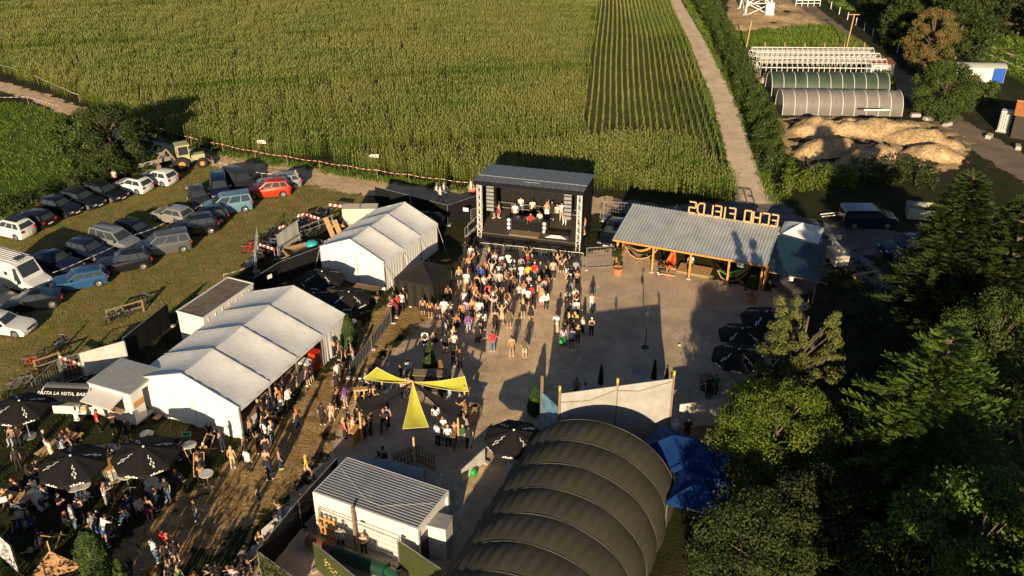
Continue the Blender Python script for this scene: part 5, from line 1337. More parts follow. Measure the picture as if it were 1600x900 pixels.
# ================================================================ tractor
def tractor():
    t=thing('tractor','old pale green tractor with square cab and rear loader beside the white hatchback','tractor',P2(290,262),R(28))
    TG=M('faded_tractor_green',(.42,.42,.22),rough=.6,var=.15)
    mb=MB();mb.box((1.1,0,1.05),(1.9,.75,.55));mb.box((.1,0,.9),(1.2,.9,.5));mb.build('body',TG,t)
    mb=MB()
    for x,y in ((-.6,-.62),(-.6,.62),(.5,-.55),(.5,.55)): mb.beam((x,y,1.1),(x*.95,y*.95,2.55),.09)
    mb.box((-.05,0,1.35),(1.15,1.2,.5));mb.box((-.05,0,2.6),(1.35,1.4,.14));mb.build('cab',TG,t)
    mb=MB();mb.box((-.05,0,2.05),(1.02,1.1,.85));mb.build('cab_glass',Glass,t)
    for x,r_,ww in ((-.45,.72,.42),(1.6,.5,.3)):
        for s in (-1,1):
            m=MB();m.tube([(x,s*(.62),r_),(x,s*(.62+ww),r_)],r_,20)
            for k in range(20): a=2*PI*k/20;m.beam((x+(r_+.01)*math.cos(a),s*.64,r_+(r_+.01)*math.sin(a)),(x+(r_+.01)*math.cos(a+.12),s*(.6+ww),r_+(r_+.01)*math.sin(a+.12)),.07)
            o=m.build('wheel',TyreM,t);m=MB();m.tube([(x,s*(.63+ww-.06),r_),(x,s*(.63+ww+.01),r_)],r_*.5,14);m.build('rim',WoodO,o)
    mb=MB();mb.beam((2.0,-.5,.9),(2.6,-.5,.4),.1);mb.beam((2.0,.5,.9),(2.6,.5,.4),.1);mb.box((2.7,0,.35),(.2,1.4,.4));mb.build('front_implement',WoodD,t)
    mb=MB();mb.beam((-.9,0,1.0),(-1.6,0,2.3),.16);mb.beam((-1.6,0,2.3),(-2.5,0,1.6),.14);mb.beam((-2.5,0,1.6),(-2.6,0,.8),.12);mb.box((-2.6,0,.6),(.4,.6,.4));mb.build('loader_arm',WoodD,t)
tractor()
def flat_trailer():
    t=thing('flat_trailer','low grey farm trailer standing behind the tractor','trailer',P2(240,262),R(40));mb=MB();mb.box((0,0,.75),(3.4,1.7,.1));mb.box((0,.85,.95),(3.4,.05,.35));mb.box((0,-.85,.95),(3.4,.05,.35));mb.build('bed',GreyM,t)
    for s in (-1,1):
        m=MB();m.tube([(0,s*.7,.35),(0,s*.9,.35)],.35,14);m.build('wheel',TyreM,t,40)
    mb=MB();mb.beam((1.7,0,.6),(2.7,0,.5),.1);mb.build('drawbar',GreyM,t)
flat_trailer()
# ================================================================ generator, box trailer, planks
def gen():
    a=R(2);t=thing('generator','cream coloured diesel generator on an orange trailer','generator',P2(566,362),a);Cr=M('cream_steel',(.62,.58,.46),rough=.5,var=.06)
    mb=MB();mb.box((0,0,1.75),(3.1,1.2,1.5));mb.build('housing',Cr,t)
    mb=MB();mb.box((0,0,2.515),(.1,1.22,.03));mb.box((-1.1,-.605,1.2),(.6,.02,.4));mb.build('panel_gap',GreyM,t)
    for k,(x) in enumerate((-.6,.75)): mb=MB();mb.box((x,-.61,1.7),(.95,.02,1.15));mb.build('door',Cr,t)
    mb=MB()
    for z in (1.5,1.75,2.0): mb.box((.85,-.63,z),(.7,.02,.05))
    mb.build('vent',D_steel,t)
    mb=MB();mb.box((0,0,.85),(3.4,1.1,.22));mb.build('chassis',WoodO,t)
    for x in (-.7,.2):
        for s in (-1,1): m=MB();m.tube([(x,s*.5,.4),(x,s*.72,.4)],.4,16);m.build('wheel',TyreM,t,40)
    mb=MB();mb.beam((-1.7,0,.7),(-2.7,0,.55),.12);mb.build('drawbar',WoodO,t)
    for k,(px,py,dx,dz,lb) in enumerate(((513,368,.5,2.9,'left one of two long planks leaning beside the generator'),(527,372,.62,2.8,'right one of two long planks leaning beside the generator'))):
        o=P2(px+16,py+22);q=thing('plank',lb,'plank',o,0,'leaning planks');b=MB();b.beam((0,0,0),(-1.2,1.6,2.3),.45,.04);b.build('board',Wood,q)
    t=thing('loaded_trailer','open trailer with turquoise sack between bicycle stands and marquee','trailer',P2(478,402),R(32));mb=MB();mb.box((0,0,.6),(3.4,1.6,.1));mb.box((0,.8,.8),(3.4,.05,.4));mb.box((0,-.8,.8),(3.4,.05,.4));mb.box((1.7,0,.8),(.05,1.6,.4));mb.box((-1.7,0,.8),(.05,1.6,.4));mb.build('bed',WoodD,t)
    for s in (-1,1): m=MB();m.tube([(0,s*.7,.3),(0,s*.9,.3)],.3,14);m.build('wheel',TyreM,t,40)
    mb=MB();mb.beam((-1.7,0,.5),(-2.6,0,.4),.08);mb.build('drawbar',GreyM,t)
    t=thing('turquoise_sack','turquoise plastic sack lying on the open trailer','sack',at(488,385,.9),0);mb=MB();mb.lathe([(.1,0),(.5,.05),(.55,.3),(.35,.5),(.05,.55)],9);mb.build('sack',M('turquoise_plastic',(.03,.38,.42),rough=.5,bmp=.6,bscale=4),t,70)
gen()
# ================================================================ warning boards, tape
def wboard(A,B,label,h=1.0):
    a=ang(A,B);L=math.hypot(B.x-A.x,B.y-A.y);t=thing('warning_board',label,'warning board',(A.x,A.y,0),a,'red and white striped boards');b=MB();n=max(4,int(L/.22))
    for k in range(n):
        b.mi=k%2;x=k*L/n;w=L/n;b.add([(x,-.02,h-.12),(x+w,-.02,h-.12),(x+w+.08,-.02,h+.12),(x+.08,-.02,h+.12),(x,.02,h-.12),(x+w,.02,h-.12),(x+w+.08,.02,h+.12),(x+.08,.02,h+.12)],[(0,1,2,3),(7,6,5,4),(3,2,6,7),(0,4,5,1)])
    b.build('striped_board',[Whi,Red],t);b=MB()
    for x in (.1,L-.1): b.beam((x,0.03,0),(x,0.03,h+.1),.05);b.beam((x,-.3,.04),(x,.3,.04),.06)
    b.build('legs',GreyM,t)
for a_,b_,lb in (((480,351),(500,357),'striped board at the upper bicycle stand'),((407,398),(431,406),'striped board at the lower bicycle stand'),((437,372),(447,369),'short striped board in the middle of the bicycles'),((507,396),(530,383),'striped board in front of the leaning planks'),((515,335),(538,338),'striped board left of the cream generator'),((616,337),(632,332),'striped board at the black fence by the track'),((97,576),(130,588),'striped board near the left wire fence'),((466,353),(478,350),'orange striped board at the top of the bicycle parking')):
    wboard(P2(*a_),P2(*b_),lb)
def tape(pts,label,h=1.0,sp=4.,mat2=Red):
    P=PX(pts);t=thing('barrier_tape',label,'barrier tape',(P[0].x,P[0].y,0));b=MB();st=MB();o=P[0].copy()
    for i in range(len(P)-1):
        A,B=P[i]-o,P[i+1]-o;L=(B-A).length;n=max(2,int(L/.35));m=max(1,round(L/sp))
        for k in range(n):
            u0,u1=k/n,(k+1)/n;b.mi=k%2
            z=lambda u:h-.12*math.sin(PI*((u*m)%1.0))
            p=A.lerp(B,u0);q=A.lerp(B,u1);b.add([(p.x,p.y,z(u0)-.02),(q.x,q.y,z(u1 if k<n-1 else .999)-.02),(q.x,q.y,z(u1 if k<n-1 else .999)+.02),(p.x,p.y,z(u0)+.02)],[(0,1,2,3)])
        for k in range(m+(i==len(P)-2)): p=A.lerp(B,k/m);st.beam((p.x,p.y,0),(p.x,p.y,h+.1),.03)
    b.build('tape',[Whi,mat2],t);st.build('stakes',Wood,t)
tape([(240,208),(300,228),(400,250),(500,266),(590,280),(690,294),(742,300)],'red and white barrier tape along the maize edge')
tape([(-30,103),(40,122),(125,160)],'pale barrier tape along the upper track edge at far left',mat2=Whi)
tape([(-20,163),(45,163),(95,178)],'white barrier tape at the meadow corner',mat2=GreyM)
tape([(60,452),(150,416),(210,384),(268,360),(318,335)],'barrier tape between the two facing car rows',mat2=GreyM)
tape([(345,268),(410,285),(465,285)],'barrier tape between track and dark people carrier',mat2=GreyM)
tape([(352,446),(402,428)],'barrier tape from storage container to bicycle parking',mat2=GreyM)
tape([(1270,452),(1250,520)],'thin rope barrier right of the potted tree',mat2=Whi)
for px,py,lb in ((411,243,'left one of two white arrow signs at the maize edge'),(586,266,'right one of two white arrow signs at the maize edge')):
    t=thing('arrow_sign',lb,'arrow sign',P2(px,py),0,'white arrow signs');b=MB();b.prism([(-.55,-.0),(-.35,-.2),(.5,-.2),(.5,.2),(-.35,.2)],-.02,.02)
    b.v=[(x,z,y+1.55) for x,y,z in b.v];b.build('arrow_board',Whi,t);b=MB();b.beam((-.3,.05,0),(-.3,.05,1.7),.06);b.beam((.35,.05,0),(.35,.05,1.7),.06);b.build('post',Wood,t)
# ================================================================ bicycles
def make_bike(cargo=False):
    t=thing('bicycle','x','bicycle',(0,0,-50),0,'bicycles parked at the fences')
    for x in (-.52,.52):
        m=MB();m.tube([(x+.33*math.cos(a),0,.35+.33*math.sin(a)) for a in [2*PI*k/18 for k in range(19)]],.03,4,False)
        for k in range(6): a=PI*k/6;m.beam((x+.32*math.cos(a),0,.35+.32*math.sin(a)),(x-.32*math.cos(a),0,.35-.32*math.sin(a)),.006)
        m.build('wheel',TyreM,t)
    m=MB();m.beam((-.52,0,.35),(0,0,.33),.045);m.beam((-.52,0,.35),(-.17,0,.82),.045);m.beam((0,0,.33),(-.2,0,.9),.05);m.beam((-.17,0,.8),(.36,0,.86),.05);m.beam((0,0,.33),(.38,0,.78),.06);m.beam((.36,0,.95),(.52,0,.35),.035)
    m.build('bicycle_frame',PAINT['black'],t)
    m=MB();m.box((-.22,0,.95),(.24,.13,.06));m.build('saddle',B_plastic,t);m=MB();m.tube([(.28,-.28,1.03),(.36,-.1,1.0),(.36,.1,1.0),(.28,.28,1.03)],.018,5);m.build('handlebar',GreyM,t)
    m=MB();m.beam((-.62,0,.74),(-.25,0,.76),.12,.02);m.build('luggage_rack',GreyM,t)
    return t
bk=make_bike();nb=0
BP=[]
ORD=['first','second','third','fourth','fifth','sixth','seventh','eighth','ninth','tenth','eleventh','twelfth','thirteenth','fourteenth','fifteenth','sixteenth']
for i in range(9): BP.append((438+i*7,376-i*3.2,50))
for i in range(7): BP.append((394+i*6,418-i*4.2,60))
for i in range(5): BP.append((418+i*9,392-i*5.5,-35))
BP+= [(388,398,-20),(228,480,70),(187,498,25),(178,506,30),(52,574,5),(70,571,8),(98,545,80),(28,612,20),(45,604,15),(84,610,50),(115,585,-20),(513,340,85),(640,322,40),(652,326,30),(628,326,50),(412,380,30),(396,392,10),(470,352,-20),(455,384,75),(480,372,20),(406,408,-30),(426,372,40)]
for i,(x,y,r_) in enumerate(BP):
    c=['black','silver','grey','blue','darkgrey','red'][(i*5)%6] if i!=21 else 'red'
    if (x,y)==(388,398): lb='orange red bicycle alone at the lower left of the bicycle parking'
    else:
        z='upper bicycle stand' if i<9 else 'lower bicycle stand' if i<16 else 'middle of the bicycle parking' if i<21 else None
        nm={'black':'black','silver':'silver','grey':'grey','blue':'blue','darkgrey':'dark grey','red':'red'}[c]
        if z: lb='%s bicycle in the %s, %s from the left'%(nm,z,ORD[[i,i-9,i-16][0 if i<9 else 1 if i<16 else 2]])
        else: lb={228:'black upright bicycle by the black screened fence',187:'bicycle lying over the white screened fence, right one',178:'bicycle lying over the white screened fence, left one',52:'white wheeled bicycle at the far left of the striped board',70:'bicycle right behind the white wheeled one at left',98:'bicycle standing upright behind the striped board',28:'bicycle beside the leftmost black parasol',45:'second bicycle beside the leftmost black parasol',84:'bicycle behind the grey wire fence at left',115:'bicycle under the left striped board',513:'bicycle behind the striped board left of the generator',640:'bicycle at the black fence by the track, middle one',652:'bicycle at the black fence by the track, right one',628:'bicycle at the black fence by the track, left one',412:'bicycle fallen over at the top left of the bicycle parking',396:'bicycle leaning at the wire fence of the bicycle parking',470:'bicycle across the top end of the bicycle parking',455:'bicycle behind the grey cloth screen',480:'bicycle above the open trailer',406:'bicycle crossing the lower bicycle stand',426:'bicycle apart at the upper left of the bicycle parking'}[x]
    o=dup(bk,P2(x,y),R(r_),lb)
    for ch in bpy.data.objects:
        if ch.parent==o and ch.name.startswith('bicycle_frame'): objmat(ch,PAINT['red' if (x,y)==(388,398) else c])
for c in list(bpy.data.objects):
    if c.parent==bk: bpy.data.objects.remove(c)
bpy.data.objects.remove(bk);CH.clear()
for k,(A,B,lb) in enumerate((((436,404),(470,381),'metal bicycle rack rail, lower'),((470,372),(520,352),'metal bicycle rack rail, upper'),((400,432),(404,396),'metal post rail at the bicycle parking corner'),((58,583),(96,570),'wooden rail with bicycles at the far left'),((170,503),(225,487),'wooden rail above the white screened fence'))):
    a_=P2(*A);b_=P2(*B);t=thing('bike_rail',lb,'rail',a_,ang(a_,b_));L=(b_-a_).length;m=MB()
    for x in (0,L): m.beam((x,0,0),(x,0,1.1),.12)
    m.beam((0,0,1.0),(L,0,1.0),.1);m.beam((0,0,.5),(L,0,.5),.08);m.build('rail',G_galv if k<3 else WoodD,t)
# ================================================================ right hand side
def light_tower():
    t=thing('lighting_tower','cream mobile lighting tower trailer with folded lamps, right of the dark tarp','lighting tower',P2(1306,414),R(-84));Cr=M('cream_steel');m=MB();m.box((0,0,.85),(1.9,1.2,1.0));m.build('housing',Cr,t)
    m=MB();m.box((0,0,1.4),(.2,.2,.15));m.beam((-1.6,0,1.75),(1.0,0,1.75),.2);m.beam((-1.3,0,.6),(-1.3,0,1.75),.12);m.build('mast',Cr,t)
    for s in (-1,1):
        m=MB();m.box((-1.55,s*.55,1.85),(.12,.45,.4));m.build('lamp',D_steel,t)
    m=MB();m.beam((-1.55,-.8,1.7),(-1.55,.8,1.7),.07);m.build('lamp_bar',Whi,t)
    for s in (-1,1):
        m=MB();m.tube([(0,s*.55,.3),(0,s*.75,.3)],.3,14);m.build('wheel',TyreM,t,40)
        m=MB();m.beam((0.3,s*.6,.35),(.3,s*1.4,.3),.06);m.beam((.3,s*1.4,.5),(.3,s*1.4,0),.06);m.build('stabiliser',G_galv,t)
    m=MB();m.beam((.9,-.3,.45),(1.9,0,.4),.07);m.beam((.9,.3,.45),(1.9,0,.4),.07);m.build('drawbar',D_steel,t)
    for px,z in ((1289,0),): pass
light_tower()
def crate():
    t=thing('open_crate','large open grey wooden crate beside the spruce','crate',P2(1436,338),R(-15));m=MB();GW=M('grey_planks',(.3,.32,.27),rough=.8,var=.2,scale=4)
    for x,y,a,b in ((0,-.9,2.4,.06),(0,.9,2.4,.06),(-1.17,0,.06,1.74),(1.17,0,.06,1.74)):
        for k in range(4): m.box((x,y,.17+k*.27),(a,b,.24))
    m.build('side_boards',GW,t);m=MB();m.box((0,0,.05),(2.3,1.7,.06));m.build('floor',WoodD,t)
    t=thing('wooden_signboard','small leaning wooden sign frame on the shaded lawn','sign',P2(1408,423),R(-20));m=MB();m.beam((-.3,0,0),(-.3,0,1.2),.07);m.beam((.4,0,0),(.4,0,1.0),.07);m.beam((-.35,0,1.1),(.45,0,.9),.12);m.build('frame',WoodO,t)
    t=thing('log_barrier','pale log barrier with striped ends across the grass path','barrier',P2(1350,432),R(20));m=MB();m.beam((-1.2,0,.3),(1.3,0,.3),.12)
    for x in (-1,0,1.1): m.beam((x,-.2,.05),(x,.2,.3),.08)
    m.build('beam',Wood,t)
    t=thing('pipe_stack','two pale poles lying beside the parked van','pole stack',P2(1297,337),R(8));m=MB();m.tube([(-1,0,.2),(1,.1,.25)],.05,6);m.tube([(-1,-.4,.15),(1,-.3,.2)],.05,6);m.build('poles',Whi,t)
crate()
# potted trees
def potted(px,py,label,lm,h=2.4):
    p=P2(px,py);t=thing('potted_tree',label,'potted tree',p,0,'potted trees at the shed');m=MB();m.lathe([(.32,0),(.42,.5),(.46,.52),(.46,.6),(.38,.6),(.36,.5)],18);m.build('pot',Terra,t,40)
    m=MB();m.tube([(0,0,.4),(.05,0,1.1),(0,.05,1.6)],[.05,.045,.03],6);m.build('trunk',m_bark,t);C=[];Rd=[];r=random.Random(px)
    for k in range(26): a=r.uniform(0,6.28);e=r.random()**.5*.5;C.append((e*math.cos(a),e*math.sin(a),1.75+r.uniform(-.3,.45)));Rd.append(.26)
    o=bpy.data.objects.new('crown',mesh_quads('crown',leaves(C,Rd,60,.1,px),lm));COL.objects.link(o);o.parent=t
potted(965,428,'potted round tree in a terracotta pot at the left shed end',L_dark)
potted(1173,472,'potted tree in a terracotta pot in the shade below the tin roof',L_dark)
# lamp pole / drain
t=thing('camera_pole','thin black pole standing alone in the gravel yard','pole',P2(1008,543));m=MB();m.tube([(0,0,0),(0,0,3.4)],.035,6);m.build('pole',B_plastic,t);m=MB();m.box((-.06,0,2.9),(.22,.16,.3));m.box((.05,0,3.4),(.15,.12,.12));m.build('lamp_head',D_steel,t);m=MB();m.lathe([(.3,0),(.3,.05),(.05,.07)],12);m.build('base',D_steel,t)
t=thing('manhole_cover','round grey manhole cover in the gravel yard','manhole cover',P2(996,581)+Vector((0,0,.012)));m=MB();m.lathe([(.42,0),(.42,.02),(.36,.02),(.36,.012)],24);m.build('rim',Concr,t);m=MB();m.lathe([(.35,0),(.35,.016)],24);m.build('lid',GreyM,t)
# bistro tables, bins, loungers, chairs
def make_table(): 
    t=thing('bistro_table','x','table',(0,0,-50),0,'round white standing tables');m=MB();m.lathe([(.4,1.08),(.42,1.1),(.4,1.12)],24);m.build('table_top',M('table_white',(.62,.6,.55),rough=.5),t,40);m=MB();m.tube([(0,0,.1),(0,0,1.08)],.035,8)
    m.build('stem',G_alu,t);m=MB()
    for k in range(4): a=PI/2*k+.4;m.beam((0,0,.2),(.35*math.cos(a),.35*math.sin(a),.02),.05)
    m.build('foot',G_alu,t);return t
bt=make_table()
TBL=[(229,678,'standing table in front of the food trailer corner'),(116,762,'standing table with red cup under the left big parasol'),(130,758,'second standing table right behind the one with red cup'),(197,743,'standing table with crossed legs at the caged tank table'),(236,752,'standing table below the sunlit parasol'),(322,740,'low lit standing table next to the seated people by the marquee'),(805,722,'standing table under the parasol at the olive hall tent'),(296,695,'standing table among the seated group at the white gable')]
for x,y,lb in TBL: dup(bt,(lambda q:(q.x,q.y,0))(at(x,y,1.1)),rng.uniform(0,1.5),lb)
for c in list(bpy.data.objects):
    if c.parent==bt: bpy.data.objects.remove(c)
bpy.data.objects.remove(bt);CH.clear()
def wtable(px,py,rz,label,L=2.0,w=.8):
    t=thing('picnic_table',label,'table',P2(px,py),rz,'beer tables');m=MB()
    for k in range(5): m.box((0,-w/2+w*(k+.5)/5,.76),(L,w/5-.015,.04))
    m.build('table_top',Wood,t)
    for x in (-L*.4,L*.4):
        m=MB();m.beam((x,-w*.4,0),(x,w*.4,.74),.06);m.beam((x,w*.4,0),(x,-w*.4,.74),.06);m.build('trestle',WoodD,t)
    return t
def bench(px,py,rz,label,L=2.0):
    t=thing('beer_bench',label,'bench',P2(px,py),rz,'beer benches');m=MB();m.box((0,0,.45),(L,.28,.04));m.build('seat',Wood,t)
    for x in (-L*.4,L*.4): m=MB();m.box((x,0,.21),(.05,.24,.42));m.build('leg',WoodD,t)
wtable(92,708,R(64),'long wooden table with people left of the pasta stand',2.6);bench(80,716,R(64),'bench at the long wooden table, left side',2.4);bench(107,702,R(64),'bench at the long wooden table, right side',2.4)
wtable(575,462,R(-20),'wooden table under the white gable in the tent garden',2.2);wtable(520,470,R(-20),'dark wooden table between the tent garden parasols');bench(575,470,R(-20),'bench at the table under the white gable')
wtable(28,792,R(-10),'dark wooden table of the seated group at the far left',1.8)
def deckchair(px,py,rz,cloth,label):
    t=thing('deck_chair',label,'deck chair',P2(px,py),rz,'deck chairs');m=MB()
    for s in (-.3,.3): m.beam((s,-.6,.05),(s,.5,.95),.045);m.beam((s,.45,.0),(s,-.35,.55),.045)
    m.beam((-.3,-.6,.07),(.3,-.6,.07),.04);m.beam((-.3,.5,.95),(.3,.5,.95),.04);m.build('frame',Wood,t);m=MB();m.grid(lambda u,v:(-.27+.54*u,-.55+1.02*v,.1+.85*v-.16*math.sin(PI*v)),4,8);m.build('cloth',cloth,t,80)
GC=M('dark_green_cloth',(.02,.14,.05),rough=.8)
deckchair(86,848,R(170),GC,'green deck chair seen from behind at the bottom left');deckchair(300,716,R(40),B_cloth,'black deck chair of the seated group near the gable');deckchair(325,706,R(-20),B_cloth,'black deck chair with white frame near the marquee gable');deckchair(313,735,R(10),B_cloth,'black deck chair lowest in the seated group');deckchair(30,822,R(200),B_cloth,'black deck chair at the far left seated group');deckchair(61,790,R(60),Whi,'white deck chair at the far left dark table');deckchair(392,885,R(240),B_cloth,'black deck chair at the olive screened fence')
t=thing('green_crate','small green crate on the grass at the white gable','crate',P2(292,684),R(10));m=MB()
for x,y,a,b in ((0,-.2,.5,.03),(0,.2,.5,.03),(-.24,0,.03,.37),(.24,0,.03,.37)): m.box((x,y,.15),(a,b,.28))
m.build('sides',M('pale_green_plastic',(.12,.3,.18),rough=.5),t);m=MB();m.box((0,0,.02),(.44,.36,.03));m.build('floor',M('pale_green_plastic'),t)
def barrel_table():
    t=thing('barrel_table','round brown topped green barrel table behind the white screened fence','table',P2(1103,608));m=MB();m.lathe([(.38,0),(.44,.4),(.38,.85)],16);m.build('barrel',M('dark_green_plastic'),t,50);m=MB();m.lathe([(.55,.88),(.55,.93)],20);m.build('table_top',M('brown_top',(.25,.1,.05),rough=.6),t,40)
    t=thing('green_bag','bright green bag on the ground by the white mesh fence','bag',P2(739,742));m=MB();m.lathe([(.1,0),(.25,.03),(.3,.25),(.2,.45),(.05,.5)],9);m.build('bag',Green,t,70)
    t=thing('carried_green_bag','bright green bag hanging behind the woman in pale purple','bag',at(876,541,.3));m=MB();m.lathe([(.06,.1),(.16,.14),(.19,.32),(.11,.52),(.03,.58)],9);m.build('bag',Green,t,70);m=MB();m.tube([(-.1,0,.6),(0,0,.85),(.1,0,.6)],.02,5);m.build('handle',Green,t)
    a_=P2(1052,630);b_=P2(1126,612);t=thing('handrail','thin metal handrail left of the barrel table','rail',a_,ang(a_,b_));L=(b_-a_).length;m=MB()
    for k in range(4): m.beam((k*L/3,0,0),(k*L/3,0,1.0),.05)
    m.beam((0,0,1.0),(L,0,1.0),.06);m.build('rail',G_galv,t)
    t=thing('paving_slabs','two pale slabs lying on the ground beside the blue canopy','slab',P2(1098,675),R(10));m=MB()
    for k in (-1,1): m.box((k*.95,0,.05),(1.85,1.1,.08))
    m.build('slabs',WoodD,t)
    p=P2(10,880);t=thing('projection_board','white board leaning in a black frame at the left edge','board',p,R(-38));m=MB();m.box((0,0,1.2),(3.0,.05,1.9));m.build('board',Whi,t);m=MB()
    for x in (-1.52,1.52): m.beam((x,0,0),(x,0,2.2),.08)
    m.beam((-1.5,0,2.18),(1.5,0,2.18),.06);m.build('frame',D_steel,t)
    p=P2(90,900);t=thing('photo_banner','brown printed fabric banner at the bottom edge','banner',p,R(20));m=MB();m.grid(lambda u,v:(-1.1+2.2*u*(1-.0*v),.05*math.sin(u*7),.1+1.7*v*(1-abs(2*u-1)*.75)),12,6);m.build('cloth',M('brown_print',(.35,.2,.1),rough=.7,var=.7,scale=2.2),t,80);m=MB();m.beam((0,.05,0),(0,.05,2.4),.06);m.build('pole',Wood,t)
    t=thing('small_white_sign','small white framed sign on legs at the left edge','sign',P2(6,806),R(30));m=MB();m.box((0,0,1.1),(.8,.04,.35));m.build('board',Whi,t);m=MB();m.beam((-.3,.03,0),(-.3,.03,1.0),.04);m.beam((.3,.03,0),(.3,.03,1.0),.04);m.build('legs',D_steel,t)
    t=thing('wooden_cross','small pale wooden cross pennant on the grass at left','pennant',P2(48,862),R(30));m=MB();m.beam((-.5,0,.1),(.5,0,.1),.05);m.box((0,0,.13),(.25,.4,.05));m.build('boards',Wood,t)
    for k,(x,y,lb) in enumerate(((420,822,'white notice board on the barrier at the left fence'),(521,402,'white notice on the black fence left of the small marquee'),(728,327,'small white notice on the black fence left of the stage'),(420,432,'white notice strip on the tent garden fence'))):
        q=at(x,y,1.6);t=thing('notice',lb,'notice',q,[R(60),aB,R(-15),R(52)][k]);m=MB();m.box((0,-.07,0),(1.2 if k==0 else .5,.02,.5 if k==0 else .35));m.build('board',Whi,t)
barrel_table()
def litter():
    r=random.Random(12);me=None
    for k,(x,y) in enumerate([(583,697),(665,652),(600,560),(640,480),(905,560),(760,470),(842,620),(700,575),(560,720),(476,790),(690,745),(318,800),(150,800),(950,500),(1060,540),(430,740)]):
        if me is None: b=MB();b.lathe([(.05,0),(.075,.16)],8);me=b.mesh('paper_cup',Whi)
        o=bpy.data.objects.new('paper_cup',me);COL.objects.link(o);p=P2(x,y);o.location=(p.x,p.y,.07);o.rotation_euler=(PI/2,0,r.uniform(0,6));tag(o,'white paper cup lying as litter on the festival ground','cup','littered paper cups')
    p=P2(116,762);o=at(112,758,1.12);b=MB();b.lathe([(.07,0),(.1,.22)],8);q=b.build('red_cup',Red);q.location=o;tag(q,'red cup on the standing table under the left big parasol','cup')
    o=P2(560,735);t=thing('power_cable','long black cable running from the cabin to the sails','cable',o);b=MB();b.tube([P2(x,y)-o+Vector((0,0,.03)) for x,y in ((545,722),(560,735),(600,728),(640,705),(650,730))],.025,5);b.build('cable',B_plastic,t)
litter()
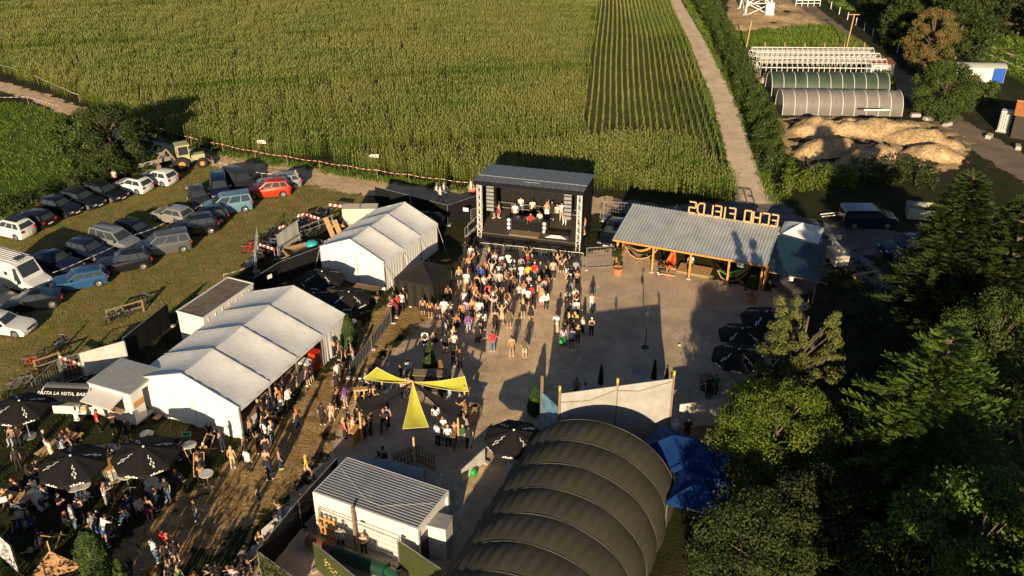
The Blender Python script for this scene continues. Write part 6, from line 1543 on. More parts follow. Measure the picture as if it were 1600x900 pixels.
# ================================================================ glasshouse, poly tunnels, wagon, shed at the back
def back():
    A=P2(1186,130);a=R(-1.5);t=thing('glasshouse_frame','derelict glasshouse frame of white steel bars without glass','glasshouse',A,a);W_=16.4;D=8.2;nb=3
    m=MB();bay=D/nb;fr=W_paint
    for k in range(25):
        x=W_*k/24
        for j in range(nb):
            y=j*bay;m.beam((x,y,2.1),(x,y+bay/2,2.9),.06);m.beam((x,y+bay/2,2.9),(x,y+bay,2.1),.06)
    for j in range(nb+1): m.beam((0,j*bay,2.1),(W_,j*bay,2.1),.1)
    for j in range(nb):
        m.beam((0,j*bay+bay/2,2.92),(W_,j*bay+bay/2,2.92),.09)
        for q in (.25,.75): m.beam((0,j*bay+bay*q,2.5),(W_,j*bay+bay*q,2.5),.05)
    m.build('roof_frame',fr,t);m=MB()
    for k in range(25): x=W_*k/24;m.beam((x,0,0),(x,0,2.1),.07);m.beam((x,D,0),(x,D,2.1),.07)
    for j in range(10): y=D*j/9;m.beam((0,y,0),(0,y,2.1),.07);m.beam((W_,y,0),(W_,y,2.1),.07)
    m.beam((0,0,.6),(W_,0,.6),.06);m.build('wall_frame',fr,t);m=MB();m.box((W_/2,0,.25),(W_,.12,.5));m.build('plinth',Concr,t)
    r=random.Random(8);mats=[WoodO,WoodD,Whi,Wood,GreyM,Terra,M('turquoise_plastic')]
    for i in range(16):
        q=t.location;x=.8+i*.97;c=mats[r.randrange(7)];o=MB();o.box((0,0,.4),(r.uniform(.5,1.1),r.uniform(.5,1.2),r.uniform(.5,.9)));o.box((.1,.1,.95),(.5,.4,.25))
        f=frame(A,a);b=o.build('stored_box',[c]);b.location=f(x,r.uniform(.8,1.8));tag(b,'stored box behind the front bars of the glasshouse, %s from the left'%ORD[i],'box','junk boxes in the glasshouse frame')
    def tunnel(px,py,Lx,rw,hh,mat,label,rz,gm=None):
        A=P2(px,py);t=thing('poly_tunnel',label,'poly tunnel',A,rz);n=10
        m=MB();m.grid(lambda u,v:(u*Lx,rw-rw*math.cos(PI*v),hh*math.sin(PI*v)**.75+.02*math.sin(u*40)*math.sin(v*9)),60,24);m.build('film',mat,t,80)
        for k in range(n+1):
            m=MB();x=Lx*k/n;m.tube([(x,rw-rw*1.01*math.cos(PI*v/14),hh*1.01*max(0,math.sin(PI*v/14))**.75) for v in range(15)],.035,4);m.build('hoop',Whi if k%1==0 else G_alu,t)
        for x in (0,Lx):
            m=MB();m.add([(x,rw-rw*math.cos(PI*v/14),hh*max(0,math.sin(PI*v/14))**.75) for v in range(15)],[tuple(range(15))]);m.build('end_film',mat,t)
    film=M('milky_film',(.3,.28,.25),rough=.35,var=.12,scale=.8,alpha=.55);film2=M('green_net_film',(.05,.08,.055),rough=.5,var=.3,scale=.4,alpha=.75)
    tunnel(1205,150,14.6,1.9,2.5,film2,'dark green poly tunnel behind the milky one',R(-2))
    tunnel(1222,180,14.1,2.0,2.5,film,'milky white poly tunnel beside the clay mounds',R(-2))
    b=MB();b.tube([(0,0,0),(2.9,0,0)],.1,6);o=b.build('white_pipe',Whi);o.location=at(1346,168,1.75)+Vector((0,-.9,-.0));tag(o,'white pipe leaning on the milky poly tunnel','pipe')
    t=thing('white_annex','low white building with rusty flat roof at the glasshouse end','building',P2(1358,124),R(-3));m=MB();m.box((1.5,1.4,1.0),(3.0,2.8,2.0));m.build('wall',W_paint,t);m=MB();m.box((1.5,1.4,2.08),(3.4,3.2,.14));m.build('roof',M('rusty_roof',(.3,.11,.05),rough=.8,var=.25),t);m=MB();m.box((.8,-.02,.9),(.7,.05,1.6));m.build('door',GreyM,t)
    # wagon
    t=thing('site_wagon','white wagon with barrel roof and blue ends behind the round tree','wagon',P2(1463,137),R(-4));L=8.2;m=MB();m.box((L/2,1.1,1.75),(L,2.2,1.9));m.build('body',W_paint,t);m=MB();m.grid(lambda u,v:(-.15+u*(L+.3),-.1+2.4*v,2.68+.35*math.sin(PI*v)),4,10);m.build('barrel_roof',M('pale_roof',(.5,.52,.46),rough=.6),t,80)
    BB=M('strong_blue',(.01,.09,.45),rough=.5);m=MB();m.box((-.03,1.1,1.7),(.08,2.24,1.9));m.box((.5,-.03,1.7),(.9,.08,1.9));m.build('blue_end',BB,t);m=MB();m.box((L-.8,-.03,1.7),(1.5,.08,1.9));m.build('blue_door_panel',BB,t);m=MB();m.box((.9,-.08,1.8),(.5,.03,1.0));m.build('window',Glass,t)
    for x in (1.3,L-1.3):
        m=MB();m.tube([(x,.1,.4),(x,.35,.4)],.4,14);m.build('wheel',TyreM,t,40)
    # shed with orange roof right
    t=thing('orange_roof_shed','dark shed with orange tiled roof at the right edge','shed',P2(1578,215),R(-28));m=MB();m.box((2.5,2,1.4),(5,4,2.8));m.build('wall',M('dark_timber_wall',(.05,.04,.035),rough=.9),t);m=MB();m.beam((2.5,-.4,2.75),(2.5,2.1,3.7),5.4,.12);m.beam((2.5,4.4,2.75),(2.5,1.9,3.7),5.4,.12);m.build('roof',M('orange_tiles',(.5,.19,.06),rough=.8,var=.2,scale=4,bmp=.5),t)
    t=thing('white_machine','pale upright machine cabinet leaning near the orange roofed shed','machine',P2(1567,205),R(-30));m=MB();m.box((0,0,1.3),(1.2,1.0,2.3));m.build('cabinet',W_paint,t);m=MB()
    for k in range(5): m.box((-.5+k*.25,-.52,1.3),(.12,.03,2.1))
    m.build('slats',GreyM,t);m=MB();m.box((0,0,.08),(1.5,1.3,.14));m.build('base',Concr,t)
    # heap of junk lying by the back road
    for i,(x,y,lb) in enumerate(((1430,182,'stone block at the milky tunnel end, left'),(1450,187,'stone block at the milky tunnel end, middle'),(1480,196,'pile block near the round tree shadow'),(1545,215,'pale slab by the orange roofed shed'),(1590,232,'pale beam by the right edge at the shed'))):
        o=MB();o.box((0,0,.2),(1.2,.6,.4),.3*i,.85);b=o.build('stone_block',Concr);b.location=P2(x,y);tag(b,lb,'stone block','blocks beside the back road')
    # lattice mast
    for px,nm in ((1180,'base of a white lattice mast on the sandy lot'),):
        p=P2(px,20);t=thing('lattice_mast',nm,'lattice mast',p);m=MB();w=2.2;Hm=14
        for i in range(4):
            s=((-1,-1),(1,-1),(1,1),(-1,1));c0=s[i];c1=s[(i+1)%4]
            m.beam((c0[0]*w,c0[1]*w,0),(c0[0]*.8,c0[1]*.8,Hm),.22)
            for k in range(7):
                z0=k*2;z1=z0+2;f0=w-(w-.8)*z0/Hm;f1=w-(w-.8)*z1/Hm
                m.beam((c0[0]*f0,c0[1]*f0,z0),(c1[0]*f1,c1[1]*f1,z1),.1);m.beam((c1[0]*f0,c1[1]*f0,z0),(c0[0]*f1,c0[1]*f1,z1),.1);m.beam((c0[0]*f1,c0[1]*f1,z1),(c1[0]*f1,c1[1]*f1,z1),.1)
        m.build('lattice',Whi,t)
        for s in ((-1,-1),(1,-1),(1,1),(-1,1)): b=MB();b.box((s[0]*w,s[1]*w,.2),(.9,.9,.4));b.build('footing',Concr,t)
        b=MB();b.box((1.6,-2.8,1.2),(1.3,.6,2.2));b.build('control_cabinet',Whi,t)
    for px,py,h,lb,cr in ((1322,78,5.2,'wooden utility pole with crossarm at the back road',1),(1165,80,4.4,'thin leaning pole at the left end of the vegetable bed',0)):
        t=thing('utility_pole',lb,'utility pole',P2(px,py));m=MB();m.tube([(0,0,0),(.35,0,h)],.09,7);m.build('pole',Wood,t)
        if cr: m=MB();m.beam((-.5,0,h-.1),(1.1,0,h-.1),.1);m.build('crossarm',Wood,t)
    for k in range(6):
        p=P2(1194+k*31,80);t=thing('fence_post','pale post behind the glasshouse, %s from the left'%ORD[k],'post',p,0,'posts behind the glasshouse');m=MB();m.beam((0,0,0),(0,0,1.3),.09);m.build('post',Wood,t)
    for k in range(9):
        p=P2(1298+k*13,14+k*8.5);t=thing('slope_post','fence post on the grass slope, %s from the top'%ORD[k],'post',p,0,'posts along the grass slope');m=MB();m.beam((0,0,0),(0,0,1.2),.09);m.build('post',Whi,t)
    p=P2(1243,10);t=thing('white_gate','low white gate across the back road at the top edge','gate',p,R(3));m=MB();m.beam((0,0,1.0),(4.2,0,1.0),.12);m.beam((0,0,.5),(4.2,0,.5),.1)
    for k in range(5): m.beam((k*1.05,0,0),(k*1.05,0,1.05),.1)
    m.build('bars',Whi,t)
    t=thing('irrigation_hose','pale hose lying along the hedge right of the farm road','hose',P2(1155,175));m=MB();o=P2(1155,175);m.tube([P2(x,y)-o+Vector((0,0,.05)) for x,y in ((1155,175),(1168,200),(1180,228),(1190,250))],.05,5);m.build('hose',Whi,t)
back()
# ================================================================ people
SKINS=[M('skin_light',(.5,.31,.22),rough=.55,var=.04),M('skin_tan',(.4,.23,.145),rough=.55,var=.04),M('skin_brown',(.25,.13,.08),rough=.55,var=.04)]
EyeM=M('eye_dark',(.03,.02,.02),rough=.3);LipM=M('lip',(.4,.12,.1),rough=.5)
HC={'d':(.02,.014,.01),'b':(.09,.045,.02),'y':(.5,.34,.15),'g':(.4,.13,.04),'e':(.4,.38,.36),'n':(.04,.025,.015)}
HN={'d':'black hair','b':'brown hair','y':'blonde hair','g':'ginger hair','e':'grey hair','n':'dark hair'}
HM={k:M('hair_'+k,v,rough=.6,var=.25,scale=20) for k,v in HC.items()}
CLC={'w':((.78,.77,.74),'white'),'k':((.016,.016,.018),'black'),'g':((.3,.3,.3),'grey'),'r':((.62,.03,.025),'red'),'c':((.65,.24,.16),'coral'),'p':((.2,.07,.3),'purple'),'l':((.45,.55,.62),'light blue'),'b':((.04,.1,.4),'blue'),
'j':((.1,.17,.27),'blue denim'),'J':((.33,.4,.46),'pale denim'),'u':((.5,.4,.27),'beige'),'o':((.55,.25,.08),'orange'),'y':((.75,.5,.06),'yellow'),'v':((.12,.11,.05),'olive'),'t':((.28,.16,.09),'brown'),'m':((.25,.03,.04),'maroon'),'i':((.7,.5,.45),'pink'),'q':((.62,.56,.45),'cream'),'e':((.02,.12,.05),'green'),'n':((.012,.02,.05),'navy'),'z':((.5,.42,.6),'lilac')}
CM={k:M('cloth_'+v[1].replace(' ','_'),v[0],rough=.85,var=.1,scale=6,bmp=.3,bscale=25) for k,v in CLC.items()}
ShoeW=M('white_shoe',(.7,.68,.65),rough=.6);ShoeK=M('black_shoe',(.02,.02,.02),rough=.6)
V3=Vector
def base_pose():
    J=dict(pel=V3((0,0,.93)),ch=V3((0,.0,1.25)),nk=V3((0,-.01,1.46)),hd=V3((0,.015,1.6)))
    for s,n in ((-1,'l'),(1,'r')):
        J['sh'+n]=V3((s*.175,-.01,1.40));J['el'+n]=V3((s*.25,-.03,1.13));J['wr'+n]=V3((s*.27,.05,.88))
        J['hp'+n]=V3((s*.09,0,.9));J['kn'+n]=V3((s*.11,.03,.49));J['an'+n]=V3((s*.12,-.02,.08));J['to'+n]=V3((s*.145,.15,.035))
    return J
def poses():
    P={};b=base_pose
    P['stand']=b()
    p=b();p['elr']=V3((.24,.0,1.14));p['wrr']=V3((.14,.26,1.2));P['drink']=p
    p=b();
    for s,n in((-1,'l'),(1,'r')): p['el'+n]=V3((s*.36,.06,1.58));p['wr'+n]=V3((s*.24,.1,1.82))
    P['cheer']=p
    p=b();p['elr']=V3((.34,.08,1.56));p['wrr']=V3((.28,.12,1.82));P['wave']=p
    p=b();p['knr']=V3((.1,.22,.52));p['anr']=V3((.11,.24,.1));p['tor']=V3((.12,.4,.06));p['knl']=V3((-.1,-.08,.5));p['anl']=V3((-.11,-.36,.14));p['tol']=V3((-.12,-.22,.05));p['ell']=V3((-.24,.12,1.15));p['wrl']=V3((-.22,.3,.98));p['elr']=V3((.25,-.16,1.15));p['wrr']=V3((.25,-.14,.9));P['walk']=p
    p=b()
    for s,n in((-1,'l'),(1,'r')): p['el'+n]=V3((s*.23,.02,1.14));p['wr'+n]=V3((s*.07,.25,1.22))
    p['hd'].y+=.02;P['phone']=p
    p=b()
    for s,n in((-1,'l'),(1,'r')): p['el'+n]=V3((s*.4,.02,1.22));p['wr'+n]=V3((s*.6,.06,1.08))
    P['outspread']=p
    p=b()
    for s,n in((-1,'l'),(1,'r')): p['el'+n]=V3((s*.28,.0,1.16));p['wr'+n]=V3((-s*.06,.2,1.2+.04*s))
    P['crossed']=p
    def sit(p,lean=0.):
        d=V3((0,0,-.45))
        for k in p:
            if k in('pel','ch','nk','hd') or k[:2] in('sh','el','wr','hp'): p[k]=p[k]+d
        for k in p:
            if k in('ch','nk','hd') or k[:2] in('sh','el','wr'): h=p[k].z-.48;p[k]=p[k]+V3((0,lean*h,-.2*lean*h))
        for s,n in((-1,'l'),(1,'r')): p['kn'+n]=V3((s*.13,.44,.5));p['an'+n]=V3((s*.13,.42,.09));p['to'+n]=V3((s*.15,.6,.035))
        return p
    p=b()
    for s,n in((-1,'l'),(1,'r')): p['el'+n]=V3((s*.24,.1,1.16));p['wr'+n]=V3((s*.13,.34,1.13))
    P['sit']=sit(p,.12)
    p=b();p['elr']=V3((.26,.02,1.15));p['wrr']=V3((.1,.3,1.25));P['sit_lean']=sit(p,.35)
    p=b()
    for k in p:
        if k in('ch','nk','hd') or k[:2] in('sh',): h=p[k].z-.93;p[k]=p[k]+V3((0,.5*h,-.14*h))
    for s,n in((-1,'l'),(1,'r')): p['el'+n]=V3((s*.27,.42,1.12));p['wr'+n]=V3((s*.12,.62,1.16))
    P['lean']=p
    return P
POSES=poses()
def capsule(mb,a,b,ra,rb,n=8,fl=1.):
    d=(b-a);L=d.length
    if L<1e-5: d=V3((0,0,1));L=1e-5
    d=d/L;pts=[];rs=[]
    for k in (0,.35,.7): t=math.cos(PI/2*(1-k));pts.append(a-d*ra*math.cos(PI/2*k)*.98);rs.append(max(.002,ra*math.sin(PI/2*k)))
    pts.append(a);rs.append(ra);pts.append((a+b)/2);rs.append((ra+rb)/2);pts.append(b);rs.append(rb)
    for k in (.7,.35,0): pts.append(b+d*rb*math.cos(PI/2*k)*.98);rs.append(max(.002,rb*math.sin(PI/2*k)))
    mb.tube(pts,rs,n)
def ellip(mb,c,r,n=12,m=8):
    pr=[];vs=[]
    for i in range(m+1):
        t=PI*i/m;z=-math.cos(t);q=max(.02,math.sin(t));vs+= [(c[0]+r[0]*q*math.cos(2*PI*j/n),c[1]+r[1]*q*math.sin(2*PI*j/n),c[2]+r[2]*z) for j in range(n)]
    mb.add(vs,[(i*n+j,i*n+(j+1)%n,(i+1)*n+(j+1)%n,(i+1)*n+j) for i in range(m) for j in range(n)]+[tuple(range(n))[::-1],tuple(m*n+j for j in range(n))])
def bones(J):
    B=[('torso',J['pel'],J['ch'],.135,.14),('chest',J['ch'],J['nk']-V3((0,0,.06)),.14,.11),('neck',J['nk']-V3((0,0,.02)),J['hd'],.055,.055),('head',J['hd']-V3((0,0,.03)),J['hd']+V3((0,0,.05)),.1,.1)]
    for n in 'lr':
        B+=[('uarm',J['sh'+n],J['el'+n],.055,.042),('farm',J['el'+n],J['wr'+n],.04,.028),('thigh',J['hp'+n],J['kn'+n],.092,.06),('calf',J['kn'+n],J['an'+n],.058,.04),('foot',J['an'+n],J['to'+n],.045,.04),('hand',J['wr'+n],J['wr'+n]+(J['wr'+n]-J['el'+n]).normalized()*.12,.03,.03)]
    return B
def body_mesh(pn):
    J=POSES[pn];mb=MB()
    pel,ch,nk,hd=J['pel'],J['ch'],J['nk'],J['hd']
    def ring(c,rx,ry): return (c,rx,ry)
    # torso loft with elliptical rings
    R_=[(pel+V3((0,0,-.1)),.13,.1),(pel+V3((0,0,-.03)),.165,.12),(pel.lerp(ch,.3),.15,.11),(pel.lerp(ch,.55),.135,.1),(ch,.16,.115),(ch.lerp(nk,.45),.175,.11),(ch.lerp(nk,.72),.16,.09),(ch.lerp(nk,.92),.08,.065)]
    n=14;vs=[];ax=(nk-pel).normalized();fy=V3((1,0,0)).cross(ax)*-1
    for c,rx,ry in R_:
        for j in range(n): a=2*PI*j/n;vs.append(c+V3((1,0,0))*rx*math.cos(a)+ax.cross(V3((1,0,0))).normalized()*ry*math.sin(a))
    k=len(R_);mb.add(vs,[(i*n+j,i*n+(j+1)%n,(i+1)*n+(j+1)%n,(i+1)*n+j) for i in range(k-1) for j in range(n)]+[tuple(range(n))[::-1],tuple((k-1)*n+j for j in range(n))])
    capsule(mb,nk-V3((0,0,.08)),hd-V3((0,0,.02)),.06,.05)
    ellip(mb,hd+V3((0,0,.035)),(.077,.096,.108));ellip(mb,hd+V3((0,.03,-.04)),(.055,.065,.07))
    capsule(mb,hd+V3((0,.09,.03)),hd+V3((0,.112,-.005)),.009,.015,6)
    for s in(-1,1): ellip(mb,hd+V3((s*.08,0,.015)),(.012,.022,.033),8,6)
    for s,q in((-1,'l'),(1,'r')):
        sh,el,wr,hp,kn,an,to=(J[x+q] for x in('sh','el','wr','hp','kn','an','to'))
        capsule(mb,ch.lerp(nk,.6)+V3((s*.05,0,0)),sh,.07,.06);capsule(mb,sh,el,.056,.042);capsule(mb,el,wr,.043,.027)
        capsule(mb,hp,kn,.09,.058);capsule(mb,kn,kn.lerp(an,.35),.056,.056);capsule(mb,kn.lerp(an,.35),an,.056,.036);capsule(mb,an+V3((0,-.02,-.02)),to,.04,.033)
        capsule(mb,pel,hp,.11,.1)
        d=(wr-el).normalized();sd=d.cross(V3((0,1,0)) if abs(d.y)<.8 else V3((0,0,1))).normalized();fw=sd.cross(d)
        for t in(-.022,0,.022): capsule(mb,wr+d*.02,wr+d*.08+fw*t,.017,.014,6)
        for i,t in enumerate((-.036,-.012,.012,.036)):
            p0=wr+d*.085+fw*t*.8;L=(.06,.075,.07,.055)[i];p1=p0+d*L*.55+fw*t*.2;p2=p1+d*L*.4+sd*s*.02
            capsule(mb,p0,p1,.0095,.009,6);capsule(mb,p1,p2,.009,.007,6)
        capsule(mb,wr+d*.03+fw*.02,wr+d*.075+fw*.055,.012,.009,6)
    me=bpy.data.meshes.new('b');me.from_pydata([tuple(v) for v in mb.v],[],mb.f)
    o=bpy.data.objects.new('b',me);COL.objects.link(o)
    m=o.modifiers.new('r','REMESH');m.mode='VOXEL';m.voxel_size=.0135
    m=o.modifiers.new('s','SMOOTH');m.factor=.5;m.iterations=2
    bpy.context.view_layer.update();dg=bpy.context.evaluated_depsgraph_get();out=bpy.data.meshes.new_from_object(o.evaluated_get(dg))
    bpy.data.objects.remove(o);out.name='person_body_'+pn;out.materials.clear()
    for mt in(SKINS[0],EyeM,LipM): out.materials.append(mt)
    out.shade_smooth()
    nv=len(out.vertices);co=np.empty(nv*3);out.vertices.foreach_get('co',co);co=co.reshape(-1,3)
    h=np.array(hd);mi=np.zeros(len(out.polygons),int)
    for i,p in enumerate(out.polygons):
        c=np.array(p.center)-h
        if c[1]>.05 and abs(c[2]-.035)<.012 and .018<abs(c[0])<.042: mi[i]=1
        elif c[1]>.06 and abs(c[2]+.05)<.008 and abs(c[0])<.026: mi[i]=2
    out.polygons.foreach_set('material_index',mi.astype(np.int32));return out
def seg(co,a,b,ra,rb):
    a=np.array(a);b=np.array(b);d=b-a;L=d@d+1e-12;t=np.clip(((co-a)@d)/L,0,1);p=a+t[:,None]*d
    return np.linalg.norm(co-p,axis=1)-(ra+(rb-ra)*t),t
BODY={};GAR={}
def get_body(pn):
    if pn not in BODY:
        me=body_mesh(pn);co=np.empty(len(me.vertices)*3);me.vertices.foreach_get('co',co);co=co.reshape(-1,3)
        no=np.empty(len(me.vertices)*3);me.vertices.foreach_get('normal',no);no=no.reshape(-1,3)
        B=bones(POSES[pn]);D=[];T=[]
        for nm,a,b,ra,rb in B: d,t=seg(co,a,b,ra,rb);D.append(d);T.append(t)
        D=np.array(D);k=D.argmin(0);t=np.array(T)[k,np.arange(len(co))];nm=np.array([b[0] for b in B])[k]
        fc=[tuple(p.vertices) for p in me.polygons]
        BODY[pn]=(me,co,no,nm,t,fc)
    return BODY[pn]
def shell(pn,key,mask,off,mat,extra=None):
    me,co,no,nm,t,fc=get_body(pn)
    fs=[f for f in fc if all(mask[i] for i in f)]
    used=sorted({i for f in fs for i in f});mp={v:i for i,v in enumerate(used)}
    o=off[used] if hasattr(off,'__len__') else off*np.ones(len(used))
    P=co[used]+no[used]*o[:,None];vs=[tuple(v) for v in P];fs=[tuple(mp[i] for i in f) for f in fs]
    mb=MB();mb.add(vs,fs)
    if extra: extra(mb)
    m=bpy.data.meshes.new(key);m.from_pydata(mb.v,[],mb.f);m.materials.append(mat);m.shade_smooth();m.update();return m
def garment(pn,kind):
    k=(pn,kind)
    if k in GAR: return GAR[k]
    me,co,no,nm,t,fc=get_body(pn);J=POSES[pn];z=co[:,2];hip=J['pel'].z
    tor=(nm=='torso')|(nm=='chest');x=np.abs(co[:,0])
    sitting=pn.startswith('sit')
    ex=None
    if kind=='top':
        m=(tor&(z>hip-.08))|((nm=='uarm')&(t<.62))|((nm=='thigh')&(t<.12)&(z>hip-.1));off=.016+.008*np.sin(co[:,0]*30+z*22);mt=CM['w']
    elif kind=='long':
        m=(tor&(z>hip-.1))|(nm=='uarm')|((nm=='farm')&(t<.93))|((nm=='thigh')&(t<.15)&(z>hip-.12));off=.02+.008*np.sin(co[:,0]*30+z*22);mt=CM['w']
    elif kind=='tank':
        m=(tor&(z>hip-.06)&~((nm=='chest')&(t>.78)))|((nm=='thigh')&(t<.08)&(z>hip-.1));off=.012+0*z;mt=CM['w']
    elif kind=='crop':
        m=((nm=='chest')&(t<.72))|((nm=='torso')&(t>.8));off=.012+0*z;mt=CM['w']
    elif kind=='trousers':
        m=((nm=='torso')&(z<hip+.09))|(nm=='thigh')|((nm=='calf')&(t<.97));off=.012+.018*(nm=='calf')*t+.006*np.sin(z*40);mt=CM['k']
    elif kind=='baggy':
        m=((nm=='torso')&(z<hip+.09))|(nm=='thigh')|((nm=='calf'));off=.014+.03*(nm=='thigh')*t+.045*(nm=='calf');mt=CM['k']
    elif kind=='shorts':
        m=((nm=='torso')&(z<hip+.09))|((nm=='thigh')&(t<.75));off=.014+.03*(nm=='thigh')*t;mt=CM['k']
    elif kind=='shoes':
        m=(nm=='foot')|((nm=='calf')&(t>.97));off=.012+0*z;mt=ShoeW
    elif kind in('skirt','dress','longskirt'):
        if sitting:
            m=((nm=='torso')&(z<hip+.1))|((nm=='thigh')&(t<.85));off=.025+0*z;mt=CM['k']
        else:
            m=((nm=='torso')&(z<hip+.08)&(z>hip-.02));off=.014+0*z;mt=CM['k'];low={'skirt':.58,'dress':.55,'longskirt':.2}[kind]
            def ex(mb):
                pr=[(hip+.07,.152,.118),(hip-.03,.195,.15),(hip-.15,.215,.17),((hip+low)/2,.235,.19),(low,.27,.22)];n=20;vs=[];cy=J['pel'].y
                for i,(zz,rx,ry) in enumerate(pr):
                    for j in range(n): a=2*PI*j/n;w=1+(.06*math.sin(a*6))*(i/4);yy=.06 if pn=='walk' else 0;vs.append((rx*w*math.cos(a),cy+ry*(1+yy*i)*w*math.sin(a),zz))
                mb.add(vs,[(i*n+j,i*n+(j+1)%n,(i+1)*n+(j+1)%n,(i+1)*n+j) for i in range(4) for j in range(n)])
    elif kind.startswith('hair'):
        h=np.array(J['hd']);r=co-h;hm=(nm=='head')|((nm=='neck')&(r[:,2]>-.07));m=hm&((r[:,2]>.075)|((r[:,1]<.02)&(r[:,2]>-.05))|((r[:,1]<.055)&(r[:,2]>.03)));off=.014+0*z;mt=HM['b']
        hd=J['hd']
        if kind=='hairlong':
            m=hm&((r[:,2]>.07)|((r[:,1]<.03)&(r[:,2]>-.09)));off=.02+0*z
            def ex(mb):
                tmp=[(hd+V3((0,-.05,.06)),.085,.06),(hd+V3((0,-.07,-.04)),.1,.06),(hd+V3((0,-.1,-.16)),.115,.05),(hd+V3((0,-.115,-.28)),.105,.04),(hd+V3((0,-.11,-.36)),.05,.02)];n=12;vs=[]
                for c,rx,ry in tmp:
                    for j in range(n): a=2*PI*j/n;vs.append((c.x+rx*math.cos(a),c.y+ry*math.sin(a),c.z))
                mb.add(vs,[(i*n+j,i*n+(j+1)%n,(i+1)*n+(j+1)%n,(i+1)*n+j) for i in range(4) for j in range(n)]+[tuple(range(n)),tuple(48+j for j in range(n))])
        if kind=='hairbun':
            def ex(mb): ellip(mb,hd+V3((0,-.08,.12)),(.045,.045,.045),10,6)
    elif kind=='cap':
        h=np.array(J['hd']);r=co-h;m=(nm=='head')&(r[:,2]>.06);off=.02+0*z;mt=CM['w'];hd=J['hd']
        def ex(mb): mb.add([(hd.x-.07,hd.y+.07,hd.z+.085),(hd.x+.07,hd.y+.07,hd.z+.085),(hd.x+.055,hd.y+.18,hd.z+.07),(hd.x-.055,hd.y+.18,hd.z+.07)],[(0,1,2,3)])
    elif kind=='pack':
        mb=MB();c=J['ch'].lerp(J['nk'],.3);ellip(mb,c+V3((0,-.19,-.04)),(.15,.09,.22));me2=bpy.data.meshes.new('backpack');me2.from_pydata(mb.v,[],mb.f);me2.materials.append(B_plastic);me2.shade_smooth();GAR[k]=me2;return me2
    GAR[k]=shell(pn,{'top':'t_shirt','long':'sweatshirt','tank':'tank_top','crop':'crop_top'}.get(kind,kind),m,off,mt,ex);return GAR[k]
TOPK={'t':('top','t-shirt'),'l':('long','sweatshirt'),'v':('tank','tank top'),'c':('crop','crop top'),'x':(None,'bare back')}
BOTK={'T':('trousers','trousers'),'B':('baggy','baggy trousers'),'S':('shorts','shorts'),'K':('skirt','skirt'),'D':('dress','dress'),'L':('longskirt','long skirt')}
POSEN={'s':'stand','d':'drink','h':'cheer','w':'wave','k':'walk','p':'phone','o':'outspread','c':'crossed','i':'sit','j':'sit_lean','n':'lean'}
POSET={'s':'','d':'holding a drink','h':'with both arms up','w':'with one arm raised','k':'walking','p':'holding both hands to the chest','o':'with arms spread','c':'with arms crossed','i':'sitting','j':'sitting bent forward','n':'leaning forward'}
PEOPLE=[]
def person(hx,hy,face,code,place,extra='',zoff=0.):
    """code: pose, hair colour, hair style(s/l/b/c cap), top colour, top kind, bottom colour, bottom kind, [P pack]"""
    po,hc,hs,tc,tk,bc,bk_=code[:7];pn=POSEN[po];J=POSES[pn]
    s=(.93 if hs in'lb' else 1.0)*(1+.03*math.sin(hx*7.3+hy*3.1))
    p=at(hx,hy,(J['hd'].z+.06)*s+zoff)
    r=thing('person','x','person',(p.x,p.y,zoff),R(face));r.scale=(s*(1+.06*math.sin(hx*3.7)),s*(1+.05*math.sin(hy*5.1)),s)
    off=J['hd'].y
    b=get_body(pn)[0];o=bpy.data.objects.new('body',b);COL.objects.link(o);o.parent=r
    if (int(hx*13+hy*7)%5)==0: objmat(o,SKINS[1])
    elif (int(hx*13+hy*7)%17)==1: objmat(o,SKINS[2])
    def add(kind,name,mat):
        m=garment(pn,kind);q=bpy.data.objects.new(name,m);COL.objects.link(q);q.parent=r;objmat(q,mat);return q
    if hs=='c': add('hairs','hair',HM[hc]);add('cap','cap',CM['w'])
    elif hs=='k': add('hairs','hair',HM[hc]);add('cap','cap',CM['k'])
    else: add({'s':'hairs','l':'hairlong','b':'hairbun'}[hs],'hair',HM[hc])
    if TOPK[tk][0]: add(TOPK[tk][0],TOPK[tk][1].replace('-','_').replace(' ','_'),CM[tc])
    add(BOTK[bk_][0],BOTK[bk_][1].replace(' ','_'),CM[bc])
    add('shoes','shoes',ShoeK if (int(hx+hy)%3==0) else ShoeW)
    if 'P' in code[7:]: add('pack','backpack',B_plastic)
    # label text
    if bk_=='D' : wear='%s dress'%CLC[bc][1]
    else: wear='%s %s and %s %s'%(CLC[tc][1],TOPK[tk][1],CLC[bc][1],BOTK[bk_][1])
    if tk=='x': wear='%s %s'%(CLC[bc][1],BOTK[bk_][1])
    hair={'l':'long ','b':'','s':'','c':'','k':''}[hs]+HN[hc]+(' bun' if hs=='b' else '')
    if hs=='c': hair='white cap'
    if hs=='k': hair='black cap'
    PEOPLE.append([r,hx,hy,wear,hair,POSET[po],place,extra]);return r
def crowd(place,rows,base=(0,0),sc=1.):
    for row in rows: person(base[0]+row[0]/sc,base[1]+row[1]/sc,row[2],row[3],place,*(row[4:]))
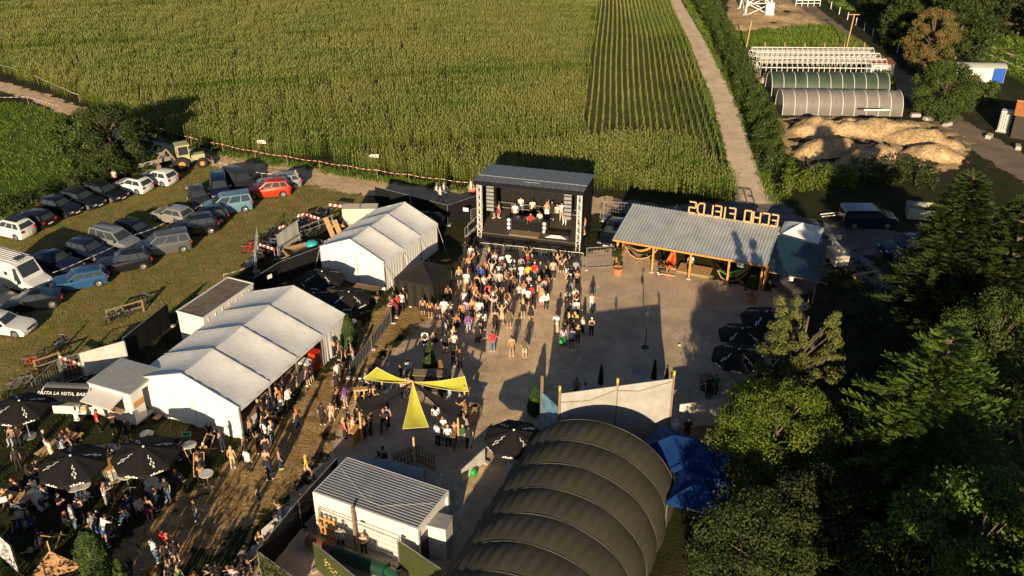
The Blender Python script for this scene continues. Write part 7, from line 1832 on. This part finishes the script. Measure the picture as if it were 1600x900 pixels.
# facing: 0 = away from camera (+Y), 180 = to camera, 90 = to the left
F_='in the stage crowd'
crowd('at the stage barrier',[(865,40,0,'ndsktkT'),(960,95,170,'sbswtkT'),(1045,95,10,'sdsktkT'),(1240,125,0,'sylktkT'),(1330,190,180,'pbswckT'),(1445,230,0,'sdswtkT'),(1540,205,-10,'sdswtkT'),(1600,275,5,'pdswtkS'),(925,250,0,'wgloxkK')],(640,375),10)
crowd('in the left half of the stage crowd',[(770,430,10,'sylkxkD'),(645,385,170,'sdsktkT'),(600,490,190,'pdsrvkT'),(885,500,0,'sdswtuS'),(1110,415,200,'wdsblkT'),(1180,335,0,'sglovkT'),(1155,550,180,'pblwvjT'),(1250,545,0,'sylkvkT'),(1400,380,0,'sbswtgS'),(1590,400,0,'sdsgtuS'),(1405,495,0,'sdsitkT'),(1545,550,0,'hbltvkT'),(600,715,0,'sbltxkT'),(915,690,0,'wblwxkT'),(1020,690,-20,'sglovuS'),(1060,800,20,'sgloxkK'),(1228,685,0,'sdsrtkT'),(1185,815,180,'pdstvkT'),(1440,705,0,'pdlqxkT'),(1530,800,0,'sdsttgS'),(1320,905,30,'sdskvkT')],(640,375),10)
crowd('in the right half of the stage crowd',[(345,265,0,'sdsgtkT'),(200,350,0,'pdsgtkT'),(345,390,0,'sdswtlT'),(455,390,20,'sdsytkT'),(555,360,0,'sdcrtjT'),(645,350,180,'sysktkT'),(700,360,0,'pdlkvkT'),(765,315,10,'sdsktkT'),(845,320,0,'sdsuTkT'.replace('T','t',1)),(1070,330,0,'sdskTwS'.replace('T','t',1)),(1200,320,0,'sdsglkT'),(1130,425,10,'sdsktkT'),(1220,485,180,'pbluxkK'),(1120,545,0,'sckktJT'.replace('ck','dc',1)),(465,545,180,'pbliVkT'.replace('V','v')),(625,570,0,'sylktuT'),(740,550,0,'sblttkT'),(150,565,0,'hblkvkT'),(245,570,10,'sblkxkD'),(385,650,0,'sglwxwD'),(312,690,180,'pblwvkT'),(500,715,0,'sdcrtrT'.replace('rT','kT')),(445,760,0,'sdswtkS'),(675,765,20,'sylovwK'),(735,800,-20,'sdlwlkT'),(1065,790,0,'sdsgtkT'),(1195,755,190,'pdsqtkT'),(1200,870,0,'sglkvkT')],(780,375),10)
crowd('right beside the barrier of the stage',[(440,140,-5,'hblrxmD'),(910,225,0,'hylkxkD'),(1040,260,0,'hbskvkT'),(985,280,0,'sbлkxkD'.replace('л','l'))],(780,375),10)
crowd('in the back rows of the stage crowd',[(150,80,0,'sblkxkD'),(235,110,0,'sblovkS'),(330,120,0,'sdlkxkD'),(400,95,0,'sdswtuS'),(475,125,0,'sblqtkT'),(610,140,0,'sdsctkT'),(645,105,0,'sdszTkT'.replace('T','t',1)),(725,105,0,'syltvkT'),(820,110,10,'sdswtkS'),(885,5,0,'sbbtvkT'),(980,70,0,'hbsiTgS'.replace('T','t',1)),(1165,215,0,'sdsvtvS'),(400,275,0,'sdsktJS'),(460,245,0,'pdsktkT'),(550,275,0,'sglqxkK'),(685,270,0,'sdsptJT'),(1000,220,0,'sbskvkT'),(818,245,160,'pblqtkT'),(862,240,0,'sdlwtkT'),(790,385,0,'sdsktkT'),(812,350,30,'pdsgtkT')],(640,455),7.5)
crowd('behind the stage crowd on the open gravel',[(970,480,0,'odsrtjT'),(175,460,0,'sdswtkSP'),(295,455,0,'sbltxkK'),(412,490,10,'sdsktkS'),(515,420,0,'sylwvkT'),(520,490,0,'sdsitgS'),(508,670,0,'wdlkvkT'),(585,690,0,'sglkxkT'),(1195,530,0,'sdsovtS'),(1350,565,0,'sbsvtuS')],(640,455),7.5)
crowd('in the right hand group on the gravel',[(320,110,0,'sylktkS'),(765,310,180,'pdswtuB','in black vest'),(912,85,0,'sdsktkT'),(1035,120,0,'sescwTkT'[0:1]+'dcwtkT'),(1035,50,0,'pglovkT'),(935,295,0,'sylktkT'),(1018,285,0,'sylytkT'),(1000,370,0,'sdsktkT'),(1125,340,120,'dblwvkT'),(1242,360,180,'pdckvkT'),(862,490,10,'sdlzteL'),(975,505,0,'sbsltkS'),(1058,460,-30,'sylttkT'),(880,415,-60,'pdsktJT'),(1243,30,180,'sblwvJT')],(780,455),8.571)
crowd('beside the black pop-up tent',[(290,310,0,'sdskTvT'.replace('T','t',1)),(365,385,200,'pbsrtkT'),(440,335,180,'sdswtkT'),(492,255,170,'sysktkT'),(365,470,90,'ngsmtkT'),(580,200,180,'sdsktkT')],(590,430),12.3)
crowd('in the queue at the marquee end',[(305,60,60,'pdlixkT'),(362,90,80,'sbltvkT'),(400,190,90,'sdlkvkK'),(440,200,-80,'pblkvkT'),(505,110,90,'wdlkvjT'),(530,185,100,'cblgxjT'),(335,350,60,'sdswtkT'),(330,470,40,'sdsktkT'),(398,365,-90,'sblkvkS'),(345,635,70,'sbskvkT'),(430,635,60,'sdsptgS')],(480,520),7.5)
crowd('on the yellow path left of the sails',[(158,835,0,'sdsktkT'),(268,825,180,'kgloxuS')],(480,520),7.5)
crowd('around the pallet tables at the upper left of the sails',[(1090,375,90,'odsktkT'),(1180,330,160,'sdsltkT'),(615,540,-60,'scswtkT'[0:1]+'dcktkT'),(680,465,180,'pbsgtkT'),(722,565,100,'sdsktkT'),(840,605,0,'sdlgtkT'),(908,640,30,'sdswtkT'),(575,870,150,'sdlktkT')],(480,520),7.5)
crowd('at the bar of the long marquee',[(365,690,70,'sblovkK'),(515,580,75,'sbsktkT'),(630,610,90,'nblovkT'),(525,745,-40,'sdswtkT'),(615,740,60,'sylltjT'),(462,490,70,'sysktkT'),(505,470,70,'sdsktkT'),(580,395,75,'sdsktkT'),(682,350,70,'sylkvkT'),(722,390,60,'sglwxwD'),(810,340,60,'sdswlkT'),(757,255,70,'sdsktkT'),(880,185,75,'sbsttkT'),(870,260,65,'sdlovkT'),(722,300,70,'sdlkvkT'),(1085,40,70,'cdsktkS'),(1040,100,60,'sblkvkS')],(340,560),7.5)
crowd('on the yellow path in front of the bar',[(120,20,60,'sblkvkT'),(250,28,20,'pdskvkT'),(37,95,0,'sylquT'[0:3]+'uxuT'),(135,110,-30,'sdswtkT'),(255,110,180,'pbskxkD'),(505,148,-60,'kysytuSP'),(345,445,150,'wdswvjT'),(200,0,70,'sdskvkT')],(350,675),4.)
crowd('by the barrier left of the cabin',[(480,385,200,'pbltxkT'),(310,575,160,'sdsqtkT'),(215,625,180,'pgskvkT'),(152,765,120,'jblqvkS'),(52,835,100,'jbswtkT')],(350,675),4.)
crowd('inside the fence in front of the cabin',[(720,595,190,'cdsgtkT'),(865,640,180,'pyloxkT')],(350,675),4.)
crowd('sitting behind the blue screened fence',[(990,105,0,'idkkvkT'),(965,130,20,'ibloxkT')],(350,675),4.)
crowd('around the orange pallet table at the lower left of the sails',[(95,205,-60,'sylrvkT'),(140,130,-80,'sdsktkT'),(232,105,180,'sdsktkT'),(185,195,-90,'sglwtjT'),(300,200,100,'pdlovkT'),(350,180,80,'sdsktkT')],(520,620),6.154)
crowd('in the middle under the shade sails',[(482,128,170,'kysktkT'),(512,92,160,'sdsgtkT'),(985,78,0,'sdlwtkS')],(520,620),6.154)
crowd('around the dark pallet table at the lower right of the sails',[(1000,258,-40,'sdsltkT'),(1053,198,180,'sgswtkT'),(1102,278,0,'sysltkT'),(1165,240,200,'pblovkT'),(1290,208,120,'wdsgtkT'),(1247,278,0,'sysetuS'),(1305,283,20,'sdsktkT')],(520,620),6.154)
crowd('at the right pallet table of the sails',[(1215,15,180,'sglkxkT'),(1282,65,100,'pblovkT')],(520,620),6.154)
crowd('at the brown pallet table by the planter box',[(385,155,200,'pdsitkT'),(440,165,170,'sblovkT'),(595,170,0,'sdsktkT'),(722,182,60,'sdsktkT'),(800,165,120,'sdsttJT'),(905,160,150,'pblovkT')],(560,560),5.627)
crowd('around the long wooden table at the left',[(395,500,-60,'sessktwT'[0:1]+'esktwS'),(445,588,-40,'sdsqtqS'),(560,578,60,'jdsltwS'),(560,490,240,'jglovkT'),(665,470,120,'jgloxkT'),(655,535,110,'jblkvkT')],(0,590),6.)
crowd('in front of the food trailer and pasta stand',[(700,315,20,'ndswtkT'),(890,305,-60,'sbsrtkT'),(1035,360,20,'nblqxkS'),(1165,395,60,'sdsktkS')],(0,590),6.)
crowd('under the leftmost black parasol',[(90,455,180,'ibstvJT'),(150,450,190,'idsktkT')],(0,590),6.)
crowd('at the caged tank table',[(930,605,180,'idslTkT'.replace('T','t',1)),(1045,595,170,'idszTkT'.replace('T','t',1)),(1100,618,200,'ibswtkT')],(0,590),6.)
crowd('in the seated group at the far left',[(118,85,150,'jglovkT'),(180,180,-60,'jbltvkT'),(282,105,90,'jdswtkT'),(335,160,40,'ibswlwB'),(140,335,200,'iblwvjT'),(20,150,200,'jdsovkT')],(0,730),5.295)
crowd('left of the tallest clipped cone',[(630,255,180,'pbltxkT'),(572,315,-50,'sbsltjT'),(840,125,-90,'pdswvgT'),(890,90,180,'nblltkT'),(820,430,-30,'ndswtbS'),(722,490,150,'sgltvkT')],(0,730),5.295)
crowd('in the seated group before the white gable',[(605,515,180,'idbktkT'),(692,560,130,'idsktkT'),(545,575,-90,'iblovkT'),(882,590,190,'ibcovkT'),(790,700,-60,'jblovkT'),(840,815,0,'iblkxkS')],(180,600),6.43)
crowd('crouching at the white gable wall',[(940,375,180,'jdsktkS')],(180,600),6.43)
crowd('at the bottom left of the picture',[(575,495,180,'sdsrtkT'),(485,575,-30,'sdsltjT'),(622,510,150,'pdsctkT'),(588,608,0,'sdlkvkS'),(672,575,40,'sdsktkS'),(435,215,20,'sbskvmS'),(300,190,90,'jdsntnT'),(372,225,60,'jdsitkT'),(628,790,180,'sbsktkT'),(710,815,0,'sygeTkT'[0:1]+'yletkT'),(858,868,0,'sgloxkT'),(975,790,180,'cdsktkT'),(1198,810,190,'pbswvkT')],(150,740),5.624)
ZST=1.05
STG=[(540,480,170,'sbswtuS'),(585,430,180,'sdswtjT'),(680,450,0,'sdsqtkT'),(795,470,180,'sylwxwD'),(838,465,160,'wbsktkT'),(880,490,170,'sylqtkT'),(915,475,180,'sdswtuT'),(940,505,160,'sbsmtwT'),(370,470,60,'sglrvkS'),(405,465,-60,'sblrxmD'),(1060,530,90,'sdswtkT'),(1102,600,80,'sgloxkS')]
for a_,b_,f_,c_ in STG: person(700+a_/5.143,225+b_/5.143,f_,c_,'on the stage','',.97)
for a_,b_,f_,c_,e_ in [(665,560,180,'sdsrtkT','behind the DJ table'),(737,545,170,'sdsqtkT','behind the DJ table')]: person(700+a_/5.143,225+b_/5.143,f_,c_,'on the stage',e_,1.0)
crowd('on the dirt track behind the stage fence',[(1327,242,-90,'kblwvJT'),(1350,262,-90,'kbswtwS'),(1372,235,-80,'kdsltjT'),(1543,222,90,'kbswtuS'),(1562,250,90,'kblrxrD')],(350,225),4.)
crowd('between parked cars and dirt track',[(1395,248,180,'sdswlwT'),(1467,240,180,'sdsmtkT'),(1337,300,180,'sbsitkT')],(0,200),4.)
crowd('near the silver car behind the red SUV',[(447,168,0,'sesgtkT'.replace('e','e'))],(350,225),4.)
crowd('in the shade of the hedge above the parked cars',[(705,262,180,'sdsitmT')],(0,200),4.)
crowd('under the timber shed',[(640,435,0,'sbswtkS'),(480,470,90,'idsktkT')],(920,290),4.)
crowd('behind the tin roof of the timber shed',[(528,122,-90,'nysltkT'),(1168,232,180,'sdsktkT')],(920,290),4.)
crowd('behind the big board wall',[(515,165,0,'sbsttkT'),(560,190,0,'sdsltkT')],(740,540),3.2)
crowd('at the barrel table on the right',[(1185,155,180,'sdsktkT'),(1215,150,190,'sdsetkT')],(740,540),3.2)
crowd('beside the blue canopies at the white fence',[(1012,372,180,'sdcwtkT'),(1075,368,180,'sdsktkT')],(740,540),3.2)
# fill the gaps of the dense crowd
def fill():
    r=random.Random(21);n=0;taken=[(e[1],e[2]) for e in PEOPLE]
    while n<16:
        hx=r.uniform(690,905);hy=r.uniform(396,478)
        if hx<735 and hy<425: continue
        if 862<hx<884 and hy>412: continue
        if any(abs(hx-a)<4.5 and abs(hy-b)<4.5 for a,b in taken): continue
        taken.append((hx,hy));n+=1
        hs=r.choice('lsslbs');c=r.choice('sssphdw')+r.choice('dbbygdn')+hs+r.choice('kkkwgtqoz')+r.choice('tttvl' if hs=='s' else 'vvxt')+r.choice('kkkjug')+r.choice('TTTS' if hs=='s' else 'TTKD')
        person(hx,hy,r.uniform(-20,20),c,'in the %s half of the stage crowd'%('left' if hx<800 else 'right'))
fill()
EX=[(52,720,'i'),(38,728,'i'),(20,700,'s'),(70,762,'i'),(88,772,'p'),(60,832,'j'),(97,802,'i'),(140,802,'s'),(178,822,'i'),(196,792,'j'),(240,764,'s'),(256,748,'d'),(272,737,'i'),(252,702,'s'),(140,694,'p'),(14,774,'i'),(44,803,'j'),(200,872,'d'),(302,782,'s'),(215,852,'s'),(335,880,'d'),(400,752,'s'),(418,715,'d'),(433,700,'s'),(462,640,'s'),(344,672,'p')]
rr_=random.Random(5)
for x_,y_,po_ in EX:
    hs_=rr_.choice('lsls');person(x_,y_,rr_.uniform(0,360),po_+rr_.choice('dbgyn')+hs_+rr_.choice('kkkgwtn')+('t' if hs_=='s' else rr_.choice('vt'))+rr_.choice('kkjn')+'T','among the tables of the beer garden' if x_<310 else 'on the yellow path in front of the bar')
# low stools under the people who sit
sm=MB();sm.box((0,-.02,.42),(.4,.38,.05));stool_seat=sm.mesh('seat',B_plastic)
sm=MB();[sm.beam((a*.15,b*.15,0),(a*.13,b*.13,.4),.03) for a in(-1,1) for b in(-1,1)];stool_leg=sm.mesh('legs',D_steel)
for e in PEOPLE:
    if e[5].startswith('sitting') and 'timber shed' not in e[6]:
        r=e[0];t=thing('stool',' '.join(('black stool under person in '+e[3].split(' and ')[0]+', '+e[6]).split()[:16]),'stool',tuple(r.location),r.rotation_euler.z,'low black stools')
        put(stool_seat,'seat',t,(0,0,0));put(stool_leg,'legs',t,(0,0,0))
# labels that single one person out
def finish_labels():
    from collections import defaultdict
    def lab(e,ext=''):
        r,hx,hy,wear,hair,pt,place,ex=e
        return ' '.join(x for x in ('person with '+hair+',',wear,ext,place) if x)
    G=defaultdict(list)
    for e in PEOPLE: G[(e[3],e[4],e[6])].append(e)
    on=['leftmost','second from left','third from left','fourth from left','fifth from left','sixth from left']
    for k,L in G.items():
        L.sort(key=lambda e:e[1])
        for i,e in enumerate(L):
            r=e[0];base='person in '+e[3]+' with '+e[4]
            pose=e[5]
            uniq=[x for x in L if x[5]==pose]
            if len(L)==1: s=base+', '+e[6]
            else: s=base+', '+e[6]+', '+(on[i] if i<5 else 'last one from left')+' of these'
            if len(L)==1 and pose and len((s+' '+pose).split())<=16: s='person in '+e[3]+' with '+e[4]+' '+(pose if not pose.startswith('with') else 'and '+pose[5:])+', '+e[6]
            w=s.split()
            if len(w)>16:
                s=s.replace('person in ','').replace(' of these','').replace(', in the ',', ').replace('around the ','at ').replace('a ','a ')
                if len(s.split())>16: s=s.replace('with ','')
                if len(s.split())>16: s=s.replace(' the ',' ')
                s=' '.join(s.split()[:16])
            r['label']=s;r['group']='people at the festival'
    c=defaultdict(int)
    for e in PEOPLE: c[e[0]['label']]+=1
    d=[k for k,v in c.items() if v>1];print('people',len(PEOPLE),'dup labels',d)
finish_labels()
# ================================================================ camera, sky, sun
cam=bpy.data.cameras.new('camera');co=bpy.data.objects.new('camera',cam);COL.objects.link(co)
co.location=(0,0,H);co.rotation_euler=(PI/2-TH,0,0);cam.sensor_width=36;cam.lens=36*F/1600;cam.clip_end=3000;cam.clip_start=.5
scene.camera=co
w=bpy.data.worlds.new('World');scene.world=w;w.use_nodes=True;nt=w.node_tree
sky=nt.nodes.new('ShaderNodeTexSky');sky.sky_type='NISHITA';sky.sun_disc=False
sky.sun_elevation=SUN_EL;sky.sun_rotation=PI+SUN_AZ
sky.air_density=.7;sky.dust_density=.6
bg=nt.nodes['Background'];bg.inputs['Strength'].default_value=.05;nt.links.new(sky.outputs[0],bg.inputs['Color'])
sl=bpy.data.lights.new('sun','SUN');so=bpy.data.objects.new('sun',sl);COL.objects.link(so)
sl.energy=5.0;sl.angle=R(.5);sl.color=(1,.78,.51)
d=Vector((math.sin(SUN_AZ)*math.cos(SUN_EL),math.cos(SUN_AZ)*math.cos(SUN_EL),-math.sin(SUN_EL)))
so.rotation_euler=d.to_track_quat('-Z','Y').to_euler();so.location=(0,0,80)
scene.view_settings.view_transform='Standard';scene.view_settings.look='None';scene.view_settings.gamma=1;scene.view_settings.use_curve_mapping=False
scene.view_settings.exposure=.6
scene.render.resolution_x=1024;scene.render.resolution_y=576
